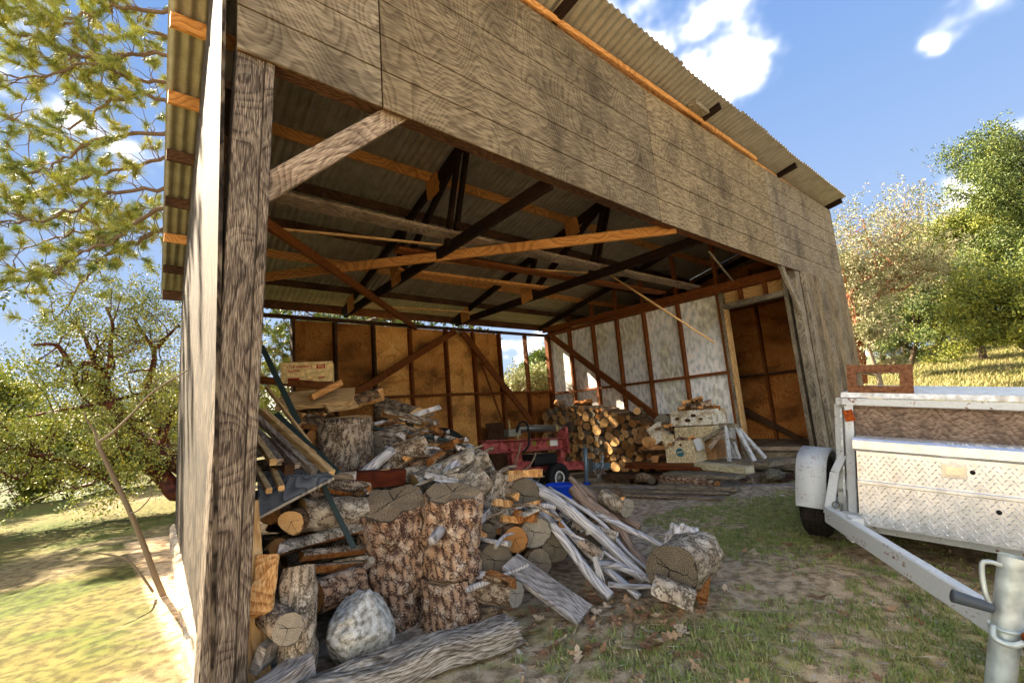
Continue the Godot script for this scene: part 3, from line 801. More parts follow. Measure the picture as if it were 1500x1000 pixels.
func build_right_wall(shed: Node3D):
	var wall := group_of("partition_wall", shed)
	var zs := [-6.58, -6.01, -5.44, -4.91, -4.365, -3.75, -3.10]
	var x := 6.865
	for i in 6:
		var a: float = zs[i] + 0.002; var b: float = zs[i + 1] - 0.002
		sheet_of("wall_panel", [Vector3(x, 0.05, a), Vector3(x, 2.51, a), Vector3(x, 2.51, b), Vector3(x, 0.05, b)], 0.015, M.white_board, wall)
	for i in 7:
		var z: float = zs[i]
		board("stud", Vector3(x - 0.046, 0.05, z), Vector3(x - 0.046, 2.51, z), 0.085, 0.04, M.old_fir, wall, Vector3(1, 0, 0))
		if i > 0: board("gable_stud", Vector3(x - 0.03, 2.57, z), Vector3(x - 0.03, roof_y(z) - 0.2, z), 0.085, 0.04, M.old_fir, wall, Vector3(1, 0, 0))
	for i in 6: board("blocking", Vector3(x - 0.045, 1.375, zs[i] + 0.022), Vector3(x - 0.045, 1.375, zs[i + 1] - 0.022), 0.038, 0.075, M.old_fir, wall)
	board("top_plate", Vector3(x - 0.045, 2.535, -6.62), Vector3(x - 0.045, 2.535, -2.14), 0.045, 0.09, M.old_fir, wall)
	board("wall_brace", Vector3(6.74, 2.47, -6.40), Vector3(6.62, 0.72, -4.10), 0.11, 0.038, M.old_fir, wall)
	# doorway into the side room
	var door := group_of("doorway", wall)
	board("jamb", Vector3(x - 0.05, 0.05, -3.055), Vector3(x - 0.05, 2.51, -3.055), 0.11, 0.04, M.weathered, door, Vector3(1, 0, 0))
	board("jamb_edge", Vector3(x - 0.03, 0.34, -3.02), Vector3(x - 0.03, 2.26, -3.02), 0.13, 0.024, M.pale_fir, door, Vector3(1, 0, 0))
	board("jamb", Vector3(x - 0.05, 0.05, -2.19), Vector3(x - 0.05, 2.51, -2.19), 0.13, 0.05, M.weathered, door, Vector3(1, 0, 0))
	board("head", Vector3(x - 0.05, 2.30, -3.03), Vector3(x - 0.05, 2.30, -2.22), 0.075, 0.12, M.weathered, door)
	board("sill", Vector3(x - 0.03, 0.315, -3.03), Vector3(x - 0.03, 0.315, -2.13), 0.05, 0.18, M.grey_wood, door)
	board("step", Vector3(x - 0.02, 0.16, -3.06), Vector3(x - 0.02, 0.16, -2.1), 0.25, 0.05, M.weathered, door)
	sheet_of("head_panel", [Vector3(x, 2.34, -3.03), Vector3(x, 2.51, -3.03), Vector3(x, 2.51, -2.21), Vector3(x, 2.34, -2.21)], 0.012, M.pale_fir, door, Vector3.BACK)
	for z in [-2.78, -2.45]: board("cripple_stud", Vector3(x - 0.045, 2.34, z), Vector3(x - 0.045, 2.51, z), 0.08, 0.04, M.old_fir, door, Vector3(1, 0, 0))
	# the side room seen through it
	var room := group_of("side_room", shed)
	var far := 8.62
	var cuts := [-6.6, -5.6, -4.45, -3.28, -2.06]
	for i in 4:
		sheet_of("plywood_panel", [Vector3(far, 0.3, cuts[i]), Vector3(far, 3.3, cuts[i]), Vector3(far, 3.3, cuts[i + 1] - 0.004), Vector3(far, 0.3, cuts[i + 1] - 0.004)], 0.012, M.ply_3, room)
		board("stud", Vector3(far - 0.05, 0.3, cuts[i + 1] + (0.0 if i < 3 else -0.03)), Vector3(far - 0.05, 3.2, cuts[i + 1] + (0.0 if i < 3 else -0.03)), 0.09, 0.038, M.old_fir, room, Vector3(1, 0, 0))
		board("blocking", Vector3(far - 0.05, 1.37, cuts[i] + 0.02), Vector3(far - 0.05, 1.37, cuts[i + 1] - 0.025), 0.038, 0.08, M.dark_wood, room)
	board("wall_brace", Vector3(far - 0.11, 0.95, -3.95), Vector3(far - 0.11, 0.28, -2.9), 0.10, 0.025, M.dark_wood, room)
	board("floor_deck", Vector3(7.75, 0.27, -6.6), Vector3(7.75, 0.27, -2.03), 0.03, 1.72, M.grey_wood, room)
	sheet_of("plywood_panel", [Vector3(6.9, 0.1, BACK), Vector3(6.9, 2.75, BACK), Vector3(8.68, 2.75, BACK), Vector3(8.68, 0.1, BACK)], 0.012, M.ply_3, room)
	sheet_of("outer_siding", [Vector3(8.67, 0.1, -2.01), Vector3(8.67, 3.865, -2.0), Vector3(8.67, 2.84, -6.66), Vector3(8.67, 0.1, -6.66)], 0.015, M.siding_0, room)

# ---------------------------------------------------------------- firewood stacked against the white partition
func build_firewood_stack():
	var r := RandomNumberGenerator.new(); r.seed = 41
	var placed := []
	var ceiling := func(z: float) -> float:
		return 1.10 if z < -5.4 else lerpf(1.10, 0.92, (z + 5.4) / 0.9) if z < -4.5 else lerpf(0.92, 0.60, (z + 4.5) / 0.6)
	var tries := 0
	while placed.size() < 230 and tries < 900:
		tries += 1
		var rad := r.randf_range(0.032, 0.062) if r.randf() < 0.72 else r.randf_range(0.06, 0.088)
		var best := Vector2(0, 99)
		for k in 34:
			var z := lerpf(-6.25, -3.93, (k + r.randf()) / 34.0)
			var y := rad + 0.02
			for c in placed:
				var dz: float = z - c.x
				var s: float = rad + c.z
				if absf(dz) < s: y = maxf(y, c.y + sqrt(s * s - dz * dz))
			if y + rad < ceiling.call(z) and y < best.y: best = Vector2(z, y)
		if best.y < 90.0: placed.append(Vector3(best.x, best.y, rad))
	var rounds := []
	for k in 7: rounds.append(log_shape(0.5, 1.0, 1.0, 13, 3, 0.10, 0.0, 60 + k, 1.2, 0.0, 0.05 + 0.02 * k))
	var barks := [M.bark_dark, M.bark_grey, M.bark_grey, M.bark_pine]
	var ends := [M.end_tan, M.end_tan, M.end_brown, M.end_tan, M.end_grey]
	for i in placed.size():
		var c: Vector3 = placed[i]
		var x := 6.20 + r.randf_range(-0.05, 0.05)
		var turn := r.randf_range(-0.10, 0.14)
		if c.x > -4.42 and r.randf() < 0.75 and c.z > 0.035:
			var sp := split_shape(0.48, c.z * 1.45, r.randf_range(1.2, 2.0), i, 0.05, 3)
			var o := solid("split_log", sp, [M.bark_dark if r.randf() < 0.6 else M.bark_grey, M.split if r.randf() < 0.75 else M.split_old], self, Transform3D(Basis(Vector3.UP, turn) * Basis(Vector3.RIGHT, r.randf() * TAU), Vector3(x + 0.24, c.y, c.x)))
			tag(o, "split firewood at the near end of the stack along the white partition", "firewood", "split pieces at the near end of the stack")
			continue
		var mesh: ArrayMesh = rounds[r.randi() % 7]
		var b := Basis(Vector3.UP, turn) * Basis(Vector3.RIGHT, r.randf() * TAU) * Basis.from_scale(Vector3(1.0, c.z * 0.99, c.z * 0.99))
		var o := solid("log", mesh, [barks[r.randi() % 4], ends[r.randi() % 5]], self, Transform3D(b, Vector3(x + 0.25, c.y, c.x)))
		tag(o, "round firewood log, cut end out, in the stack along the white partition", "firewood", "round logs stacked along the partition")
	# loose pieces on top of the stack
	for t in [["split_log", "sunlit orange split log on the stack's far end by the back corner", Vector3(6.45, 1.17, -6.15), 0.9, 0.09], ["split_log", "second orange split log on the stack's far end, beside the corner", Vector3(6.30, 1.16, -5.92), 0.5, 0.07], ["split_log", "grey split log lying across the top of the firewood stack", Vector3(6.35, 1.13, -5.45), 1.35, 0.07]]:
		var o := solid(t[0], split_shape(0.46, t[4], 1.7, int(t[3] * 100), 0.07), [M.bark_grey, M.split if t[3] < 1.0 else M.split_old], self, Transform3D(Basis(Vector3.UP, t[3]) * Basis(Vector3.RIGHT, 1.4), t[2]))
		tag(o, t[1], "firewood")
	var top := solid("log", log_shape(0.42, 0.058, 0.055, 14, 3, 0.08, 0.0, 5), [M.bark_grey, M.end_tan], self, Transform3D(Basis(Vector3.UP, 0.5), Vector3(6.35, 0.93, -4.36)))
	tag(top, "bark log lying crosswise on the near top of the stack", "firewood")
	var slab := solid("log", log_shape(0.3, 0.14, 0.13, 18, 3, 0.06, 0.0, 15), [M.bark_dark, M.end_grey], self, Transform3D(Basis(Vector3.UP, 0.3), Vector3(6.58, 0.72, -4.06)))
	tag(slab, "thick dark round behind the near end of the stack", "firewood")

# round timbers of the left-hand heap and before it: name, label, end, other end, radii, bark, sawn ends, shape
func heap_rounds() -> Array:
	return [
		["log", "dark-ended log lying beneath the silvery driftwood limbs, highest of the heap", Vector3(2.040, 0.490, -2.285), Vector3(2.115, 0.506, -2.689), 0.113, 0.113, M.bark_grey, M.end_dark, 0.05, 0.04, 0.0, 22, 8],
		["log", "grey log with dark sawn end touching the right chopping block", Vector3(1.665, 0.230, -2.132), Vector3(1.806, 0.221, -2.551), 0.097, 0.097, M.bark_grey, M.end_dark, 0.05, 0.04, 0.0, 22, 8],
		["log", "brown-ended small log above the dark log beside the chopping blocks", Vector3(1.804, 0.311, -2.126), Vector3(1.974, 0.318, -2.448), 0.071, 0.071, M.bark_dark, M.end_brown, 0.05, 0.04, 0.0, 22, 8],
		["log", "grey log standing on edge under the upper ends of the driftwood", Vector3(1.933, 0.323, -2.103), Vector3(2.101, 0.374, -2.391), 0.088, 0.088, M.bark_grey, M.end_grey, 0.05, 0.04, 0.0, 22, 8],
		["log", "pale bark log sloping down behind the right chopping block", Vector3(1.923, 0.319, -2.249), Vector3(1.909, 0.474, -2.540), 0.108, 0.108, M.bark_pale, M.end_grey, 0.05, 0.04, 0.0, 22, 8],
		["log", "thin log whose end peeps out just right of the chopping block top", Vector3(1.718, 0.349, -2.262), Vector3(1.861, 0.372, -2.537), 0.053, 0.053, M.bark_dark, M.end_dark, 0.05, 0.04, 0.0, 22, 8],
		["log", "dark log end low in the heap behind the grey plank", Vector3(1.887, 0.181, -2.040), Vector3(2.062, 0.122, -2.411), 0.074, 0.074, M.bark_dark, M.end_dark, 0.05, 0.04, 0.0, 22, 8],
		["log", "weathered log in shadow below the driftwood limbs", Vector3(2.049, 0.222, -2.062), Vector3(2.224, 0.213, -2.383), 0.085, 0.085, M.bark_grey, M.end_dark, 0.05, 0.04, 0.0, 22, 8],
		["log", "short bark log lying flat beside the foot of the right chopping block", Vector3(1.603, 0.131, -1.910), Vector3(1.547, 0.113, -2.221), 0.059, 0.059, M.bark_grey, M.end_grey, 0.05, 0.04, 0.0, 22, 8],
		["log", "grey log behind driftwood, half hidden by fallen leaves", Vector3(2.364, 0.163, -2.066), Vector3(2.396, 0.223, -2.364), 0.083, 0.083, M.bark_grey, M.end_dark, 0.05, 0.04, 0.0, 22, 8],
		["log", "squat grey log between driftwood and right-hand end round", Vector3(2.528, 0.211, -2.045), Vector3(2.553, 0.221, -2.292), 0.078, 0.078, M.bark_pale, M.end_grey, 0.05, 0.04, 0.0, 22, 8],
		["log", "long bark-covered log lying across the top of the heap", Vector3(1.398, 0.717, -2.944), Vector3(1.709, 0.857, -2.908), 0.090, 0.090, M.bark_grey, M.end_tan, 0.05, 0.04, 0.0, 22, 8],
		["log", "thick bark log lying right of the tan-topped stump", Vector3(1.514, 0.847, -3.220), Vector3(1.784, 0.896, -3.307), 0.104, 0.104, M.bark_grey, M.end_grey, 0.05, 0.04, 0.0, 22, 8],
		["log", "narrow bark log with pointed tip on top of the heap", Vector3(1.579, 0.688, -2.856), Vector3(2.021, 0.771, -2.784), 0.066, 0.033, M.bark_dark, M.end_brown, 0.05, 0.04, 0.0, 22, 8],
		["log", "slim log under the pointed one near the heap crest", Vector3(1.419, 0.667, -2.868), Vector3(1.711, 0.674, -2.742), 0.047, 0.047, M.bark_pale, M.end_brown, 0.05, 0.04, 0.0, 22, 8],
		["log", "bark log with orange broken edge near the heap crest", Vector3(1.532, 0.617, -2.711), Vector3(1.932, 0.745, -2.666), 0.071, 0.057, M.bark_pale, M.end_tan, 0.05, 0.04, 0.0, 22, 8],
		["log", "short pale log below the curved pipe", Vector3(1.865, 0.620, -2.481), Vector3(1.666, 0.511, -2.478), 0.093, 0.093, M.bark_pale, M.end_brown, 0.05, 0.04, 0.0, 22, 8],
		["log", "pale bark log sloping down to the curved pipe", Vector3(2.053, 0.714, -2.633), Vector3(1.851, 0.656, -2.757), 0.064, 0.064, M.bark_pale, M.end_grey, 0.05, 0.04, 0.0, 22, 8],
		["log", "speckled grey log standing right under the curved pipe", Vector3(1.994, 0.604, -2.437), Vector3(1.913, 0.463, -2.403), 0.073, 0.073, M.bark_pale, M.end_grey, 0.05, 0.04, 0.0, 22, 8],
		["log", "flat grey log behind the tops of the chopping blocks", Vector3(1.577, 0.611, -2.536), Vector3(1.795, 0.472, -2.439), 0.056, 0.056, M.bark_pale, M.end_grey, 0.05, 0.04, 0.0, 22, 8],
		["log", "grey log just behind the left chopping block top", Vector3(1.187, 0.620, -2.745), Vector3(1.404, 0.647, -2.886), 0.066, 0.066, M.bark_grey, M.end_grey, 0.05, 0.04, 0.0, 22, 8],
		["log", "bark log whose end shows beyond the tan-topped stump", Vector3(1.926, 0.846, -3.463), Vector3(1.924, 0.983, -3.843), 0.086, 0.086, M.bark_pale, M.end_tan, 0.05, 0.04, 0.0, 22, 8],
		["log", "dark log lying behind the tan-topped stump", Vector3(1.108, 0.994, -3.483), Vector3(1.405, 1.041, -3.751), 0.075, 0.075, M.bark_dark, M.end_tan, 0.05, 0.04, 0.0, 22, 8],
		["log", "reddish short log left of the tan-topped stump", Vector3(1.134, 0.928, -3.270), Vector3(1.205, 0.978, -3.670), 0.071, 0.071, M.bark_dark, M.end_brown, 0.05, 0.04, 0.0, 22, 8],
		["log", "bark log at the far crest of the heap by the plywood wall", Vector3(2.268, 1.023, -3.935), Vector3(2.168, 1.151, -4.403), 0.112, 0.112, M.bark_grey, M.end_tan, 0.05, 0.04, 0.0, 22, 8],
		["log", "pale log at the far crest beside the black tyre", Vector3(2.202, 0.976, -3.732), Vector3(2.200, 1.018, -4.131), 0.083, 0.083, M.bark_pale, M.end_tan, 0.05, 0.04, 0.0, 22, 8],
		["log", "big furrowed oak log lying left of the chopping blocks", Vector3(0.807, 0.585, -2.549), Vector3(1.119, 0.545, -2.551), 0.083, 0.083, M.bark_pale, M.end_tan, 0.09, 0.05, 0.0, 22, 8],
		["log", "small log with pale tan end under the grey plywood offcut", Vector3(0.710, 0.591, -2.363), Vector3(0.933, 0.565, -2.780), 0.052, 0.052, M.bark_dark, M.end_tan, 0.05, 0.12, 0.0, 22, 8],
		["log", "dark reddish log end close against the post", Vector3(0.650, 0.630, -2.476), Vector3(0.863, 0.601, -2.835), 0.050, 0.050, M.bark_dark, M.end_brown, 0.05, 0.04, 0.0, 22, 8],
		["log", "little log end low beside the post under the tan one", Vector3(0.656, 0.496, -2.364), Vector3(0.865, 0.421, -2.736), 0.039, 0.039, M.bark_dark, M.end_brown, 0.05, 0.04, 0.0, 22, 8],
		["log", "bark log at the back of the hollow left of the blocks", Vector3(0.867, 0.663, -2.682), Vector3(1.215, 0.644, -2.715), 0.067, 0.067, M.bark_grey, M.end_grey, 0.05, 0.04, 0.0, 22, 8],
		["log", "reddish bark log behind the upright crooked log", Vector3(0.801, 0.254, -2.354), Vector3(1.034, 0.253, -2.418), 0.073, 0.073, M.bark_pine, M.end_brown, 0.05, 0.04, 0.0, 22, 8],
		["log", "dark log filling the gap between boulder and chopping blocks", Vector3(0.972, 0.243, -2.475), Vector3(1.286, 0.173, -2.684), 0.066, 0.066, M.bark_dark, M.end_dark, 0.05, 0.04, 0.0, 22, 8],
		["log", "grey-barked log pointing forward with bright yellow heart", Vector3(0.578, 0.292, -1.961), Vector3(0.567, 0.292, -2.350), 0.056, 0.056, M.bark_grey, M.end_grey, 0.05, 0.04, 0.0, 22, 8],
		["log", "heavy round at the right end of the driftwood, dark face forward", Vector3(2.116, 0.196, -1.371), Vector3(2.414, 0.202, -1.402), 0.129, 0.129, M.bark_pale, M.end_dark, 0.1, 0.08, 0.0, 22, 8],
		["log", "small log wedged between driftwood tips and the heavy end round", Vector3(2.645, 0.341, -1.981), Vector3(2.689, 0.391, -2.202), 0.057, 0.057, M.bark_pale, M.end_grey, 0.05, 0.04, 0.0, 22, 8],
	]

func heap_splits() -> Array:
	return [
		["split_log", "curved outer slab of grey wood leaning on the heavy end round", Vector3(1.999, 0.171, -1.399), Vector3(2.077, 0.107, -1.249), 0.065, 2.2, 0.6, M.bark_pale, M.drift],
		["split_log", "split chunk leaning on the heavy end round, cream inside", Vector3(2.460, 0.239, -1.354), Vector3(2.231, 0.052, -1.299), 0.057, 1.8, 1.9, M.bark_pale, M.split_old],
		["split_log", "grey split chunk on the ground behind the leaf drift", Vector3(2.150, 0.242, -1.968), Vector3(2.160, 0.186, -1.836), 0.053, 1.6, 0.4, M.bark_grey, M.drift],
		["split_log", "orange fresh-split chunk leaning on the corner post", Vector3(0.581, 0.512, -2.183), Vector3(0.535, 0.323, -2.101), 0.079, 1.5, 2.2, M.bark_dark, M.split],
		["split_log", "curved bark slab lying left of the blocks, upper one", Vector3(0.755, 0.463, -2.486), Vector3(1.122, 0.481, -2.495), 0.057, 2.0, 0.2, M.bark_pale, M.split_old],
		["split_log", "curved bark slab lying left of the blocks, middle one", Vector3(0.764, 0.426, -2.418), Vector3(1.097, 0.373, -2.472), 0.049, 1.7, 0.1, M.bark_grey, M.split_old],
		["split_log", "curved bark slab lying left of the blocks, lowest one", Vector3(0.779, 0.364, -2.418), Vector3(1.100, 0.294, -2.485), 0.043, 1.7, -0.3, M.bark_grey, M.split_old],
		["split_log", "pale split wedge jutting out beside the fresh orange chunk", Vector3(0.634, 0.510, -2.245), Vector3(0.752, 0.488, -2.416), 0.039, 1.4, 0.8, M.bark_pale, M.drift],
		["split_log", "yellow split piece on the far crest above the rod", Vector3(1.846, 1.096, -3.752), Vector3(2.300, 0.966, -3.647), 0.075, 1.5, 0.4, M.bark_grey, M.split],
		["split_log", "yellow split piece under the ribbed rod", Vector3(1.823, 0.893, -3.274), Vector3(2.168, 0.821, -3.253), 0.073, 1.5, 2.4, M.bark_grey, M.split],
		["split_log", "cream split piece right under the ribbed rod", Vector3(1.880, 0.811, -3.105), Vector3(2.102, 0.789, -3.048), 0.065, 1.5, 2.6, M.bark_pale, M.split],
		["split_log", "rusty torn bark slab at the foot of the wall brace", Vector3(2.024, 1.262, -4.101), Vector3(1.798, 1.214, -4.177), 0.123, 1.8, 0.6, M.bark_pine, M.split],
		["split_log", "dark split log on the crest beside the wall brace foot", Vector3(1.589, 1.178, -3.964), Vector3(1.941, 1.271, -4.038), 0.076, 1.5, 0.9, M.bark_dark, M.split_old],
		["split_log", "brown split chunk under the tan boards on the crest", Vector3(1.204, 1.096, -3.782), Vector3(1.467, 1.155, -3.942), 0.074, 1.5, 0.9, M.bark_dark, M.split],
	]

func heap_boards() -> Array:
	return [
		["board", "thin brown slab board lying under the printed carton", Vector3(1.047, 1.458, -4.455), Vector3(1.522, 1.346, -3.988), 0.057, 0.341, M.old_fir, Vector3.UP],
		["particle_board", "wide tan slab of particle board sloping forward on the heap", Vector3(1.082, 1.231, -3.889), Vector3(1.558, 1.236, -3.641), 0.286, 0.036, M.pale_fir, Vector3(0.25, 0.42, -0.85)],
		["particle_board", "smaller tan board offcut beside the wide tan slab", Vector3(1.320, 1.159, -3.598), Vector3(1.547, 1.180, -3.594), 0.133, 0.026, M.pale_fir, Vector3(0.2, 0.5, -0.8)],
		["lath", "short orange stick lying on the tan particle board", Vector3(1.202, 1.229, -3.552), Vector3(1.457, 1.343, -3.639), 0.045, 0.040, M.fir, Vector3.UP],
		["lath", "long slim lath running up beneath the green pole", Vector3(0.877, 1.295, -3.421), Vector3(0.967, 0.917, -2.878), 0.025, 0.017, M.pale_fir, Vector3.UP],
		["lath", "narrow brown lath on top of the sheaf", Vector3(0.790, 1.143, -3.260), Vector3(0.936, 0.867, -2.713), 0.020, 0.020, M.fir, Vector3.UP],
		["lath", "grey-tan lath, lower of the two broad ones in the sheaf", Vector3(0.733, 1.086, -3.052), Vector3(0.851, 0.785, -2.481), 0.036, 0.032, M.grey_wood, Vector3.UP],
		["lath", "tan lath, upper of the two broad ones in the sheaf", Vector3(0.785, 1.123, -3.133), Vector3(0.938, 0.767, -2.489), 0.041, 0.037, M.pale_fir, Vector3.UP],
		["lath", "grey lath under the sheaf close against the post", Vector3(0.696, 1.007, -2.898), Vector3(0.786, 0.825, -2.517), 0.031, 0.028, M.grey_wood, Vector3.UP],
		["lath", "short stick, first of three ending beside the post", Vector3(0.665, 0.979, -2.795), Vector3(0.651, 0.858, -2.427), 0.030, 0.030, M.pale_fir, Vector3.UP],
		["lath", "short stick, second of three ending beside the post", Vector3(0.692, 0.969, -2.774), Vector3(0.681, 0.855, -2.428), 0.030, 0.030, M.grey_wood, Vector3.UP],
		["lath", "dark thick stick with broken end, third beside the post", Vector3(0.714, 0.946, -2.759), Vector3(0.709, 0.819, -2.384), 0.046, 0.043, M.dark_wood, Vector3.UP],
		["lath", "little stick sloping over the plywood offcut, nearer the post", Vector3(0.618, 0.837, -2.596), Vector3(0.590, 0.751, -2.260), 0.024, 0.024, M.pale_fir, Vector3.UP],
		["lath", "little stick sloping over the plywood offcut, farther from the post", Vector3(0.679, 0.831, -2.543), Vector3(0.647, 0.751, -2.290), 0.025, 0.025, M.pale_fir, Vector3.UP],
		["pole", "green flat pole leaning up beside the post towards the roof", Vector3(0.909, 1.607, -3.666), Vector3(0.979, 1.042, -3.113), 0.036, 0.013, M.green_metal, Vector3(1, 0.3, 0.4)],
		["pole", "green flat pole running down under the laths to the heap", Vector3(0.873, 1.110, -3.193), Vector3(0.992, 0.765, -2.549), 0.035, 0.012, M.green_metal, Vector3(1, 0.3, 0.4)],
		["pole", "green flat stake standing left of the chopping blocks", Vector3(0.899, 0.722, -2.506), Vector3(0.945, 0.447, -2.253), 0.026, 0.010, M.green_metal, Vector3(1, 0.3, 0.4)],
		["plank", "smooth dark red-brown plank lying across the heap", Vector3(1.020, 0.710, -2.699), Vector3(1.429, 0.681, -2.653), 0.093, 0.046, M.red_brown, Vector3(0, 1, 0.3)],
	]

func offcut_corners() -> Array:
	return [Vector3(0.550, 0.654, -2.262), Vector3(0.657, 0.809, -2.730), Vector3(0.952, 0.788, -2.649), Vector3(0.865, 0.772, -2.255)]

# ---------------------------------------------------------------- the heap in the left half
func build_wood_pile():
	var r := RandomNumberGenerator.new(); r.seed = 77
	# pieces buried in the heap, seen only through the gaps
	var low := func(x: float, z: float) -> float:
		var h := 0.30 + 0.62 * smoothstep(-2.5, -3.9, z)
		return h * (1.0 - smoothstep(1.55, 2.75, x + 0.25 * (z + 3.0))) - 0.02
	for i in 150:
		var z := r.randf_range(-4.5, -2.75); var x := r.randf_range(1.0, 2.55)
		var top: float = low.call(x, z)
		if top < 0.10: continue
		var y := r.randf_range(0.07, top)
		var turn := r.randf_range(-0.6, 0.6) + (0.0 if r.randf() < 0.6 else 1.3)
		var o: MeshInstance3D
		if r.randf() < 0.5: o = solid("log", log_shape(r.randf_range(0.32, 0.46), r.randf_range(0.05, 0.09), r.randf_range(0.05, 0.08), 14, 3, 0.08, 0.0, i), [[M.bark_grey, M.bark_dark, M.bark_pale][r.randi() % 3], [M.end_grey, M.end_brown][r.randi() % 2]], self, Transform3D(Basis(Vector3.UP, turn) * Basis(Vector3.BACK, r.randf_range(-0.2, 0.2)), Vector3(x, y, z)))
		else: o = solid("split_log", split_shape(r.randf_range(0.32, 0.46), r.randf_range(0.07, 0.11), r.randf_range(1.2, 2.2), i), [[M.bark_grey, M.bark_dark][r.randi() % 2], [M.split, M.split_old, M.split_old][r.randi() % 3]], self, Transform3D(Basis(Vector3.UP, turn) * Basis(Vector3.BACK, r.randf_range(-0.25, 0.25)) * Basis(Vector3.RIGHT, r.randf() * TAU), Vector3(x, y, z)))
		tag(o, "firewood piece buried deep in the big left-hand heap", "firewood", "buried pieces of the left-hand heap")
	for t in heap_rounds():
		var a: Vector3 = t[2]; var b: Vector3 = t[3]
		var o := solid(t[0], log_shape(a.distance_to(b), t[4], t[5], t[11], t[12], t[8], t[10], int(a.x * 1000.0), 9.0, 0.0, t[9]), [t[6], t[7]], self, from_to(a, b))
		tag(o, t[1], "log")
	for t in heap_splits():
		var a: Vector3 = t[2]; var b: Vector3 = t[3]
		var xf := from_to(a, b)
		xf.basis = xf.basis * Basis(Vector3.RIGHT, t[6])
		var o := solid(t[0], split_shape(a.distance_to(b), t[4], t[5], int(a.x * 1000.0), 0.08, 7), [t[7], t[8]], self, xf)
		tag(o, t[1], "firewood")
	# stump with a fresh tan top on the crest
	var stump := solid("log", log_shape(0.36, 0.178, 0.165, 48, 16, 0.07, 0.0, 9, 14.0, 0.42, 0.05), [M.bark_grey, M.end_tan], self, from_to(Vector3(1.285, 0.70, -3.17), Vector3(1.315, 1.045, -3.24), Vector3(0.5, 0, -0.85)))
	tag(stump, "thick upright round with fresh tan top on the heap", "stump")
	# offcuts, laths and poles on the left
	for t in heap_boards():
		var o := board(t[0], t[2], t[3], t[4], t[5], t[6], self, t[7])
		tag(o, t[1], "pole" if t[0] == "pole" else "plank" if t[0] == "plank" else "board")
	var offcut := sheet_of("plywood_offcut", offcut_corners(), 0.012, M.wavy_ply, self, Vector3(0.85, 0.1, 0.5).normalized())
	tag(offcut, "grey plywood offcut with dark wavy grain beside the post", "plywood")
	scrap_on_heap(r)
	build_limbs_on_heap()
	build_carton()

# Broken sticks, bark and slivers lying loose on whatever is topmost there.
func scrap_on_heap(r: RandomNumberGenerator):
	var logs := []
	for t in heap_rounds(): logs.append([t[2], t[3], t[4]])
	for t in heap_splits(): logs.append([t[2], t[3], float(t[4]) * 0.5])
	var made := 0
	var tries := 0
	while made < 90 and tries < 1200:
		tries += 1
		var x := r.randf_range(0.95, 2.75); var z := r.randf_range(-3.7, -1.75)
		var y := -1.0
		for l in logs:
			var a: Vector3 = l[0]; var b: Vector3 = l[1]
			var q := Geometry3D.get_closest_point_to_segment(Vector3(x, (a.y + b.y) * 0.5, z), a, b)
			if Vector2(q.x - x, q.z - z).length() < float(l[2]) * 0.7: y = maxf(y, q.y + l[2])
		if y < 0.05: continue
		made += 1
		var turn := Basis(Vector3.UP, r.randf() * TAU) * Basis(Vector3.BACK, r.randf_range(-0.3, 0.3)) * Basis(Vector3.RIGHT, r.randf() * TAU)
		var o: MeshInstance3D
		if made % 3 == 0: o = solid("stick", log_shape(r.randf_range(0.18, 0.38), r.randf_range(0.008, 0.018), 0.007, 8, 5, 0.2, r.randf_range(0.0, 0.04), made, 6.0), [[M.bark_grey, M.drift, M.bark_pale][r.randi() % 3], M.end_grey], self, Transform3D(turn, Vector3(x, y + 0.012, z)))
		else: o = solid("wood_scrap", split_shape(r.randf_range(0.12, 0.30), r.randf_range(0.022, 0.05), r.randf_range(0.8, 2.0), made, 0.14, 4), [[M.bark_grey, M.bark_dark, M.bark_pale][r.randi() % 3], [M.split_old, M.drift, M.split][r.randi() % 3]], self, Transform3D(turn, Vector3(x, y + 0.018, z)))
		tag(o, "thin broken stick lying loose on the left-hand heap" if made % 3 == 0 else "small split scrap lying loose on the left-hand heap", "stick" if made % 3 == 0 else "wood scrap", "loose sticks on the heap" if made % 3 == 0 else "loose scraps on the heap")

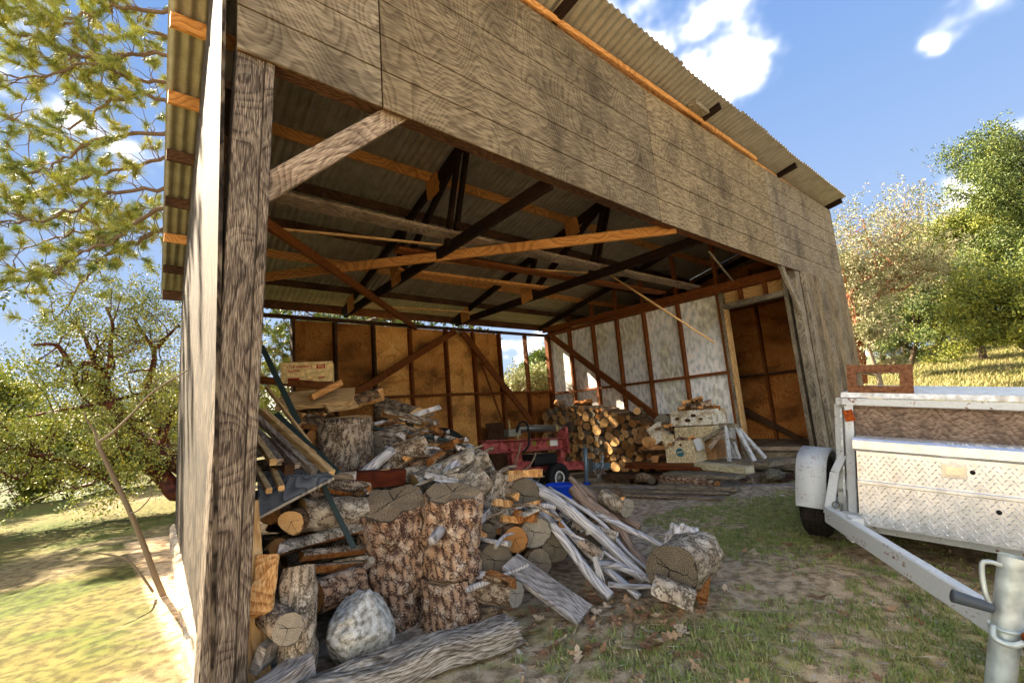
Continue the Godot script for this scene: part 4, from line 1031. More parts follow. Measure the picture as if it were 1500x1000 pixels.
func build_limbs_on_heap():
	var limb := tube("driftwood_limb", [Vector3(1.14, 0.68, -2.72), Vector3(1.28, 0.76, -2.74), Vector3(1.43, 0.83, -2.80)], 0.036, 0.030, M.drift, self, 12, 5, 0.25, 8.0)
	tag(limb, "whitish limb leaning on the tan-topped stump", "limb")
	var fork := thing("driftwood_limb", "forked pale blue-grey limb lying over the heap behind the blocks", "limb")
	tube("branch", [Vector3(1.56, 0.60, -2.52), Vector3(1.74, 0.69, -2.62), Vector3(1.98, 0.78, -2.74)], 0.030, 0.036, M.drift, fork, 12, 5, 0.2, 8.0)
	tube("branch", [Vector3(1.64, 0.70, -2.66), Vector3(1.76, 0.71, -2.66), Vector3(1.90, 0.75, -2.71)], 0.022, 0.026, M.drift, fork, 10, 5, 0.2, 8.0)
	var pole := tube("ribbed_rod", [Vector3(1.44, 1.005, -3.40), Vector3(1.75, 0.93, -3.20), Vector3(2.13, 0.80, -2.96)], 0.014, 0.014, M.green_metal, self, 8, 8)
	tag(pole, "greenish ribbed rod lying along the crest of the heap", "rod")
	var pipe := tube("curved_pipe", [Vector3(2.02, 0.87, -3.10), Vector3(2.13, 0.79, -2.95), Vector3(2.20, 0.70, -2.86), Vector3(2.205, 0.60, -2.80), Vector3(2.17, 0.50, -2.76)], 0.024, 0.026, M.bark_pale, self, 12, 6, 0.08, 10.0)
	tag(pipe, "grey curved limb bending down like a pipe beside the heap", "limb")
	var knot := tube("broken_branch", [Vector3(1.27, 0.42, -2.12), Vector3(1.36, 0.445, -2.17), Vector3(1.44, 0.46, -2.24)], 0.020, 0.030, M.drift, self, 10, 5, 0.3, 10.0)
	tag(knot, "pale broken branch stub wedged between the two chopping blocks", "branch")

func build_carton():
	var box := thing("carton", "cream carton printed in red on top of the heap by the opening", "box", Vector3(1.37, 1.385, -4.10))
	var turn := -0.42
	box.rotation.y = turn
	var st := tool(); box_into(st, Vector3(-0.195, 0.0, -0.12), Vector3(0.195, 0.165, 0.10))
	var body := MeshInstance3D.new(); body.name = "body"; body.mesh = finish(st); body.material_override = M.carton
	box.add_child(body)
	var font := SystemFont.new(); font.font_names = PackedStringArray(["Droid Sans"]); font.font_weight = 700
	for t in [["XCLP HINBOCK", Vector3(-0.055, 0.128, 0.1015), 0.0009], ["XAREN", Vector3(-0.095, 0.095, 0.1015), 0.0009]]:
		var tm := TextMesh.new(); tm.text = t[0]; tm.font = font; tm.font_size = 30; tm.pixel_size = t[2]; tm.depth = 0.0008
		var o := MeshInstance3D.new(); o.name = "lettering"; o.mesh = tm; o.material_override = M.print_red
		box.add_child(o, true); o.position = t[1]
	for q in [[Vector3(0.105, 0.125, 0.1012), Vector3(0.065, 0.032, 0.001)], [Vector3(-0.10, 0.022, 0.1012), Vector3(0.085, 0.036, 0.001)], [Vector3(0.11, 0.035, 0.1012), Vector3(0.05, 0.010, 0.001)], [Vector3(0.03, 0.022, 0.1012), Vector3(0.03, 0.006, 0.001)]]:
		var bm := BoxMesh.new(); bm.size = q[1]
		var o := MeshInstance3D.new(); o.name = "print_block"; o.mesh = bm; o.material_override = M.print_red
		box.add_child(o, true); o.position = q[0]
	var tag_text := TextMesh.new(); tag_text.text = "RS2"; tag_text.font = font; tag_text.font_size = 30; tag_text.pixel_size = 0.0009; tag_text.depth = 0.0008
	var w := MeshInstance3D.new(); w.name = "lettering"; w.mesh = tag_text; w.material_override = M.carton
	box.add_child(w, true); w.position = Vector3(0.105, 0.125, 0.1026)
	for s in [[-0.10, 0.03], [0.09, -0.04]]:
		var f := board_shape(0.18, 0.05, 0.004)
		var o := MeshInstance3D.new(); o.name = "flap"; o.mesh = f; o.material_override = M.cardboard
		box.add_child(o, true); o.position = Vector3(s[0], 0.17, s[1]); o.rotation = Vector3(1.2, 0.1, 0.1)

# ---------------------------------------------------------------- big pieces at the front
# A thick pine round standing on end: bark plates stand proud of the furrows.
func pine_round(height: float, r0: float, r1: float, seed_: int, slant := 0.0) -> ArrayMesh:
	var cell := noise_of(seed_, 11.0, 1, FastNoiseLite.TYPE_CELLULAR); cell.cellular_return_type = FastNoiseLite.RETURN_DISTANCE2_SUB
	var fine := noise_of(seed_ + 1, 26.0, 3); var wide := noise_of(seed_ + 2, 3.0, 2)
	var n := 110; var m := 64
	var st := tool(false)
	var rings := []
	for i in m + 1:
		var t := float(i) / m
		var row := []
		for k in n + 1:
			var a := TAU * (k % n) / n
			var d := Vector3(cos(a), 0, sin(a))
			var r := lerpf(r0, r1, t)
			var q := Vector3(d.x * r * 1.25, t * height * 0.55, d.z * r * 1.25)
			var plate := cell.get_noise_3d(q.x, q.y, q.z)
			r += clampf((plate + 1.0) * 0.045, 0.0, 0.020) + fine.get_noise_3d(q.x, q.y, q.z) * 0.006 + wide.get_noise_3d(q.x, q.y, q.z) * 0.03
			if i == m or i == 0: r -= 0.006
			row.append([Vector3(d.x * r, t * (height + slant * r * (d.x * 0.62 - d.z * 0.78)) + (wide.get_noise_2d(d.x * 0.2, d.z * 0.2) * 0.03 if i == m else 0.0), d.z * r), Vector2(float(k) / n * TAU * r0, t * height)])
		rings.append(row)
	for i in m:
		for k in n:
			var a = rings[i][k]; var b = rings[i][k + 1]; var c = rings[i + 1][k + 1]; var d = rings[i + 1][k]
			quad(st, a[0], b[0], c[0], d[0], a[1], b[1], c[1], d[1])
	var mesh := finish(st)
	var cap := tool()
	for k in n:
		var a: Vector3 = rings[m][k][0]; var b: Vector3 = rings[m][k + 1][0]
		tri(cap, Vector3(0, height, 0), a, b, Vector2(0.5, 0.5), Vector2(0.5 + 0.47 * cos(TAU * k / n), 0.5 + 0.47 * sin(TAU * k / n)), Vector2(0.5 + 0.47 * cos(TAU * (k + 1) / n), 0.5 + 0.47 * sin(TAU * (k + 1) / n)))
	return finish(cap, mesh)

func build_front_wood():
	for t in [
		["left chopping block, upper pine round with flaky orange bark and grey top", Vector3(1.262, 0.165, -2.475), 0.415, 0.172, 0.165, 3, 0.02, 0.34],
		["left chopping block, dark lower pine round it stands on", Vector3(1.245, -0.02, -2.46), 0.183, 0.135, 0.142, 5, 0.0, 0.0],
		["right chopping block, upper pine round with brightest orange bark", Vector3(1.475, 0.205, -2.245), 0.40, 0.140, 0.135, 7, -0.02, 0.22],
		["right chopping block, brown lower pine round flaring at its foot", Vector3(1.432, -0.02, -2.24), 0.223, 0.150, 0.125, 9, 0.0, 0.0],
	]:
		var o := solid("chopping_block", pine_round(t[2], t[3], t[4], t[5], t[7]), [M.bark_pine, M.end_block], self, Transform3D(Basis(Vector3.BACK, t[6]), t[1]))
		tag(o, t[0], "chopping block")
	# lichen-grey boulder
	var n := noise_of(33, 2.4, 2); var f := noise_of(34, 13.0, 4)
	var sm := SphereMesh.new(); sm.radial_segments = 72; sm.rings = 48; sm.radius = 1.0; sm.height = 2.0
	var arr := sm.get_mesh_arrays()
	var vs: PackedVector3Array = arr[Mesh.ARRAY_VERTEX]
	var planes := []
	var r := RandomNumberGenerator.new(); r.seed = 12
	for k in 15: planes.append([Vector3(r.randfn(), r.randfn(), r.randfn()).normalized(), r.randf_range(0.72, 0.90)])
	for i in vs.size():
		var d := vs[i].normalized()
		var rad := 1.0 + n.get_noise_3dv(d) * 0.15
		for p in planes:
			var c: float = d.dot(p[0])
			if c > 0.1: rad = minf(rad, p[1] / c)
		vs[i] = d * (rad + f.get_noise_3dv(d) * 0.022) * Vector3(0.162, 0.150, 0.14)
	arr[Mesh.ARRAY_VERTEX] = vs
	var am := ArrayMesh.new(); am.add_surface_from_arrays(Mesh.PRIMITIVE_TRIANGLES, arr)
	var st := SurfaceTool.new(); st.create_from(am, 0); st.generate_normals()
	var rock := solid("boulder", st.commit(), M.rock, self, Transform3D(Basis(Vector3.UP, 0.6), Vector3(0.925, 0.128, -2.165)))
	tag(rock, "angular pale grey boulder before the left chopping block", "boulder")
	# weathered beam lying in front, its grain split into ridges
	var beam := solid("beam", riven_beam(1.02, 0.17, 0.11, 8), M.ridge_wood, self, from_to(Vector3(0.46, 0.052, -1.985), Vector3(1.455, 0.055, -1.79)))
	tag(beam, "long weathered grey beam lying on the ground before the boulder", "beam")
	var lump := solid("log", log_shape(0.44, 0.078, 0.062, 28, 14, 0.16, 0.03, 21, 7.0, 0.15, 0.05), [M.bark_pale, M.end_grey], self, from_to(Vector3(0.655, 0.03, -2.10), Vector3(0.678, 0.43, -2.15)))
	tag(lump, "crooked upright log with grey cut top, left of the boulder", "log")
	var block := board("plank", Vector3(0.42, 0.075, -1.92), Vector3(0.66, 0.10, -2.03), 0.14, 0.09, M.silver_wood, self)
	tag(block, "short silvery plank stump at the foot of the post", "plank")
	var scrap := board("plank", Vector3(0.50, 0.19, -2.06), Vector3(0.72, 0.20, -2.24), 0.10, 0.035, M.silver_wood, self, Vector3(0.4, 0.9, 0.2))
	tag(scrap, "silvery plank end just under the yellow-hearted log", "plank")
	var lean := board("plank", Vector3(0.515, 0.10, -2.13), Vector3(0.50, 0.72, -2.25), 0.09, 0.035, M.pale_fir, self, Vector3(1, 0, 0))
	tag(lean, "tan plank standing tight behind the corner post", "plank")
	var plank := board("plank", Vector3(1.70, 0.235, -2.06), Vector3(1.80, 0.035, -1.66), 0.13, 0.03, M.silver_wood, self, Vector3(0.8, 0.1, 0.2), 0.004, 0.006)
	tag(plank, "grey plank sloping from the log ends to the leaves", "plank")
	# silvery driftwood limbs
	for t in [
		["thickest silvery driftwood limb, topmost of the fan", [Vector3(2.15, 0.56, -2.40), Vector3(2.20, 0.47, -2.22), Vector3(2.262, 0.34, -2.05), Vector3(2.285, 0.20, -1.85), Vector3(2.295, 0.06, -1.66)], 0.050, 0.036],
		["silvery driftwood limb at the near edge of the fan", [Vector3(2.05, 0.42, -2.17), Vector3(2.05, 0.32, -2.05), Vector3(2.06, 0.19, -1.92), Vector3(2.05, 0.10, -1.80), Vector3(2.035, 0.045, -1.69)], 0.034, 0.034],
		["slender silvery driftwood limb, second from the near edge", [Vector3(2.15, 0.44, -2.22), Vector3(2.14, 0.32, -2.08), Vector3(2.17, 0.17, -1.90), Vector3(2.17, 0.09, -1.75), Vector3(2.15, 0.03, -1.60)], 0.026, 0.024],
		["driftwood limb curving across the lower ends of the fan", [Vector3(2.13, 0.14, -1.87), Vector3(2.21, 0.135, -1.79), Vector3(2.28, 0.09, -1.70), Vector3(2.36, 0.03, -1.60)], 0.034, 0.026],
		["brownish driftwood limb behind the thickest one", [Vector3(2.51, 0.47, -2.30), Vector3(2.48, 0.38, -2.16), Vector3(2.515, 0.26, -1.98), Vector3(2.47, 0.16, -1.86), Vector3(2.43, 0.07, -1.72)], 0.055, 0.032],
		["thin crooked driftwood limb reaching to the heavy end round", [Vector3(2.44, 0.36, -2.17), Vector3(2.50, 0.29, -2.00), Vector3(2.52, 0.25, -1.90), Vector3(2.54, 0.20, -1.76), Vector3(2.53, 0.16, -1.63)], 0.034, 0.020],
		["rough bark-covered limb farthest back in the fan", [Vector3(2.64, 0.45, -2.38), Vector3(2.68, 0.36, -2.24), Vector3(2.73, 0.28, -2.13), Vector3(2.78, 0.20, -2.00)], 0.055, 0.040],
		["thin bleached branch lying over the near limbs of the fan", [Vector3(2.02, 0.36, -2.10), Vector3(2.10, 0.30, -2.00), Vector3(2.20, 0.22, -1.90), Vector3(2.26, 0.12, -1.74), Vector3(2.33, 0.05, -1.62)], 0.016, 0.008],
		["thin bleached branch crossing behind the thickest limb", [Vector3(2.30, 0.50, -2.34), Vector3(2.36, 0.38, -2.12), Vector3(2.40, 0.28, -1.98), Vector3(2.38, 0.16, -1.82), Vector3(2.41, 0.05, -1.66)], 0.020, 0.010],
		["grey forked branch low under the fan's lower ends", [Vector3(2.06, 0.09, -1.72), Vector3(2.14, 0.075, -1.64), Vector3(2.24, 0.06, -1.57), Vector3(2.33, 0.03, -1.50)], 0.018, 0.012],
		["short pointed driftwood stub standing between the fan's limbs", [Vector3(2.10, 0.07, -1.80), Vector3(2.09, 0.14, -1.80), Vector3(2.08, 0.21, -1.81)], 0.030, 0.014],
		["brown bark slab rising behind the blue bucket", [Vector3(2.62, 0.36, -2.30), Vector3(2.62, 0.45, -2.36), Vector3(2.60, 0.53, -2.42)], 0.05, 0.02],
	]:
		var o := tube("driftwood_limb", t[1], t[2] * 0.86, t[3] * 0.8, M.drift if not ("brown" in t[0] or "rough" in t[0]) else M.drift_brown, self, 16, 9, 0.34, 5.0, 0.8)
		tag(o, t[0], "limb")
	var root := solid("root_burl", root_shape(), M.drift_pale, self, Transform3D(Basis(Vector3.UP, 0.3), Vector3(2.46, 0.185, -1.50)))
	tag(root, "bleached gnarled root burl resting on the heavy end round", "root")
	var tw := tube("twig", [Vector3(2.22, 0.02, -1.28), Vector3(2.33, 0.03, -1.10), Vector3(2.42, 0.02, -0.98)], 0.003, 0.002, M.weathered, self, 5, 3)
	tag(tw, "thin twig on the ground below the heavy end round", "twig")

func root_shape() -> ArrayMesh:
	var n := noise_of(71, 1.6, 3); var f := noise_of(72, 6.0, 3)
	var sm := SphereMesh.new(); sm.radial_segments = 48; sm.rings = 30; sm.radius = 1.0; sm.height = 2.0
	var arr := sm.get_mesh_arrays()
	var vs: PackedVector3Array = arr[Mesh.ARRAY_VERTEX]
	for i in vs.size():
		var d := vs[i].normalized()
		var fold := absf(sin(d.x * 2.0 + d.z * 3.0 + n.get_noise_3dv(d) * 4.0))
		vs[i] = d * (0.85 + n.get_noise_3dv(d * 0.8) * 0.45 + fold * 0.12 + f.get_noise_3dv(d * 0.7) * 0.05) * Vector3(0.085, 0.15, 0.11)
	arr[Mesh.ARRAY_VERTEX] = vs
	var am := ArrayMesh.new(); am.add_surface_from_arrays(Mesh.PRIMITIVE_TRIANGLES, arr)
	var st := SurfaceTool.new(); st.create_from(am, 0); st.generate_normals()
	return st.commit()

# Old squared timber along x, opened by checks along the grain.
func riven_beam(length: float, wide: float, high: float, seed_: int) -> ArrayMesh:
	var a := noise_of(seed_, 1.0, 3)
	var n := 56; var m := 46
	var st := tool(false)
	var rows := []
	for i in m + 1:
		var t := float(i) / m
		var row := []
		for k in n + 1:
			var th := TAU * (k % n) / n
			var c := cos(th); var s := sin(th)
			var p := 1.0 / pow(pow(absf(c), 5.0) + pow(absf(s), 5.0), 0.2)
			var y := s * p * high * 0.5; var z := c * p * wide * 0.5
			var g := a.get_noise_3d(t * 1.6 + y, y * 26.0, z * 26.0)
			var crack := -0.018 * smoothstep(0.18, 0.4, g) + 0.006 * g
			var big := a.get_noise_2d(t * 2.0, 40.0 + sign(z)) * 0.02
			var end := 1.0 - 0.25 * smoothstep(0.93, 1.0, t) * absf(a.get_noise_2d(k * 0.9, 3.0)) * 2.0
			row.append([Vector3((t - 0.5) * length + (a.get_noise_2d(k * 0.8, 9.0) * 0.05 if i == 0 or i == m else 0.0), (y + s * crack + big) * end, (z + c * crack) * end), Vector2(t * length, float(k) / n * (wide + high) * 2.0)])
		rows.append(row)
	for i in m:
		for k in n:
			var p = rows[i][k]; var q = rows[i][k + 1]; var r = rows[i + 1][k + 1]; var s = rows[i + 1][k]
			quad(st, p[0], q[0], r[0], s[0], p[1], q[1], r[1], s[1])
	for e in [0, m]:
		var mid := Vector3((float(e) / m - 0.5) * length, 0, 0)
		for k in n:
			var p: Vector3 = rows[e][k][0]; var q: Vector3 = rows[e][k + 1][0]
			if e == 0: tri(st, mid, q, p, Vector2(0, 0), Vector2(0.02, q.z), Vector2(0.02, p.z))
			else: tri(st, mid, p, q, Vector2(0, 0), Vector2(0.02, p.z), Vector2(0.02, q.z))
	return finish(st)

# ---------------------------------------------------------------- log splitter, bucket, tyre
func ring_shape(r: float, thick: float, wide: float, n := 40, m := 14) -> ArrayMesh:
	var st := tool(false)
	for i in n:
		for k in m:
			var p := []
			for q in [[i, k], [i + 1, k], [i + 1, k + 1], [i, k + 1]]:
				var a: float = TAU * q[0] / n; var b: float = TAU * q[1] / m
				var c := signf(cos(b)) * pow(absf(cos(b)), 0.6); var s := signf(sin(b)) * pow(absf(sin(b)), 0.6)
				var rr := r + thick * c
				p.append(Vector3(cos(a) * rr, sin(a) * rr, s * wide))
			quad(st, p[0], p[1], p[2], p[3])
	return finish(st)

func rod(called: String, a: Vector3, b: Vector3, r: float, mat, parent: Node = self, n := 14) -> MeshInstance3D:
	return tube(called, [a, b], r, r, mat, parent, n)

func build_splitter():
	var s := thing("log_splitter", "faded red log splitter with hydraulic ram on two wheels", "log splitter", Vector3(4.4, 0.0, -4.6))
	var z := -4.6
	# the I-beam: web and flanges
	var beam := group_of("beam", s)
	board("web", Vector3(3.50, 0.665, z), Vector3(4.86, 0.585, z), 0.12, 0.012, M.red_paint, beam)
	board("flange", Vector3(3.50, 0.735, z), Vector3(4.86, 0.655, z), 0.014, 0.15, M.red_paint, beam)
	board("flange", Vector3(3.50, 0.595, z), Vector3(4.86, 0.515, z), 0.014, 0.15, M.red_paint, beam)
	board("wedge_plate", Vector3(4.885, 0.46, z), Vector3(4.885, 0.80, z), 0.05, 0.17, M.red_paint, s, Vector3(1, 0, 0))
	var ram := rod("ram_cylinder", Vector3(4.08, 0.835, z), Vector3(4.78, 0.79, z), 0.045, M.steel, s, 18)
	ram.set_meta("label", "grey steel ram cylinder")
	rod("ram_rod", Vector3(4.78, 0.79, z), Vector3(4.88, 0.785, z), 0.022, M.chrome, s)
	rod("gland", Vector3(4.72, 0.794, z), Vector3(4.79, 0.79, z), 0.052, M.brass, s, 18)
	# valve with lever and hoses
	board("valve", Vector3(3.86, 0.80, z + 0.03), Vector3(4.06, 0.79, z + 0.03), 0.09, 0.09, M.steel, s)
	rod("valve_lever", Vector3(3.90, 0.76, z + 0.06), Vector3(3.885, 0.95, z + 0.06), 0.011, M.brass, s)
	rod("valve_port", Vector3(4.0, 0.70, z + 0.07), Vector3(4.0, 0.78, z + 0.07), 0.018, M.brass, s)
	tube("hose", [Vector3(3.99, 0.80, z + 0.08), Vector3(4.03, 0.91, z + 0.11), Vector3(4.12, 0.90, z + 0.12), Vector3(4.15, 0.77, z + 0.12), Vector3(4.13, 0.63, z + 0.12), Vector3(4.05, 0.55, z + 0.10)], 0.014, 0.014, M.rubber, s, 8, 6)
	tube("hose", [Vector3(4.02, 0.66, z + 0.09), Vector3(3.96, 0.56, z + 0.12), Vector3(3.90, 0.46, z + 0.12), Vector3(3.92, 0.38, z + 0.08)], 0.010, 0.010, M.pale_hose, s, 8, 6)
	tube("hose", [Vector3(4.28, 0.52, z + 0.08), Vector3(4.18, 0.44, z + 0.12), Vector3(4.08, 0.36, z + 0.12), Vector3(3.98, 0.33, z + 0.1)], 0.011, 0.011, M.pale_hose, s, 8, 6)
	# frame, legs, tank
	board("drawbar", Vector3(3.95, 0.40, z), Vector3(5.20, 0.255, z + 0.02), 0.11, 0.07, M.red_paint, s)
	board("upright", Vector3(4.01, 0.35, z), Vector3(3.98, 0.62, z), 0.17, 0.08, M.red_paint, s, Vector3(1, 0, 0))
	board("upright", Vector3(4.80, 0.30, z), Vector3(4.82, 0.52, z), 0.08, 0.07, M.red_paint, s, Vector3(1, 0, 0))
	board("tank", Vector3(3.62, 0.24, z + 0.03), Vector3(3.98, 0.22, z + 0.03), 0.20, 0.24, M.red_paint, s)
	board("plate", Vector3(3.68, 0.28, z + 0.152), Vector3(3.92, 0.265, z + 0.152), 0.11, 0.004, M.paper, s)
	board("decal", Vector3(4.62, 0.615, z + 0.0075), Vector3(4.76, 0.607, z + 0.0075), 0.085, 0.003, M.paper, s)
	board("decal", Vector3(4.57, 0.618, z + 0.0078), Vector3(4.605, 0.616, z + 0.0078), 0.075, 0.003, M.olive_print, s)
	board("decal", Vector3(4.30, 0.635, z + 0.0078), Vector3(4.36, 0.632, z + 0.0078), 0.07, 0.003, M.olive_print, s)
	board("engine", Vector3(4.22, 0.43, z - 0.02), Vector3(4.62, 0.41, z - 0.02), 0.15, 0.26, M.rubber, s, Vector3.UP, 0.03)
	rod("exhaust", Vector3(3.70, 0.34, z + 0.14), Vector3(3.78, 0.335, z + 0.16), 0.045, M.brass, s, 16)
	for k in 2:
		var c := Vector3(4.50, 0.19, z + (0.20 if k == 0 else -0.24))
		var w := group_of("wheel", s)
		solid("tyre", ring_shape(0.135, 0.052, 0.06), M.rubber, w, Transform3D(Basis(), c))
		solid("rim", ring_shape(0.075, 0.012, 0.05), M.paper, w, Transform3D(Basis(), c))
		rod("hub", c - Vector3(0, 0, 0.05), c + Vector3(0, 0, 0.05), 0.06, M.steel, w, 16)
	rod("axle", Vector3(4.5, 0.19, z - 0.24), Vector3(4.5, 0.19, z + 0.2), 0.016, M.steel, s)
	# jack and coupling end with its chain
	var jack := group_of("jack", s)
	rod("tube", Vector3(5.20, 0.02, z + 0.06), Vector3(5.25, 0.50, z + 0.06), 0.026, M.blue_steel, jack, 16)
	rod("foot", Vector3(5.20, 0.0, z + 0.06), Vector3(5.20, 0.03, z + 0.06), 0.055, M.bucket_blue, jack, 16)
	tube("crank", [Vector3(5.24, 0.47, z + 0.06), Vector3(5.16, 0.48, z + 0.08), Vector3(5.14, 0.40, z + 0.09), Vector3(5.12, 0.30, z + 0.09)], 0.008, 0.008, M.steel, jack, 6, 4)
	board("coupler", Vector3(5.20, 0.24, z + 0.02), Vector3(5.72, 0.185, z + 0.05), 0.09, 0.08, M.blue_steel, s)
	rod("latch", Vector3(5.60, 0.22, z + 0.05), Vector3(5.62, 0.36, z + 0.05), 0.018, M.blue_steel, s)
	board("bracket", Vector3(5.30, 0.14, z + 0.05), Vector3(5.32, 0.33, z + 0.05), 0.10, 0.05, M.steel, s, Vector3(1, 0, 0))
	for k in 16:
		var a := k * 1.7
		solid("chain_link", ring_shape(0.022, 0.005, 0.005, 12, 6), M.chrome, s, Transform3D(Basis(Vector3(sin(a), cos(a * 2.0), 0.4).normalized(), a * 1.3), Vector3(5.45 + 0.10 * sin(a * 2.3), 0.28 - 0.017 * k, z + 0.12 + 0.04 * cos(a))))
	# bucket
	var b := thing("bucket", "bright blue plastic bucket beside the driftwood", "bucket", Vector3(3.72, 0.0, -3.62))
	var st := tool(false)
	var prof := [Vector2(0.0, 0.012), Vector2(0.115, 0.012), Vector2(0.118, 0.03), Vector2(0.14, 0.24), Vector2(0.148, 0.245), Vector2(0.148, 0.262), Vector2(0.142, 0.264), Vector2(0.136, 0.262), Vector2(0.113, 0.03), Vector2(0.0, 0.026)]
	var n := 32
	for i in prof.size() - 1:
		for k in n:
			var a0 := TAU * k / n; var a1 := TAU * (k + 1) / n
			var p: Vector2 = prof[i]; var q: Vector2 = prof[i + 1]
			quad(st, Vector3(cos(a0) * p.x, p.y, sin(a0) * p.x), Vector3(cos(a1) * p.x, p.y, sin(a1) * p.x), Vector3(cos(a1) * q.x, q.y, sin(a1) * q.x), Vector3(cos(a0) * q.x, q.y, sin(a0) * q.x))
	var pail := MeshInstance3D.new(); pail.name = "pail"; pail.mesh = finish(st); pail.material_override = M.bucket_blue
	b.add_child(pail)
	var bail := tube("handle", [b.position + Vector3(-0.148, 0.23, 0), b.position + Vector3(-0.10, 0.16, 0.12), b.position + Vector3(0.0, 0.12, 0.155), b.position + Vector3(0.10, 0.16, 0.12), b.position + Vector3(0.148, 0.23, 0)], 0.004, 0.004, M.chrome, b, 6, 5)
	# tyre leaning in the dark behind the heap
	var t := solid("tyre", ring_shape(0.27, 0.065, 0.10, 48, 16), M.rubber, self, Transform3D(Basis(Vector3.UP, -0.5) * Basis(Vector3.RIGHT, -0.35), Vector3(3.02, 0.60, -4.75)))
	tag(t, "black tyre leaning behind the crest of the heap", "tyre")
	var drum := board("crate", Vector3(3.02, 0.0, -4.85), Vector3(3.02, 0.26, -4.85), 0.5, 0.4, M.dark_wood, self, Vector3(1, 0, 0))
	tag(drum, "low dark crate that the black tyre stands on", "crate")
	var panel := sheet_of("panel", [Vector3(4.98, 0.55, -6.35), Vector3(4.98, 0.92, -6.40), Vector3(5.36, 0.92, -6.40), Vector3(5.36, 0.55, -6.35)], 0.02, M.dark_wood, self)
	tag(panel, "dark square board standing by the back wall behind the splitter", "board")
	var stand := board("crate", Vector3(5.16, 0.0, -6.42), Vector3(5.16, 0.545, -6.42), 0.36, 0.22, M.dark_wood, self, Vector3(1, 0, 0))
	tag(stand, "dark wooden crate under the square board by the back wall", "crate")

# ---------------------------------------------------------------- cartons, trestle and boards in the right half
func carton_body(called: String, label: String, at: Vector3, size: Vector3, turn: float, tilt: float, mat) -> Node3D:
	var t := thing(called, label, "box", at)
	t.rotation = Vector3(tilt, turn, 0)
	var h := size * 0.5; var w := 0.006
	var walls := [[Vector3(-h.x, 0, -h.z), Vector3(-h.x + w, size.y, h.z)], [Vector3(h.x - w, 0, -h.z), Vector3(h.x, size.y, h.z)], [Vector3(-h.x + w, 0, -h.z), Vector3(h.x - w, size.y, -h.z + w)], [Vector3(-h.x + w, 0, h.z - w), Vector3(h.x - w, size.y, h.z)]]
	for q in walls:
		var st := tool(); box_into(st, q[0], q[1])
		var o := MeshInstance3D.new(); o.name = "side"; o.mesh = finish(st); o.material_override = mat
		t.add_child(o, true)
	var st := tool(); box_into(st, Vector3(-h.x + w, 0.002, -h.z + w), Vector3(h.x - w, 0.010, h.z - w))
	var o := MeshInstance3D.new(); o.name = "bottom"; o.mesh = finish(st); o.material_override = mat
	t.add_child(o, true)
	return t

func part_of(t: Node3D, called: String, mesh: Mesh, mat, at: Vector3, rot := Vector3.ZERO) -> MeshInstance3D:
	var o := MeshInstance3D.new(); o.name = called; o.mesh = mesh; o.material_override = mat
	t.add_child(o, true); o.position = at; o.rotation = rot
	return o

func disc(r: float, thick: float) -> ArrayMesh:
	var st := tool()
	var n := 24
	for k in n:
		var a := TAU * k / n; var b := TAU * (k + 1) / n
		tri(st, Vector3(0, 0, thick), Vector3(cos(b) * r, sin(b) * r, thick), Vector3(cos(a) * r, sin(a) * r, thick))
	return finish(st)

func kindling(count: int, at: Vector3, spread_: Vector3, label: String, seed_: int, size := 0.26):
	var r := RandomNumberGenerator.new(); r.seed = seed_
	for k in count:
		var o := solid("kindling", split_shape(size * r.randf_range(0.7, 1.1), r.randf_range(0.022, 0.045), r.randf_range(1.0, 2.2), seed_ + k, 0.1, 3), [[M.bark_dark, M.bark_pine][r.randi() % 2], [M.split, M.split, M.split_old][r.randi() % 3]], self, Transform3D(Basis(Vector3.UP, r.randf() * TAU) * Basis(Vector3.BACK, r.randf_range(-0.35, 0.35)) * Basis(Vector3.RIGHT, r.randf() * TAU), at + Vector3(r.randf_range(-1, 1) * spread_.x, r.randf_range(0, 1) * spread_.y, r.randf_range(-1, 1) * spread_.z)))
		tag(o, label, "kindling", label)

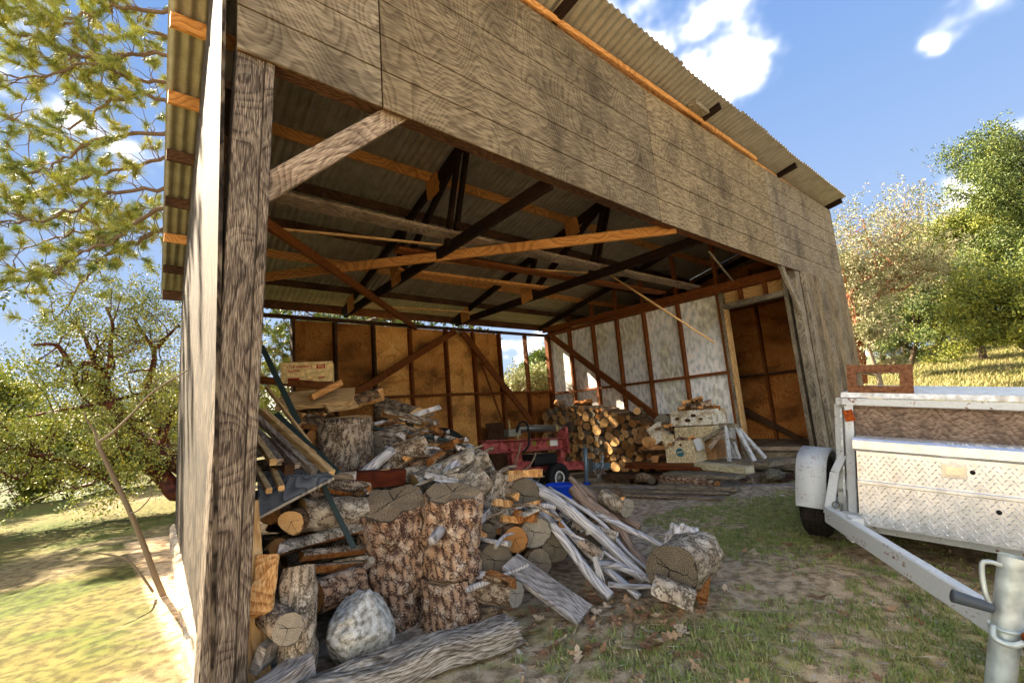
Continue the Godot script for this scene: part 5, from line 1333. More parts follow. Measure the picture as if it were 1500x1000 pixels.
func build_boxes():
	# the low deck that the cartons stand on
	for t in [
		["plank", "dark plank, lowest tier at the left of the carton platform", Vector3(5.45, 0.10, -4.35), Vector3(5.62, 0.10, -3.2), 0.05, 0.35, M.dark_wood],
		["plank", "rusty brown board jutting out before the printed carton", Vector3(5.50, 0.215, -4.05), Vector3(5.58, 0.205, -3.02), 0.035, 0.16, M.red_brown_wood],
		["plank", "brown board behind the rusty one under the cartons", Vector3(5.78, 0.21, -4.2), Vector3(5.80, 0.21, -2.95), 0.045, 0.26, M.old_fir],
		["plank", "wide weathered board sticking out in front of the platform", Vector3(5.35, 0.165, -3.35), Vector3(5.30, 0.165, -2.45), 0.035, 0.24, M.weathered],
		["plank", "deck board under the cartons next to the partition", Vector3(6.15, 0.21, -4.1), Vector3(6.15, 0.21, -2.4), 0.045, 0.40, M.weathered],
		["plank", "weathered board end right of the cream beam", Vector3(6.0, 0.215, -2.50), Vector3(6.42, 0.215, -2.35), 0.06, 0.22, M.weathered],
		["beam", "cream painted beam in front of the trestle legs", Vector3(5.62, 0.235, -3.10), Vector3(5.42, 0.22, -2.40), 0.075, 0.13, M.cream_paint],
	]:
		var o := board(t[0], t[2], t[3], t[4], t[5], t[6])
		tag(o, t[1], "beam" if t[0] == "beam" else "plank")
	for t in [["pallet block carrying the deck boards at the sunlit end", Vector3(5.62, 0.04, -4.12), 0.16], ["pallet block carrying the deck boards in the middle", Vector3(5.70, 0.04, -3.4), 0.14], ["pallet block carrying the deck boards near the doorway", Vector3(5.85, 0.04, -2.60), 0.14]]:
		var o := board("pallet_block", t[1] - Vector3(0.12, 0, 0), t[1] + Vector3(0.12, 0, 0), 0.13, t[2], M.grey_wood)
		tag(o, t[0], "block")
	var pipe := solid("log", log_shape(0.78, 0.062, 0.058, 18, 6, 0.05, 0.01, 91), [M.bark_pine, M.end_brown], self, from_to(Vector3(5.30, 0.085, -3.42), Vector3(5.16, 0.08, -2.66)))
	tag(pipe, "reddish brown log lying under the edge of the carton platform", "log")
	var cuff := solid("log", log_shape(0.3, 0.06, 0.05, 16, 4, 0.15, 0.02, 93), [M.bark_grey, M.end_dark], self, from_to(Vector3(5.42, 0.08, -3.85), Vector3(5.32, 0.075, -3.58)))
	tag(cuff, "knotty grey log end under the platform beside the reddish log", "log")
	# cartons
	var a := carton_body("carton", "cream carton with round blue-green emblem on its side", Vector3(5.98, 0.235, -3.45), Vector3(0.34, 0.28, 0.40), 0.10, 0.0, M.carton_pale)
	part_of(a, "emblem", disc(0.055, 0.0), M.teal_print, Vector3(-0.1715, 0.13, 0.0), Vector3(0, -PI / 2, 0))
	part_of(a, "emblem_band", board_shape(0.085, 0.012, 0.001), M.carton_pale, Vector3(-0.1725, 0.135, 0.0), Vector3(0, -PI / 2, 0.2))
	part_of(a, "painted_hand_hole", disc(0.018, 0.0), M.dark_wood, Vector3(-0.1718, 0.225, 0.02), Vector3(0, -PI / 2, 0))  # flat dark disc; the shade inside the opening is painted on
	part_of(a, "flap", board_shape(0.26, 0.15, 0.005), M.paper, Vector3(-0.06, 0.22, 0.215), Vector3(-0.25, 0.05, 0.03))
	part_of(a, "flap", board_shape(0.16, 0.10, 0.005), M.carton_pale, Vector3(-0.17, 0.31, -0.14), Vector3(0, PI / 2, 0))
	kindling(10, Vector3(5.95, 0.46, -3.48), Vector3(0.12, 0.08, 0.14), "split kindling heaped in the emblem carton", 501)
	var b := carton_body("carton", "flat cream carton, middle of the pile against the partition", Vector3(6.40, 0.50, -3.42), Vector3(0.42, 0.17, 0.56), 0.0, 0.0, M.carton_pale)
	var lower := carton_body("carton", "dented carton at the bottom of the pile against the partition", Vector3(6.42, 0.235, -3.42), Vector3(0.42, 0.265, 0.50), 0.05, 0.0, M.cardboard)
	var c := carton_body("carton", "white fruit carton with oval holes, top of the pile", Vector3(6.38, 0.685, -3.42), Vector3(0.44, 0.20, 0.60), 0.03, 0.0, M.carton_white)
	for h in [[-0.20, 0.10, 0.035], [-0.05, 0.07, 0.045], [0.04, 0.13, 0.04], [0.14, 0.08, 0.03], [0.26, 0.09, 0.012]]:
		var o := part_of(c, "painted_hole", disc(h[2], 0.0), M.dark_wood, Vector3(-0.2215, h[1], h[0]), Vector3(0, -PI / 2, 0))  # no real openings: dark discs paint the shade inside them
		o.scale = Vector3(1.0, 0.55, 1.0)
	kindling(16, Vector3(6.36, 0.87, -3.42), Vector3(0.13, 0.10, 0.20), "dark bark and kindling heaped in the top fruit carton", 531)
	kindling(6, Vector3(6.36, 0.99, -3.42), Vector3(0.06, 0.06, 0.10), "bark scraps crowning the top fruit carton", 551, 0.18)
	var d := carton_body("carton", "tilted open carton of kindling left of the pile", Vector3(6.20, 0.50, -3.88), Vector3(0.26, 0.24, 0.22), 0.3, -0.5, M.carton_white)
	kindling(7, Vector3(6.15, 0.66, -3.80), Vector3(0.07, 0.07, 0.07), "kindling sticking out of the tilted carton", 561)
	var e := carton_body("carton", "brown carton leaning on the near end of the firewood stack", Vector3(6.25, 0.46, -4.20), Vector3(0.26, 0.22, 0.20), -0.3, 0.5, M.cardboard)
	kindling(6, Vector3(6.25, 0.64, -4.12), Vector3(0.07, 0.06, 0.07), "kindling in the brown leaning carton", 571)
	for k in 3:
		var o := solid("split_log", split_shape(0.42, 0.10, 1.7, 600 + k, 0.06), [M.bark_dark, M.split], self, Transform3D(Basis(Vector3.UP, 0.15 + PI * 0.5 * (k % 2)) * Basis(Vector3.RIGHT, 2.4 + k), Vector3(6.02, 0.28 + 0.11 * k, -3.86 - 0.05 * k)))
		tag(o, ["orange split block at the bottom beside the emblem carton", "orange split block in the middle beside the emblem carton", "orange split block on top beside the emblem carton"][k], "firewood")
	# white trestle
	var t := thing("trestle", "white-legged wooden trestle standing beside the doorway", "trestle", Vector3(6.15, 0.235, -2.85))
	board("leg", Vector3(6.02, 0.235, -2.90), Vector3(6.12, 0.665, -2.93), 0.05, 0.03, M.white_wood, t, Vector3(1, 0, 0.3))
	board("leg", Vector3(6.08, 0.235, -2.62), Vector3(6.16, 0.655, -2.82), 0.055, 0.03, M.white_wood, t, Vector3(1, 0, 0.3))
	board("leg", Vector3(6.35, 0.235, -2.92), Vector3(6.20, 0.66, -2.96), 0.05, 0.03, M.white_wood, t, Vector3(1, 0, 0.3))
	board("leg", Vector3(6.40, 0.235, -2.62), Vector3(6.24, 0.66, -2.86), 0.05, 0.03, M.white_wood, t, Vector3(1, 0, 0.3))
	board("top_bar", Vector3(6.14, 0.675, -3.02), Vector3(6.19, 0.655, -2.78), 0.05, 0.10, M.weathered, t)
	board("brace", Vector3(6.10, 0.50, -3.25), Vector3(6.17, 0.66, -2.92), 0.05, 0.03, M.weathered, t)
	board("brace", Vector3(6.10, 0.53, -3.06), Vector3(6.15, 0.48, -2.85), 0.04, 0.02, M.weathered, t)
	board("brace", Vector3(5.98, 0.40, -3.12), Vector3(6.12, 0.60, -2.98), 0.055, 0.03, M.grey_wood, t)

func build_floor_lumber():
	for t in [
		["long grey board on the floor, farthest of the row under the platform edge", Vector3(4.85, 0.025, -4.45), Vector3(5.35, 0.025, -2.55), 0.03, 0.16, M.silver_wood],
		["long grey board on the floor, second of the row", Vector3(4.72, 0.025, -4.35), Vector3(5.12, 0.025, -2.50), 0.03, 0.14, M.weathered],
		["long grey board on the floor, nearest of the row", Vector3(4.52, 0.022, -4.20), Vector3(4.80, 0.022, -2.42), 0.025, 0.12, M.grey_wood],
		["raised grey board end lying across the floor boards", Vector3(5.02, 0.065, -3.3), Vector3(5.20, 0.06, -2.46), 0.045, 0.15, M.weathered],
		["pale grey board along the floor before the doorway", Vector3(5.42, 0.03, -2.62), Vector3(5.68, 0.03, -1.75), 0.05, 0.09, M.silver_wood],
		["dark board half buried by the doorway step", Vector3(5.95, 0.05, -2.35), Vector3(6.55, 0.05, -2.2), 0.06, 0.12, M.dark_wood],
		["weathered floor beam lying behind the log splitter", Vector3(4.6, 0.05, -5.15), Vector3(6.0, 0.05, -4.95), 0.07, 0.14, M.grey_wood],
		["grey floor beam under the splitter's coupling", Vector3(4.95, 0.03, -4.95), Vector3(5.55, 0.03, -4.42), 0.05, 0.16, M.weathered],
	]:
		var o := board("plank", t[1], t[2], t[3], t[4], t[5], self, Vector3.UP, 0.004)
		tag(o, t[0], "plank")
	for t in [["stone block by the doorway step, dark and lying flat", Vector3(5.93, 0.10, -2.38), Vector3(0.15, 0.06, 0.11), 5], ["grey stone among rubble behind the trailer wheel", Vector3(5.95, 0.10, -2.02), Vector3(0.16, 0.10, 0.12), 6], ["small stone beside the rubble at the doorway", Vector3(6.25, 0.06, -2.15), Vector3(0.10, 0.06, 0.08), 7]]:
		var sm := SphereMesh.new(); sm.radial_segments = 24; sm.rings = 14; sm.radius = 1.0; sm.height = 2.0
		var arr := sm.get_mesh_arrays()
		var vs: PackedVector3Array = arr[Mesh.ARRAY_VERTEX]
		var n := noise_of(t[3], 1.4, 3)
		for i in vs.size(): vs[i] = vs[i] * (1.0 + n.get_noise_3dv(vs[i]) * 0.45) * t[2]
		arr[Mesh.ARRAY_VERTEX] = vs
		var am := ArrayMesh.new(); am.add_surface_from_arrays(Mesh.PRIMITIVE_TRIANGLES, arr)
		var st := SurfaceTool.new(); st.create_from(am, 0); st.generate_normals()
		tag(solid("stone", st.commit(), M.rock_dark, self, Transform3D(Basis(), t[1])), t[0], "stone")
	# lumber stored on the roof ties
	for t in [
		["lumber", "long grey board stored across the roof ties, nearest the front", Vector3(0.78, 2.672, -3.50), Vector3(6.72, 2.665, -3.38), 0.03, 0.17, M.grey_wood],
		["lumber", "grey board stored behind the longest one on the ties", Vector3(2.2, 2.672, -4.05), Vector3(6.5, 2.668, -3.80), 0.03, 0.14, M.old_fir],
		["lumber", "orange board stored on the ties over the splitter", Vector3(2.5, 2.672, -4.62), Vector3(4.9, 2.668, -4.38), 0.035, 0.12, M.fir],
		["lath", "pale thin strip lying on the roof ties near the post", Vector3(0.78, 2.66, -4.15), Vector3(2.75, 2.66, -3.66), 0.018, 0.03, M.pale_fir],
		["lath", "pale thin strip lying on the roof ties in the middle", Vector3(2.3, 2.70, -4.35), Vector3(5.1, 2.70, -3.60), 0.018, 0.03, M.pale_fir],
		["lath", "light strip hung low under the rearmost purlins", Vector3(3.15, 2.68, -6.2), Vector3(4.7, 2.68, -6.0), 0.02, 0.03, M.pale_fir],
	]:
		var o := board(t[0], t[2], t[3], t[4], t[5], t[6], self, Vector3.UP, 0.003, 0.02)
		tag(o, t[1], "board")
	var rodd := tube("hanging_stick", [Vector3(4.70, 2.60, -3.42), Vector3(5.156, 1.612, -2.458)], 0.012, 0.011, M.pale_fir, self, 8)
	tag(rodd, "long pale stick hanging down from the roof ties", "stick")
	var stick := tube("hanging_stick", [Vector3(5.00, 2.58, -2.30), Vector3(6.25, 2.50, -2.62)], 0.014, 0.012, M.weathered, self, 8)
	tag(stick, "grey stick slanting under the header near the door", "stick")

# ---------------------------------------------------------------- the trailer
func build_trailer():
	var side := Vector3(0.150, -0.117, 0.982).normalized()
	var up := (Vector3.UP - side * side.y).normalized()
	var ahead := side.cross(up)
	var t := thing("utility_trailer", "white rusty utility trailer with diamond-plate tool chest on its front", "trailer")
	t.transform = Transform3D(Basis(side, up, ahead), Vector3(3.283, 0.235, -0.893))
	var X := t.transform
	var bar := func(called: String, a: Vector3, b: Vector3, w: float, th: float, mat, u := Vector3.UP, parent: Node = t, ease := 0.004):
		return board(called, X * a, X * b, w, th, mat, parent, X.basis * u, ease)
	var W := 1.28
	# tool chest
	var chest := group_of("tool_chest", t)
	var st := tool(); box_into(st, Vector3(0, 0, -0.20), Vector3(W - 0.05, 0.405, 0)); st.index()
	solid("body", finish(st), M.aluminium, chest, X)
	bar.call("ridge", Vector3(0.0, 0.236, 0.004), Vector3(W - 0.05, 0.236, 0.004), 0.022, 0.012, M.aluminium, Vector3.UP, chest, 0.005)
	bar.call("lid", Vector3(-0.015, 0.442, -0.10), Vector3(W - 0.03, 0.442, -0.10), 0.07, 0.23, M.aluminium, Vector3.UP, chest, 0.012)
	treads(chest, X, W)
	bar.call("latch_plate", Vector3(0.36, 0.345, 0.003), Vector3(0.455, 0.345, 0.003), 0.072, 0.006, M.chrome, Vector3.UP, chest)
	bar.call("latch_paddle", Vector3(0.375, 0.345, 0.008), Vector3(0.44, 0.345, 0.008), 0.048, 0.008, M.chrome_bright, Vector3.UP, chest)
	for q in [Vector3(0.475, 0.345, 0.0), Vector3(0.56, 0.165, 0.0)]:
		rod("key_hole", X * q, X * (q + Vector3(0, 0, 0.004)), 0.011, M.rubber, chest)
	# box body: front posts, plywood, rails, lid
	bar.call("front_board", Vector3(-0.02, 0.56, -0.225), Vector3(W, 0.56, -0.225), 0.20, 0.02, M.dark_board, Vector3.UP, t)
	bar.call("front_board", Vector3(-0.02, 0.22, -0.225), Vector3(W, 0.22, -0.225), 0.46, 0.02, M.dark_board, Vector3.UP, t)
	bar.call("rail", Vector3(-0.075, 0.675, -0.195), Vector3(W + 0.05, 0.675, -0.195), 0.042, 0.045, M.white_rust, Vector3.UP, t)
	bar.call("lid", Vector3(W * 0.5, 0.715, -0.17), Vector3(W * 0.5, 0.76, -2.05), 0.03, W + 0.16, M.white_paint, Vector3.UP, t)
	for p in [[-0.045, -0.185, 0.045], [-0.105, -0.30, 0.05], [-0.07, -1.1, 0.05], [-0.07, -1.95, 0.05], [W + 0.03, -0.19, 0.045], [W + 0.04, -1.1, 0.05], [W + 0.04, -1.95, 0.05]]:
		bar.call("post", Vector3(p[0], -0.01, p[1]), Vector3(p[0], 0.655, p[1]), p[2], 0.035, M.white_rust, Vector3.RIGHT, t)
	for s in [-0.09, W + 0.055]:
		bar.call("side_panel", Vector3(s, 0.36, -0.24), Vector3(s, 0.36, -2.0), 0.54, 0.012, M.white_paint, Vector3.UP, t)
		bar.call("side_rail", Vector3(s, 0.675, -0.22), Vector3(s, 0.675, -2.0), 0.042, 0.045, M.white_rust, Vector3.UP, t)
	bar.call("tail_panel", Vector3(-0.09, 0.34, -2.01), Vector3(W + 0.055, 0.34, -2.01), 0.60, 0.012, M.white_paint, Vector3.UP, t)
	bar.call("floor", Vector3(W * 0.5, 0.02, -0.20), Vector3(W * 0.5, 0.02, -2.0), 0.03, W + 0.12, M.dark_board, Vector3.UP, t)
	# hinge leaf rusted through on the corner post
	bar.call("rust_bracket", Vector3(-0.05, 0.625, -0.163), Vector3(-0.035, 0.56, -0.163), 0.05, 0.008, M.rust, Vector3.RIGHT, t)
	bar.call("drain_pipe", Vector3(-0.14, 0.16, -0.30), Vector3(0.0, 0.15, -0.30), 0.09, 0.09, M.white_rust, Vector3.UP, t, 0.03)
	# frame and tongue
	bar.call("frame_rail", Vector3(-0.13, 0.0, -0.12), Vector3(-0.13, 0.0, -2.0), 0.10, 0.05, M.white_rust, Vector3.UP, t)
	bar.call("frame_rail", Vector3(W + 0.09, 0.0, -0.12), Vector3(W + 0.09, 0.0, -2.0), 0.10, 0.05, M.white_rust, Vector3.UP, t)
	bar.call("cross_rail", Vector3(-0.1, -0.02, -0.16), Vector3(W + 0.06, -0.02, -0.16), 0.09, 0.05, M.white_rust, Vector3.UP, t)
	var tongue := group_of("tongue", t)
	bar.call("beam", Vector3(-0.155, 0.005, -0.10), Vector3(0.60, -0.035, 1.22), 0.095, 0.05, M.white_rust, Vector3.UP, tongue, 0.006)
	bar.call("beam", Vector3(W + 0.11, 0.005, -0.10), Vector3(0.64, -0.035, 1.22), 0.095, 0.05, M.white_rust, Vector3.UP, tongue, 0.006)
	bar.call("upright", Vector3(-0.165, 0.0, -0.14), Vector3(-0.13, 0.24, -0.20), 0.05, 0.03, M.white_rust, Vector3.RIGHT, tongue)
	bar.call("upright", Vector3(-0.13, 0.24, -0.20), Vector3(-0.09, 0.34, -0.26), 0.045, 0.03, M.white_rust, Vector3.RIGHT, tongue)
	bar.call("bracket", Vector3(-0.03, -0.005, 0.065), Vector3(0.0, -0.01, 0.115), 0.13, 0.062, M.white_rust, Vector3.UP, tongue)
	bar.call("coupler", Vector3(0.62, -0.06, 1.15), Vector3(0.63, -0.06, 1.42), 0.08, 0.09, M.rust_white, Vector3.UP, tongue, 0.02)
	solid("eye_bolt", ring_shape(0.018, 0.005, 0.005, 14, 6), M.steel, tongue, X * Transform3D(Basis(Vector3.UP, 0.5), Vector3(-0.115, 0.075, -0.06)))
	# tongue jack
	var jack := group_of("jack", t)
	var jb := Vector3(0.435, -0.206, 1.195); var jt := Vector3(0.496, 0.244, 1.160)
	var stj := tool(false)
	sweep(stj, [X * jb, X * jt], [0.036, 0.036], 28, 0.0, 0, 6.0, false)
	sweep(stj, [X * jt, X * jb], [0.033, 0.033], 28, 0.0, 0, 6.0, false)
	solid("tube", finish(stj), M.pale_steel, jack)
	solid("collar", ring_shape(0.039, 0.005, 0.006, 28, 8), M.pale_steel, jack, X * Transform3D(Basis(Vector3.RIGHT, PI / 2), jb.lerp(jt, 0.52)))
	rod("foot", X * (jb + Vector3(-0.005, -0.05, 0)), X * (jb + Vector3(0, 0.02, 0)), 0.029, M.steel, jack, 18)
	tube("crank", [X * Vector3(0.466, 0.217, 1.186), X * Vector3(0.435, 0.224, 1.199), X * Vector3(0.419, 0.209, 1.204), X * Vector3(0.422, 0.134, 1.213), X * Vector3(0.435, 0.091, 1.213)], 0.0072, 0.0072, M.pale_steel, jack, 10, 6)
	tube("grip", [X * Vector3(0.343, 0.108, 1.239), X * Vector3(0.378, 0.101, 1.230), X * Vector3(0.405, 0.095, 1.221), X * Vector3(0.439, 0.089, 1.213)], 0.020, 0.015, M.grip, jack, 14, 4)
	tube("clamp", [X * Vector3(0.435, 0.038, 1.213), X * Vector3(0.435, 0.008, 1.234), X * Vector3(0.474, -0.001, 1.234), X * Vector3(0.514, 0.021, 1.221)], 0.009, 0.009, M.pale_steel, jack, 8, 5)
	rod("pivot", X * Vector3(0.505, 0.029, 1.239), X * Vector3(0.536, 0.029, 1.213), 0.018, M.rust, jack)
	solid("pivot_ring", ring_shape(0.030, 0.008, 0.03, 24, 10), M.rust_white, jack, X * Transform3D(Basis(Vector3.UP, 0.4), Vector3(0.540, -0.010, 1.213)))
	X = t.transform
	# wheels and fenders
	for s in [-1, 1]:
		var cx := -0.272 if s < 0 else W + 0.23
		var c := Vector3(cx, 0.035, -0.56)
		var w := group_of("wheel", t)
		solid("tyre", ring_shape(0.215, 0.058, 0.082, 56, 18), M.rubber_old, w, X * Transform3D(Basis(Vector3.UP, PI / 2), c))
		solid("rim", ring_shape(0.14, 0.018, 0.07, 32, 10), M.white_rust, w, X * Transform3D(Basis(Vector3.UP, PI / 2), c))
		rod("hub", X * (c - Vector3(0.03, 0, 0)), X * (c + Vector3(0.03, 0, 0)), 0.13, M.white_rust, w, 24)
		for k in 4:
			var off := -0.045 + 0.03 * k
			solid("tread_rib", ring_shape(0.272, 0.006, 0.009, 56, 6), M.rubber_old, w, X * Transform3D(Basis(Vector3.UP, PI / 2), c + Vector3(off, 0, 0)))
		fender(t, X, c)
	# block lying on the front rail
	var stb := tool()
	for q in [[Vector3(-0.155, 0, -0.045), Vector3(0.155, 0.042, 0.045)], [Vector3(-0.155, 0.118, -0.045), Vector3(0.155, 0.165, 0.045)], [Vector3(-0.155, 0.042, -0.045), Vector3(-0.108, 0.118, 0.045)], [Vector3(0.095, 0.042, -0.045), Vector3(0.155, 0.118, 0.045)]]:
		box_into(stb, q[0], q[1])
	var blk := solid("hollow_block", finish(stb), M.brown_block, self, X * Transform3D(Basis(Vector3.UP, 0.04), Vector3(0.108, 0.731, -0.222)))
	tag(blk, "brown hollow block standing on the trailer's front corner", "block")

func fender(t: Node3D, X: Transform3D, c: Vector3):
	var st := tool(false)
	var n := 26
	var r := 0.312; var hw := 0.084
	var ring := []
	for i in n + 1:
		var a := lerpf(-0.12, PI + 0.12, float(i) / n)
		var flat := 1.0 / maxf(absf(cos(a)), absf(sin(a)))
		var rr := r * lerpf(1.0, minf(flat, 1.25), 0.45)
		ring.append([Vector3(0, sin(a) * rr, cos(a) * rr)])
	for i in n:
		var p: Vector3 = ring[i][0]; var q: Vector3 = ring[i + 1][0]
		var l := Vector3(-hw, 0, 0); var rgt := Vector3(hw, 0, 0)
		quad(st, p + l, q + l, q + rgt, p + rgt, Vector2(-hw, i * 0.04), Vector2(-hw, i * 0.04 + 0.04), Vector2(hw, i * 0.04 + 0.04), Vector2(hw, i * 0.04))
		var ip := p * 0.93; var iq := q * 0.93
		quad(st, ip + l, iq + l, q + l, p + l); quad(st, p + rgt, q + rgt, iq + rgt, ip + rgt)
	solid("fender", finish(st), M.white_rust_streak, t, X * Transform3D(Basis(), c))

# Raised lugs of the diamond plate, in a herringbone; too small to pick out singly.
func treads(chest: Node3D, X: Transform3D, W: float):
	var st := tool()
	var lug := func(o: Vector3, u: Vector3, v: Vector3, n: Vector3, turn: float):
		var d := u * cos(turn) + v * sin(turn); var s := u * -sin(turn) + v * cos(turn)
		var a := o - d * 0.0125; var b := o + s * 0.0034; var c := o + d * 0.0125; var e := o - s * 0.0034; var top := n * 0.0022
		tri(st, a, b + Vector3.ZERO, o + top); tri(st, b, c, o + top); tri(st, c, e, o + top); tri(st, e, a, o + top)
	var step := 0.027
	for band in [[0.008, 0.222], [0.252, 0.398]]:
		var j := 0
		var y: float = band[0] + 0.010
		while y < band[1] - 0.008:
			var x := 0.012 + (step * 0.5 if j % 2 else 0.0)
			var i := 0
			while x < W - 0.07:
				lug.call(Vector3(x, y, 0.0006), Vector3.RIGHT, Vector3.UP, Vector3.BACK, 0.75 if (i + j) % 2 == 0 else -0.75)
				x += step; i += 1
			y += step * 0.72; j += 1
	var z := -0.20
	var jj := 0
	while z < 0.0:
		var x := 0.0 + (step * 0.5 if jj % 2 else 0.0)
		var i := 0
		while x < W - 0.06:
			lug.call(Vector3(x, 0.4775, z), Vector3.RIGHT, Vector3.FORWARD, Vector3.UP, 0.75 if (i + jj) % 2 == 0 else -0.75)
			x += step; i += 1
		z += step * 0.72; jj += 1
	var o := solid("tread_lugs", finish(st), M.aluminium, chest, X)
	o.set_meta("kind", "stuff")

# limbs of trees: points, thickness at both ends
func pine_boughs() -> Array:
	return [
		[Vector3(1.06, 8.54, -10.33), Vector3(0.42, 8.34, -10.53), Vector3(0.03, 8.16, -10.65), Vector3(-0.43, 7.93, -10.84), Vector3(-0.87, 7.61, -11.02), Vector3(-1.34, 7.51, -11.20)],
		[Vector3(1.12, 8.21, -10.75), Vector3(0.51, 8.15, -11.04), Vector3(0.09, 8.10, -10.88), Vector3(-0.35, 8.24, -10.97), Vector3(-0.62, 7.98, -11.00), Vector3(-1.08, 8.13, -11.10)],
		[Vector3(1.12, 6.91, -10.49), Vector3(0.39, 6.87, -10.87), Vector3(0.00, 6.67, -10.99), Vector3(-0.45, 6.34, -11.19), Vector3(-0.80, 6.00, -11.30), Vector3(-1.13, 5.82, -11.37)],
		[Vector3(1.15, 5.80, -10.56), Vector3(0.53, 5.78, -10.85), Vector3(0.05, 5.58, -11.04), Vector3(-0.40, 5.26, -11.24), Vector3(-0.84, 5.03, -11.41), Vector3(-1.26, 5.01, -11.52)],
		[Vector3(1.22, 5.26, -11.02), Vector3(0.74, 5.02, -11.23), Vector3(0.39, 4.78, -11.32), Vector3(0.11, 4.41, -11.38), Vector3(-0.20, 3.94, -11.48), Vector3(-0.49, 3.31, -11.60)],
		[Vector3(1.13, 5.37, -10.26), Vector3(0.67, 5.17, -10.44), Vector3(0.27, 4.66, -10.64), Vector3(-0.18, 4.41, -10.95), Vector3(-0.60, 4.05, -11.13), Vector3(-1.03, 4.08, -11.38)],
		[Vector3(1.06, 9.57, -10.52), Vector3(0.29, 9.43, -10.69), Vector3(-0.20, 9.20, -10.91), Vector3(-0.66, 8.79, -11.13), Vector3(-1.02, 8.47, -11.24), Vector3(-1.65, 8.67, -11.49)],
		[Vector3(1.15, 7.73, -10.96), Vector3(0.63, 7.85, -11.00), Vector3(0.17, 7.62, -11.18), Vector3(-0.21, 7.26, -11.33), Vector3(-0.67, 6.92, -11.54), Vector3(-1.30, 6.97, -11.54)],
		[Vector3(1.20, 6.77, -11.12), Vector3(0.64, 6.52, -11.27), Vector3(0.03, 6.27, -11.59), Vector3(-0.54, 6.02, -11.89), Vector3(-1.10, 5.72, -12.17), Vector3(-1.60, 5.69, -12.08)],
		[Vector3(1.01, 10.66, -10.33), Vector3(0.25, 10.21, -10.56), Vector3(-0.43, 9.83, -10.97), Vector3(-0.99, 9.57, -11.25), Vector3(-1.67, 9.15, -11.41)],
		[Vector3(2.19, 3.54, -11.74), Vector3(2.69, 2.98, -11.01), Vector3(2.97, 2.63, -10.56), Vector3(3.25, 2.02, -10.17)],
		[Vector3(2.25, 3.14, -12.04), Vector3(2.66, 2.46, -11.42), Vector3(2.95, 1.97, -10.99), Vector3(3.23, 1.50, -10.57)],
		[Vector3(2.20, 4.18, -11.86), Vector3(2.71, 3.67, -11.11), Vector3(3.21, 3.42, -10.45), Vector3(3.89, 3.23, -9.61)],
		[Vector3(1.32, 5.10, -11.78), Vector3(0.77, 5.49, -11.91), Vector3(0.08, 5.40, -12.27), Vector3(-0.47, 5.24, -12.53), Vector3(-1.10, 4.95, -12.88)],
		[Vector3(1.15, 9.52, -11.26), Vector3(0.54, 9.46, -11.27), Vector3(-0.09, 9.22, -11.62), Vector3(-0.67, 9.51, -11.80), Vector3(-1.41, 9.60, -12.17)],
	]

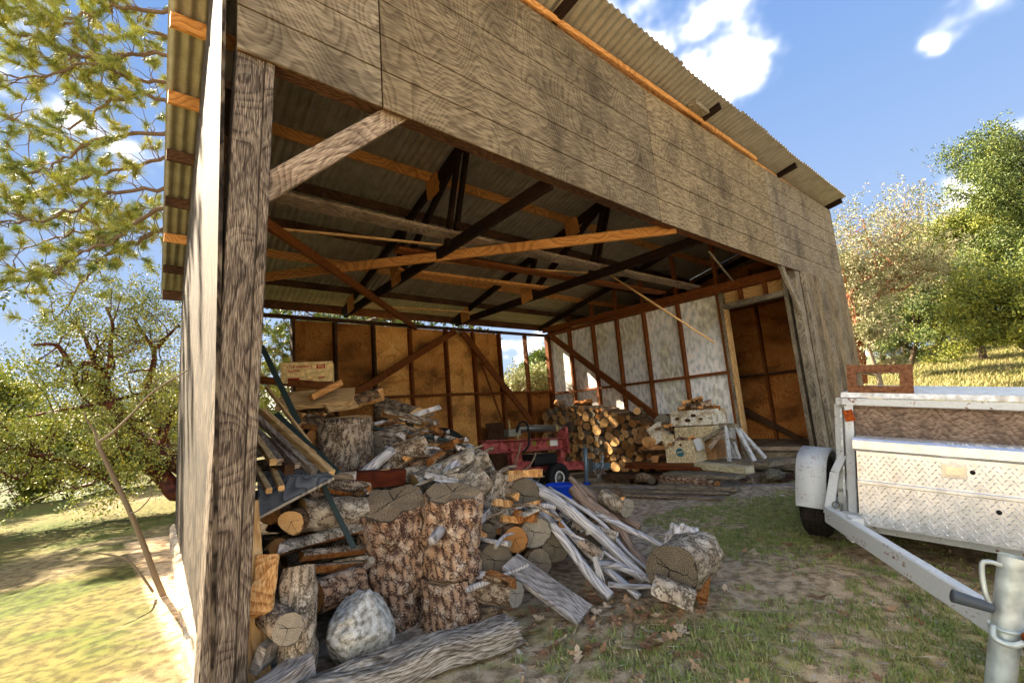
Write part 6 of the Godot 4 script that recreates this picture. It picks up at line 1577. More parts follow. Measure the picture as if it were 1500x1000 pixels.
func madrone_limbs() -> Array:
	return [
		[[Vector3(1.47, 0.05, -9.19), Vector3(1.22, 0.27, -9.23), Vector3(1.09, 0.25, -9.22), Vector3(0.94, 0.49, -9.30), Vector3(0.76, 0.68, -9.42), Vector3(0.53, 0.75, -9.47), Vector3(0.30, 0.74, -9.68), Vector3(0.03, 0.73, -9.79)], 0.176, 0.065],
		[[Vector3(1.46, 0.21, -9.16), Vector3(1.23, 0.56, -9.16), Vector3(1.09, 0.70, -9.26), Vector3(0.87, 0.90, -9.41), Vector3(0.65, 1.08, -9.57), Vector3(0.47, 1.34, -9.67), Vector3(0.37, 1.58, -9.71), Vector3(0.22, 1.82, -9.79), Vector3(0.16, 2.00, -9.81), Vector3(0.16, 2.17, -9.77)], 0.162, 0.072],
		[[Vector3(0.16, 2.17, -9.77), Vector3(0.08, 2.27, -9.69), Vector3(-0.04, 2.31, -9.79), Vector3(-0.17, 2.22, -9.78), Vector3(-0.28, 2.44, -9.83), Vector3(-0.40, 2.58, -9.77), Vector3(-0.62, 2.58, -9.83)], 0.061, 0.019],
		[[Vector3(0.17, 2.14, -9.77), Vector3(0.24, 2.32, -9.67), Vector3(0.24, 2.65, -9.73), Vector3(0.25, 2.92, -9.67), Vector3(0.16, 3.19, -9.69)], 0.047, 0.016],
		[[Vector3(0.16, 2.17, -9.77), Vector3(0.06, 2.38, -9.95), Vector3(-0.01, 2.57, -9.97), Vector3(-0.09, 2.79, -9.99), Vector3(-0.24, 3.05, -10.21)], 0.054, 0.016],
		[[Vector3(1.13, 0.68, -9.63), Vector3(0.88, 1.34, -9.85), Vector3(0.75, 1.97, -9.97), Vector3(0.80, 2.30, -9.85), Vector3(0.79, 2.55, -9.81), Vector3(0.66, 2.81, -9.87), Vector3(0.52, 3.10, -9.93)], 0.068, 0.019],
		[[Vector3(0.79, 2.55, -9.81), Vector3(0.92, 2.70, -9.66), Vector3(1.09, 2.93, -9.46)], 0.041, 0.016],
		[[Vector3(0.37, 1.58, -9.71), Vector3(0.18, 1.69, -9.72), Vector3(-0.05, 1.64, -9.80), Vector3(-0.28, 1.62, -9.87), Vector3(-0.65, 1.55, -10.08)], 0.041, 0.013],
		[[Vector3(0.03, 0.73, -9.79), Vector3(-0.20, 0.90, -9.82), Vector3(-0.46, 0.96, -9.90), Vector3(-0.75, 1.12, -10.00), Vector3(-0.97, 1.28, -10.01)], 0.068, 0.026],
		[[Vector3(0.03, 0.73, -9.79), Vector3(0.23, 0.57, -9.64), Vector3(0.44, 0.32, -9.65)], 0.041, 0.016],
		[[Vector3(0.87, 0.90, -9.41), Vector3(0.93, 1.11, -9.31), Vector3(1.01, 1.42, -9.31), Vector3(1.09, 1.62, -9.19)], 0.041, 0.016],
		[[Vector3(0.53, 0.75, -9.47), Vector3(0.43, 1.00, -9.51), Vector3(0.40, 1.16, -9.50), Vector3(0.27, 1.37, -9.57)], 0.027, 0.010],
		[[Vector3(-0.46, 0.96, -9.90), Vector3(-0.66, 0.68, -10.01), Vector3(-0.87, 0.80, -10.03)], 0.034, 0.013],
	]

func sapling_stems() -> Array:
	return [
		[[Vector3(0.44, -0.01, -4.16), Vector3(0.39, 0.13, -4.13), Vector3(0.32, 0.34, -4.08), Vector3(0.22, 0.62, -4.02), Vector3(0.13, 0.84, -3.98), Vector3(0.06, 1.02, -3.94)], 0.020, 0.012],
		[[Vector3(0.06, 1.02, -3.94), Vector3(0.04, 1.10, -3.94), Vector3(-0.00, 1.17, -3.93), Vector3(-0.01, 1.22, -3.93)], 0.008, 0.003],
		[[Vector3(0.06, 1.02, -3.94), Vector3(0.13, 1.08, -3.89), Vector3(0.22, 1.19, -3.83), Vector3(0.31, 1.31, -3.72), Vector3(0.47, 1.43, -3.62)], 0.010, 0.004],
		[[Vector3(0.38, 0.04, -4.13), Vector3(0.31, 0.17, -4.12), Vector3(0.24, 0.27, -4.14), Vector3(0.15, 0.32, -4.15), Vector3(0.08, 0.35, -4.12)], 0.008, 0.003],
		[[Vector3(0.24, 0.57, -4.01), Vector3(0.28, 0.59, -3.96), Vector3(0.33, 0.66, -3.93), Vector3(0.33, 0.72, -3.92)], 0.006, 0.002],
	]

func red_limbs() -> Array:
	return [
		[[Vector3(16.39, 1.20, -3.80), Vector3(16.17, 2.14, -3.66), Vector3(16.06, 2.71, -3.63), Vector3(16.24, 3.10, -3.39), Vector3(16.36, 3.33, -3.23), Vector3(16.66, 3.77, -2.87), Vector3(16.77, 4.10, -2.57)], 0.170, 0.050],
		[[Vector3(15.91, 1.19, -3.68), Vector3(15.39, 3.22, -3.58), Vector3(15.51, 3.57, -3.39), Vector3(15.66, 3.88, -3.19), Vector3(15.85, 4.05, -2.85), Vector3(16.15, 4.34, -2.52)], 0.110, 0.040],
		[[Vector3(16.06, 2.71, -3.63), Vector3(16.08, 3.49, -3.58), Vector3(15.89, 3.88, -3.67), Vector3(15.82, 4.27, -3.65), Vector3(15.91, 4.63, -3.49)], 0.050, 0.020],
		[[Vector3(16.66, 3.77, -2.87), Vector3(16.98, 3.64, -2.61), Vector3(17.13, 3.87, -2.29), Vector3(17.29, 4.14, -2.10)], 0.050, 0.020],
		[[Vector3(15.85, 4.05, -2.85), Vector3(15.76, 4.60, -2.82), Vector3(15.60, 5.06, -2.86), Vector3(15.51, 5.52, -2.85)], 0.040, 0.015],
		[[Vector3(16.15, 4.34, -2.52), Vector3(16.27, 4.90, -2.30), Vector3(16.30, 5.26, -2.19)], 0.030, 0.012],
		[[Vector3(16.77, 4.10, -2.57), Vector3(16.96, 4.54, -2.31), Vector3(17.16, 4.89, -2.06)], 0.030, 0.012],
	]

# ---------------------------------------------------------------- trees and shrubs
func leaf_stuff(c: Color) -> StandardMaterial3D:
	var m := StandardMaterial3D.new()
	m.albedo_color = c; m.roughness = 0.55; m.metallic_specular = 0.35
	m.vertex_color_use_as_albedo = true
	m.backlight_enabled = true; m.backlight = Color(0.30, 0.34, 0.06)
	m.cull_mode = BaseMaterial3D.CULL_DISABLED
	return m

# A few leaves on a twig end. size is the length of one leaf.
func leaf_clump(size: float, count: int, reach: float, seed_: int) -> ArrayMesh:
	var r := RandomNumberGenerator.new(); r.seed = seed_
	var st := tool()
	st.set_color(Color.WHITE)
	for k in count:
		var d := Vector3(r.randfn(), r.randfn() * 0.8 + 0.25, r.randfn()).normalized()
		var o := d * reach * r.randf_range(0.2, 1.0)
		var side := d.cross(Vector3(r.randfn(), r.randfn(), r.randfn())).normalized()
		var n := side.cross(d)
		var l := size * r.randf_range(0.7, 1.2); var w := l * 0.27
		var a := o; var b := o + d * l * 0.45 + side * w + n * w * 0.4; var c := o + d * l; var e := o + d * l * 0.45 - side * w + n * w * 0.4; var mid := o + d * l * 0.45
		tri(st, a, b, c); tri(st, a, c, e)
	return finish(st)

func needle_tuft(size: float, count: int, seed_: int) -> ArrayMesh:
	var r := RandomNumberGenerator.new(); r.seed = seed_
	var st := tool()
	st.set_color(Color.WHITE)
	for k in count:
		var d := Vector3(r.randf_range(0.1, 1.0), r.randfn() * 0.5, r.randfn() * 0.5).normalized()
		var side := d.cross(Vector3(r.randfn(), r.randfn(), r.randfn())).normalized() * size * 0.026
		var o := Vector3(-r.randf() * size * 0.5, 0, 0)
		var l := size * r.randf_range(0.6, 1.1)
		tri(st, o - side, o + d * l + Vector3(0, -0.10 * l, 0), o + side)
	return finish(st)

func scatter(called: String, mesh: Mesh, xfs: Array, cols: Array, mat: Material, parent: Node) -> MultiMeshInstance3D:
	var mm := MultiMesh.new()
	mm.transform_format = MultiMesh.TRANSFORM_3D; mm.use_colors = true; mm.mesh = mesh; mm.instance_count = xfs.size()
	for i in xfs.size():
		mm.set_instance_transform(i, xfs[i]); mm.set_instance_color(i, cols[i])
	var o := MultiMeshInstance3D.new(); o.name = called if parent != self else numbered(called)
	o.multimesh = mm; o.material_override = mat
	parent.add_child(o, true)
	if parent != self: o.transform = parent.global_transform.affine_inverse()
	return o

func pick(r: RandomNumberGenerator, cols: Array) -> Color:
	var a: Color = cols[r.randi() % cols.size()]; var b: Color = cols[r.randi() % cols.size()]
	var c := a.lerp(b, r.randf()) * r.randf_range(0.75, 1.2)
	return Color(c.r, c.g, c.b, 1)

# One limb and its side shoots go into st; the ends are noted in tips.
func limb(st: SurfaceTool, from: Vector3, dir: Vector3, length: float, rad: float, level: int, r: RandomNumberGenerator, tips: Array, lift: float):
	var path := [from]
	var d := dir.normalized()
	var steps := 4
	for k in steps:
		d = (d + Vector3(r.randfn(), r.randfn() + lift, r.randfn()) * 0.20).normalized()
		path.append(path[-1] + d * length / steps)
	var radii := []
	for k in steps + 1: radii.append(lerpf(rad, rad * 0.45, float(k) / steps))
	sweep(st, path, radii, 6 if rad > 0.03 else 4, 0.0, 0, 6.0, false)
	if level <= 0:
		tips.append(path[-1]); tips.append(path[2])
		return
	var kids := r.randi_range(3, 4)
	for k in kids:
		var at := r.randi_range(2, steps)
		var side := Vector3(r.randfn(), r.randfn() * 0.7 + lift, r.randfn()).normalized()
		limb(st, path[at], d * 0.7 + side * 0.9, length * r.randf_range(0.55, 0.75), float(radii[at]) * 0.65, level - 1, r, tips, lift)
	if level == 1: tips.append(path[-1])

func broad_tree(called: String, label: String, at: Vector3, height: float, crown: float, cols: Array, leaf: float, clumps: int, seed_: int, bark, group := "", stems := 1, spread_ := 0.33) -> Node3D:
	var r := RandomNumberGenerator.new(); r.seed = seed_
	at.y = land(at.x, at.z) - 0.05
	var t := thing(called, label, "tree" if height > 2.6 else "shrub", at, group)
	var st := tool(false)
	var tips := []
	for s in stems:
		var lean := Vector3(r.randfn() * 0.15, 1, r.randfn() * 0.15) if stems == 1 else Vector3(r.randfn() * 0.5, 1, r.randfn() * 0.5)
		var trunk := [Vector3.ZERO]
		var d := lean.normalized()
		var n := 6
		for k in n:
			d = (d + Vector3(r.randfn(), 1.0, r.randfn()) * 0.12).normalized()
			trunk.append(trunk[-1] + d * height * 0.72 / n)
		var base := height * 0.022 / sqrt(stems)
		var radii := []
		for k in n + 1: radii.append(lerpf(base, base * 0.35, float(k) / n))
		sweep(st, trunk, radii, 9, 0.0, 0, 6.0, false)
		var arms := int(14.0 / stems) + 2
		for k in arms:
			var i := r.randi_range(1 if stems > 1 else 2, n)
			var a := r.randf() * TAU
			limb(st, trunk[i], Vector3(cos(a), r.randf_range(0.05, 0.7), sin(a)), crown * r.randf_range(0.45, 0.85) * (1.15 - 0.5 * i / n), float(radii[i]) * 0.6, 1, r, tips, 0.25)
		tips.append(trunk[-1])
	var tm := finish(st)
	var o := MeshInstance3D.new(); o.name = "trunk"; o.mesh = tm; o.material_override = bark
	t.add_child(o)
	crown_of(t, tips, clumps, crown * spread_ * 0.5, leaf, cols, r, seed_)
	return t

# Leaf clumps gathered round the twig ends; world tells whether tips are given in the world's coordinates.
func crown_of(t: Node3D, tips: Array, clumps: int, reach: float, leaf: float, cols: Array, r: RandomNumberGenerator, seed_: int, flat := 0.7):
	var xfs := []
	var tint := []
	for k in clumps:
		var c: Vector3 = tips[r.randi() % tips.size()]
		var p := c + Vector3(r.randfn(), r.randfn() * flat, r.randfn()) * reach * 0.5
		var b := Basis(Vector3(r.randfn(), r.randfn(), r.randfn()).normalized(), r.randf() * TAU).scaled(Vector3.ONE * r.randf_range(0.75, 1.3))
		xfs.append(Transform3D(b, p + t.position)); tint.append(pick(r, cols))
	var m := scatter("crown", leaf_clump(leaf, 9, leaf * 1.5, seed_), xfs, tint, M.leaf, t)
	m.set_meta("kind", "stuff")

func limbs_tree(t: Node3D, limbs: Array, bark, twigs: float, tips: Array, r: RandomNumberGenerator, per := 7, lift := 0.25, level := 1):
	var st := tool(false)
	for l in limbs:
		var path := smooth_path(l[0], 4)
		for i in path.size(): path[i] -= t.position
		var radii := []
		for i in path.size(): radii.append(lerpf(l[1], l[2], float(i) / (path.size() - 1)))
		sweep(st, path, radii, 9, 0.12, 3, 6.0, true)
		for k in per:
			if twigs <= 0.0: break
			var i := r.randi_range(int(path.size() * 0.35), path.size() - 1)
			var d := Vector3(r.randfn(), r.randfn() * 0.8 + lift, r.randfn())
			limb(st, path[i], d, twigs * r.randf_range(0.6, 1.2), maxf(0.007, float(radii[i]) * 0.45), level, r, tips, lift)
		tips.append(path[-1])
	var o := MeshInstance3D.new(); o.name = "trunk"; o.mesh = finish(st); o.material_override = bark
	t.add_child(o)

func build_trees():
	M.leaf = leaf_stuff(Color.WHITE)
	var brown := plain(Color(0.30, 0.25, 0.20), 0.95); var red := surface(blotch_image(128, 128, 201, [Color(0.20, 0.10, 0.075), Color(0.32, 0.17, 0.12), Color(0.40, 0.23, 0.16)], 0.03, 0.1, 2.0), Vector3(2, 2, 2), 0.6, 0.0, true)
	var rust := surface(blotch_image(128, 128, 203, [Color(0.42, 0.24, 0.17), Color(0.56, 0.33, 0.23), Color(0.66, 0.46, 0.34)], 0.03, 0.1, 2.0), Vector3(2, 2, 2), 0.7, 0.0, true)
	var grey := plain(Color(0.47, 0.42, 0.36), 0.95)
	var olive := [Color(0.261, 0.312, 0.078), Color(0.395, 0.416, 0.091), Color(0.166, 0.219, 0.064), Color(0.520, 0.469, 0.078)]
	var sage := [Color(0.232, 0.232, 0.126), Color(0.338, 0.315, 0.178), Color(0.135, 0.158, 0.063), Color(0.292, 0.232, 0.126)]
	var oak := [Color(0.070, 0.101, 0.034), Color(0.114, 0.159, 0.034), Color(0.184, 0.215, 0.040), Color(0.089, 0.127, 0.046)]
	var lime := [Color(0.216, 0.252, 0.038), Color(0.302, 0.295, 0.043), Color(0.144, 0.173, 0.032), Color(0.101, 0.130, 0.032)]
	# red-limbed tree by the gable
	var r := RandomNumberGenerator.new(); r.seed = 301
	var a := thing("madrone_tree", "twisted tree with dark red limbs beyond the corner post", "tree", Vector3(1.05, 0.0, -8.6))
	var tips := []
	limbs_tree(a, madrone_limbs(), red, 0.55, tips, r, 8)
	crown_of(a, tips, 3900, 0.34, 0.042, olive, r, 11)
	# pine whose boughs fill the upper left
	r.seed = 302
	var p := thing("pine_tree", "tall pine whose long needled boughs reach out behind the roof edge", "tree", Vector3(2.3, 0.0, -12.3))
	p.position.y = land(2.3, -12.3)
	tips = []
	var st := tool(false)
	sweep(st, [Vector3(0, -0.2, 0), Vector3(0.1, 3, 0.1), Vector3(0, 6, 0.2), Vector3(0.1, 10, 0.1), Vector3(0, 14, 0)], [0.26, 0.22, 0.19, 0.13, 0.05], 12, 0.1, 4, 3.0)
	for b in pine_boughs():
		var path := smooth_path(b, 5)
		for i in path.size(): path[i] = path[i] - p.position + Vector3(r.randfn(), r.randfn(), r.randfn()) * 0.03
		path.push_front(Vector3(0, path[0].y + 0.3, 0))
		var radii := []
		for i in path.size(): radii.append(lerpf(0.045, 0.012, float(i) / (path.size() - 1)))
		sweep(st, path, radii, 6, 0.0, 0, 6.0, false)
		for k in 40:
			var i := r.randi_range(int(path.size() * 0.15), path.size() - 1)
			var way: Vector3 = (path[i] - path[maxi(0, i - 2)]).normalized()
			var q: Array = [path[i]]
			var d := (way * 0.8 + Vector3(r.randfn() * 0.5, r.randfn() * 0.7, r.randfn() * 0.6)).normalized()
			var n := r.randi_range(3, 6)
			for s in n:
				d = (d + Vector3(r.randfn() * 0.35, r.randfn() * 0.35 + 0.10, r.randfn() * 0.35)).normalized()
				q.append(q[-1] + d * 0.15)
			var rr := []
			for s in q.size(): rr.append(lerpf(0.010, 0.004, float(s) / (q.size() - 1)))
			sweep(st, q, rr, 4, 0.0, 0, 6.0, false)
			tips.append([q[-1], d])
			if r.randf() < 0.6: tips.append([q[-2], (d + Vector3(r.randfn(), r.randfn(), r.randfn()) * 0.5).normalized()])
	var o := MeshInstance3D.new(); o.name = "trunk"; o.mesh = finish(st); o.material_override = plain(Color(0.42, 0.34, 0.27), 0.95)
	p.add_child(o)
	var xfs := []; var tint := []
	for e in tips:
		for k in 2:
			var xf := from_to(Vector3.ZERO, e[1])
			xf.origin = e[0] + p.position - e[1] * 0.05 * k
			xf.basis = (xf.basis * Basis(Vector3.RIGHT, r.randf() * TAU)).scaled(Vector3.ONE * r.randf_range(0.8, 1.25))
			xfs.append(xf); tint.append(pick(r, [Color(0.27, 0.31, 0.07), Color(0.38, 0.38, 0.08), Color(0.18, 0.23, 0.06), Color(0.44, 0.40, 0.08)]))
	var crown := scatter("crown", needle_tuft(0.19, 60, 5), xfs, tint, M.leaf, p)
	crown.set_meta("kind", "stuff")
	# bare sapling by the gable wall
	r.seed = 303
	var s := thing("sapling", "bare grey sapling leaning away from the gable wall", "sapling", Vector3(0.43, 0.0, -4.19))
	limbs_tree(s, sapling_stems(), grey, 0.0, [], r, 0)
	# beyond the trailer
	r.seed = 304
	var m := thing("madrone_tree", "pale-leaved tree with rusty red limbs right behind the shed end", "tree", Vector3(16.6, land(16.6, -3.95), -3.95))
	tips = []
	limbs_tree(m, red_limbs(), rust, 0.75, tips, r, 9)
	crown_of(m, tips, 4200, 0.62, 0.055, sage, r, 12)
	build_far_trees(brown, grey, oak, lime, sage, olive)

func build_far_trees(brown, grey, oak: Array, lime: Array, sage: Array, olive: Array):
	broad_tree("oak_tree", "tall dark oak at the right edge, its crown highest of all", Vector3(24.6, 0, 0.7), 10.2, 3.7, oak, 0.075, 15000, 21, brown)
	broad_tree("oak_tree", "yellow-green tree filling the middle of the right-hand wood", Vector3(26.5, 0, -2.0), 5.8, 3.8, lime, 0.075, 14000, 22, brown)
	broad_tree("oak_tree", "bright lime tree low at the right edge over the trailer", Vector3(17.6, 0, -0.3), 3.4, 2.0, lime, 0.06, 8000, 23, brown)
	broad_tree("sapling_tree", "slim pale-stemmed young tree standing in front of the red-limbed one", Vector3(15.6, 0, -3.15), 3.4, 1.2, sage, 0.07, 700, 24, grey)
	broad_tree("oak_tree", "dark little oak between the red-limbed tree and the yellow-green one", Vector3(21.9, 0, -3.7), 4.4, 2.2, oak, 0.065, 7000, 25, brown)
	broad_tree("shrub", "golden shrub far down the gap between the right-hand trees", Vector3(36.0, 0, -4.2), 2.4, 1.7, [Color(0.42, 0.36, 0.04), Color(0.34, 0.32, 0.05)], 0.12, 900, 26, brown, "", 4)
	var spots := [[34, -9, 7.0], [38, -7.5, 8.0], [41, -5, 8.5], [43, -2.5, 8.0], [45, 0, 10.0], [31, -7.0, 6.0], [48, -8, 9.0], [50, -4, 9.0], [52, 1, 11.0], [46, 3.5, 10.0], [38, 2.5, 9.0], [30, 3.0, 9.0], [29, -10.5, 7.0]]
	for i in spots.size():
		broad_tree("woodland_tree", "leafy tree of the wood far behind on the right-hand slope", Vector3(spots[i][0], 0, spots[i][1]), spots[i][2], spots[i][2] * 0.42, [lime, oak, sage, olive][i % 4], 0.12, 5000, 40 + i, brown, "trees of the right-hand wood")
	# seen through the openings in the back wall
	broad_tree("shrub", "pale flowering shrub seen through the back wall's window opening", Vector3(8.7, 0, -10.4), 2.9, 1.8, [Color(0.34, 0.34, 0.20), Color(0.45, 0.42, 0.28), Color(0.16, 0.20, 0.06)], 0.07, 4200, 61, brown, "", 5)
	broad_tree("shrub", "green shrub right of the pale one behind the window opening", Vector3(9.6, 0, -9.9), 2.8, 1.6, [Color(0.22, 0.26, 0.09), Color(0.40, 0.38, 0.22), Color(0.12, 0.16, 0.05)], 0.07, 3600, 62, brown, "", 5)
	broad_tree("oak_tree", "distant dark tree top above the shrubs in the window opening", Vector3(20.6, 0, -21.7), 5.4, 2.0, oak, 0.14, 1800, 63, brown)
	# tall trees standing left of the view; their shade falls across the grass by the gable
	broad_tree("oak_tree", "tall open-crowned oak whose shade dapples the grass by the gable", Vector3(-3.4, 0, -14.6), 8.6, 2.8, oak, 0.10, 1200, 81, brown)
	broad_tree("oak_tree", "smaller oak whose shade falls along the gable wall", Vector3(-2.5, 0, -11.6), 8.4, 2.0, oak, 0.09, 1500, 82, brown)
	broad_tree("oak_tree", "added oak behind the shed, its crown breaking up the sun through the window", Vector3(4.7, 0, -10.4), 7.4, 2.4, oak, 0.09, 2600, 83, brown)  # hidden tree added to thin the sun falling through window and eave gap
	# down the slope on the left
	var left := [[-1.9, -15.6, 3.2, 1.9, "broad green shrub at the left edge of the crest"], [-0.2, -16.8, 2.8, 1.8, "olive shrub on the crest under the red-limbed tree"], [1.7, -17.4, 3.2, 2.0, "yellowish shrub on the crest nearest the corner post"], [-5.5, -19.0, 4.6, 2.6, "taller tree beyond the crest at the left edge"], [3.6, -20.0, 4.5, 2.4, "oak beyond the crest hidden partly by the gable wall"]]
	for i in left.size():
		var t: Array = left[i]
		broad_tree("shrub" if t[2] < 4.0 else "oak_tree", t[4], Vector3(t[0], 0, t[1]), t[2], t[3], [olive, lime, sage][i % 3], 0.07, 6000, 70 + i, brown, "", 4 if t[2] < 4.0 else 1)
	build_hills()

func build_hills():
	var n := noise_of(401, 0.004, 4)
	var st := tool(false)
	var rows := []
	for j in 4:
		var row := []
		for i in 81:
			var az := lerpf(-2.6, 2.2, i / 80.0)
			var d := 420.0 + j * 160.0
			var h: float = [-60.0, 6.0, 20.0, -20.0][j] + (n.get_noise_2d(sin(az) * 500.0, cos(az) * 500.0 + j * 300.0) * 45.0 if j > 0 else 0.0)
			row.append(Vector3(sin(az) * d, h, -cos(az) * d))
		rows.append(row)
	for j in 3:
		for i in 80: quad(st, rows[j][i], rows[j + 1][i], rows[j + 1][i + 1], rows[j][i + 1])
	var o := solid("hills", finish(st), plain(Color(0.33, 0.36, 0.26), 1.0))
	o.set_meta("kind", "structure"); o.set_meta("label", "far wooded hills beyond the crest")

# ---------------------------------------------------------------- leaves, grass and litter
func oak_leaf(seed_: int) -> ArrayMesh:
	var r := RandomNumberGenerator.new(); r.seed = seed_
	var st := tool()
	st.set_color(Color.WHITE)
	var half := [Vector2(0.0, 0.004), Vector2(0.08, 0.012), Vector2(0.20, 0.13), Vector2(0.30, 0.08), Vector2(0.42, 0.27), Vector2(0.52, 0.11), Vector2(0.68, 0.25), Vector2(0.76, 0.10), Vector2(0.90, 0.12), Vector2(1.0, 0.0)]
	var curl := r.randf_range(0.2, 0.9); var cup := r.randf_range(0.1, 0.8)
	var put := func(p: Vector2) -> Vector3:
		return Vector3(p.x - 0.5, 0.03 + cup * p.y * absf(p.y) * 1.6 + curl * (p.x - 0.5) * (p.x - 0.5) * 0.6 + 0.02 * sin(p.x * 17.0 + p.y * 9.0 + seed_), p.y)
	for s in [-1.0, 1.0]:
		for i in half.size() - 1:
			var a: Vector2 = half[i] * Vector2(1, s * r.randf_range(0.85, 1.15)); var b: Vector2 = half[i + 1] * Vector2(1, s)
			var ma := Vector2(a.x, 0); var mb := Vector2(b.x, 0)
			if s > 0: quad(st, put.call(ma), put.call(mb), put.call(b), put.call(a))
			else: quad(st, put.call(a), put.call(b), put.call(mb), put.call(ma))
	return finish(st)

func grass_tuft(blades: int, height: float, spread_: float, seed_: int) -> ArrayMesh:
	var r := RandomNumberGenerator.new(); r.seed = seed_
	var st := tool()
	st.set_color(Color.WHITE)
	for k in blades:
		var a := r.randf() * TAU
		var o := Vector3(r.randfn(), 0, r.randfn()) * spread_ * 0.4
		var d := Vector3(cos(a), 0, sin(a))
		var h := height * r.randf_range(0.5, 1.15); var lean := r.randf_range(0.2, 1.1) * h
		var s := Vector3(-d.z, 0, d.x) * 0.0028 * (1.0 + height * 6.0)
		var m := o + d * lean * 0.35 + Vector3(0, h * 0.65, 0); var e := o + d * lean + Vector3(0, h, 0)
		tri(st, o - s, m - s * 0.8, m + s * 0.8); tri(st, o - s, m + s * 0.8, o + s); tri(st, m - s * 0.8, e, m + s * 0.8)
	return finish(st)

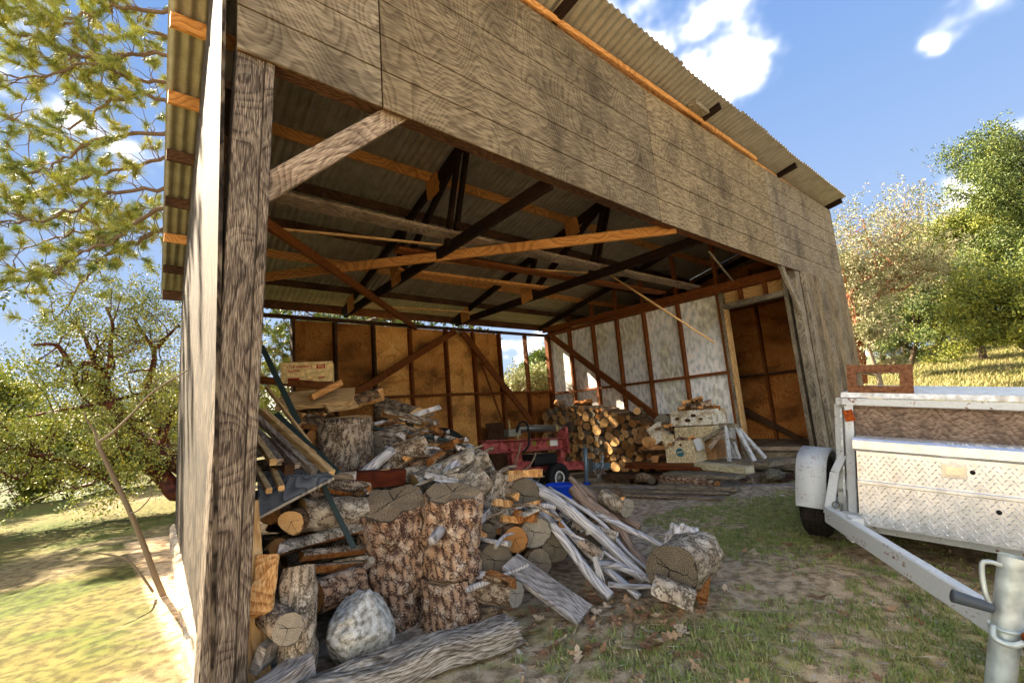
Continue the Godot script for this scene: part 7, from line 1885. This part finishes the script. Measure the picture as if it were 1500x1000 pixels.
func build_ground_cover():
	var r := RandomNumberGenerator.new(); r.seed = 900
	var g := get_node("ground")
	var leaves := []
	for k in 6: leaves.append(oak_leaf(700 + k))
	var tones := [plain(Color(0.62, 0.47, 0.32), 0.85), plain(Color(0.70, 0.56, 0.40), 0.85), plain(Color(0.54, 0.39, 0.27), 0.85), plain(Color(0.74, 0.65, 0.52), 0.85)]
	var bump := noise_of(91, 1.3, 4); var fine := noise_of(93, 4.0, 3); var patch := noise_of(92, 0.55, 4)
	var top := func(x: float, z: float) -> float: return land(x, z) + bump.get_noise_2d(x, z) * 0.025 + fine.get_noise_2d(x, z) * 0.008
	var put := func(x: float, z: float, lift: float):
		var l := r.randf_range(0.045, 0.10)
		var b := Basis(Vector3.UP, r.randf() * TAU) * Basis(Vector3(r.randfn(), 0, r.randfn()).normalized(), r.randf_range(0, 0.45)) * Basis.from_scale(Vector3.ONE * l)
		solid("leaf", leaves[r.randi() % 6], tones[r.randi() % 4], g, Transform3D(b, Vector3(x, top.call(x, z) + lift, z)))
	for k in 130:
		var a := r.randf() * TAU; var d := sqrt(r.randf())
		put.call(1.98 + cos(a) * d * 0.55, -1.58 + sin(a) * d * 0.36, 0.004 + r.randf() * 0.03)
	for k in 36: put.call(r.randf_range(2.0, 2.6), r.randf_range(-2.0, -1.6), 0.01 + r.randf() * 0.05)
	for k in 12: put.call(r.randf_range(1.45, 1.75), r.randf_range(-2.15, -1.9), 0.01)
	for k in 115: put.call(r.randf_range(1.2, 3.6), r.randf_range(-1.7, 0.1), 0.004)
	# grass by the shed front and under the trailer
	var green := leaf_stuff(Color.WHITE)
	var xfs := []; var cols := []
	var add := func(x: float, z: float, s: float, c: Color):
		xfs.append(Transform3D(Basis(Vector3.UP, r.randf() * TAU).scaled(Vector3.ONE * s), Vector3(x, top.call(x, z) - 0.003, z))); cols.append(c)
	for k in 44000:
		var x := r.randf_range(0.9, 6.8); var z := r.randf_range(-2.6, 0.9)
		var p := patch.get_noise_2d(x, z) + 0.6 * fine.get_noise_2d(x * 1.7, z * 1.7) + 0.35 * smoothstep(1.1, 0.2, Vector2((x - 3.3) * 0.7, z + 0.9).length())
		if x < 2.4 and z < -1.75: continue
		if r.randf() < 0.75 * smoothstep(0.04, 0.50, p): add.call(x, z, r.randf_range(0.3, 0.8), pick(r, [Color(0.20, 0.27, 0.06), Color(0.27, 0.31, 0.08), Color(0.36, 0.33, 0.14)]))
	var a := scatter("grass", grass_tuft(9, 0.045, 0.05, 1), xfs, cols, green, self)
	tag(a, "short green grass and moss on the shaded ground before the shed", "grass"); a.set_meta("kind", "stuff")
	xfs = []; cols = []
	for k in 52000:
		var z := -2.2 - pow(r.randf(), 1.6) * 15.0; var x := wall_x(maxf(z, -6.65)) - 0.12 - r.randf() * (1.0 + 0.25 * -z)
		if z < -6.8: x += r.randf() * 2.5
		var p := patch.get_noise_2d(x * 0.9 + 4.0, z * 2.0)
		if r.randf() < 0.35 + smoothstep(-0.25, 0.3, p) * 0.65: add.call(x, z, r.randf_range(0.6, 1.5), pick(r, [Color(0.12, 0.16, 0.025), Color(0.18, 0.20, 0.035), Color(0.24, 0.21, 0.06)] if p > 0.0 else [Color(0.24, 0.21, 0.07), Color(0.19, 0.18, 0.05)]))
	var b := scatter("grass", grass_tuft(9, 0.05, 0.07, 2), xfs, cols, green, self)
	tag(b, "sunlit yellow-green grass on the slope left of the shed", "grass"); b.set_meta("kind", "stuff")
	xfs = []; cols = []
	for k in 16000:
		var x := 9.5 + pow(r.randf(), 1.3) * 34.0; var z := lerpf(-0.32, 0.12, r.randf()) * x
		xfs.append(Transform3D(Basis(Vector3.UP, r.randf() * TAU).scaled(Vector3.ONE * r.randf_range(0.8, 1.8)), Vector3(x, land(x, z) - 0.01, z))); cols.append(pick(r, [Color(0.28, 0.24, 0.10), Color(0.18, 0.18, 0.05), Color(0.24, 0.21, 0.08)]))
	var c := scatter("grass", grass_tuft(8, 0.09, 0.14, 3), xfs, cols, green, self)
	tag(c, "dry straw grass on the hillside beyond the trailer", "grass"); c.set_meta("kind", "stuff")
	# chips, bark crumbs and small stones
	xfs = []; cols = []
	var st := tool(); st.set_color(Color.WHITE)
	for f in [[Vector3(-0.5, 0, -0.2), Vector3(0.4, 0.12, -0.25), Vector3(0.5, 0.02, 0.2)], [Vector3(-0.5, 0, -0.2), Vector3(0.5, 0.02, 0.2), Vector3(-0.4, 0.10, 0.25)], [Vector3(-0.5, 0, -0.2), Vector3(-0.4, 0.10, 0.25), Vector3(0.1, 0.22, 0.0)], [Vector3(-0.5, 0, -0.2), Vector3(0.1, 0.22, 0.0), Vector3(0.4, 0.12, -0.25)], [Vector3(0.1, 0.22, 0.0), Vector3(-0.4, 0.10, 0.25), Vector3(0.5, 0.02, 0.2)], [Vector3(0.4, 0.12, -0.25), Vector3(0.1, 0.22, 0.0), Vector3(0.5, 0.02, 0.2)]]:
		tri(st, f[0], f[1], f[2])
	var chip := finish(st)
	for k in 14000:
		var x := r.randf_range(0.7, 6.6); var z := r.randf_range(-4.6, 0.7)
		if z < -2.2 and x < 2.6 and r.randf() < 0.6: continue
		var s := r.randf_range(0.004, 0.016) if r.randf() < 0.93 else r.randf_range(0.02, 0.045)
		xfs.append(Transform3D(Basis(Vector3.UP, r.randf() * TAU) * Basis.from_scale(Vector3(s * 1.6, s, s)), Vector3(x, top.call(x, z) - 0.001, z))); cols.append(pick(r, [Color(0.40, 0.32, 0.22), Color(0.20, 0.15, 0.10), Color(0.52, 0.46, 0.37), Color(0.32, 0.24, 0.15)]))
	var dry := StandardMaterial3D.new(); dry.vertex_color_use_as_albedo = true; dry.roughness = 0.95
	var d := scatter("wood_litter", chip, xfs, cols, dry, self)
	tag(d, "wood chips, bark crumbs and small stones strewn over the ground", "litter"); d.set_meta("kind", "stuff")
	# dry straws, and leaves too small and many to tell apart
	xfs = []; cols = []
	for k in 3600:
		var x := r.randf_range(0.9, 6.4); var z := r.randf_range(-3.6, 0.7)
		if z < -1.8 and x < 2.3: continue
		xfs.append(Transform3D(Basis(Vector3.UP, r.randf() * TAU) * Basis(Vector3.BACK, r.randf_range(-0.15, 0.15)) * Basis.from_scale(Vector3(r.randf_range(0.03, 0.13), 0.006, 0.0045)), Vector3(x, top.call(x, z) + 0.004, z))); cols.append(pick(r, [Color(0.55, 0.46, 0.30), Color(0.42, 0.35, 0.24), Color(0.62, 0.58, 0.48)]))
	var e := scatter("straw_litter", chip, xfs, cols, dry, self)
	tag(e, "dry straws and twiglets scattered over the shaded ground", "litter"); e.set_meta("kind", "stuff")
	xfs = []; cols = []
	for k in 900:
		var x := r.randf_range(1.1, 5.6); var z := r.randf_range(-2.4, 0.5)
		if r.randf() < 0.45: x = 2.0 + r.randfn() * 0.45; z = -1.55 + r.randfn() * 0.25
		if z < -1.75 and x < 1.9: continue
		xfs.append(Transform3D(Basis(Vector3.UP, r.randf() * TAU) * Basis(Vector3(r.randfn(), 0, r.randfn()).normalized(), r.randf_range(0, 0.6)) * Basis.from_scale(Vector3.ONE * r.randf_range(0.02, 0.05)), Vector3(x, top.call(x, z) + 0.004, z))); cols.append(pick(r, [Color(0.36, 0.24, 0.12), Color(0.46, 0.33, 0.18), Color(0.26, 0.17, 0.09)]))
	var f := scatter("leaf_litter", leaves[2], xfs, cols, dry, self)
	tag(f, "small crumbled brown leaves strewn among the moss and dirt", "litter"); f.set_meta("kind", "stuff")
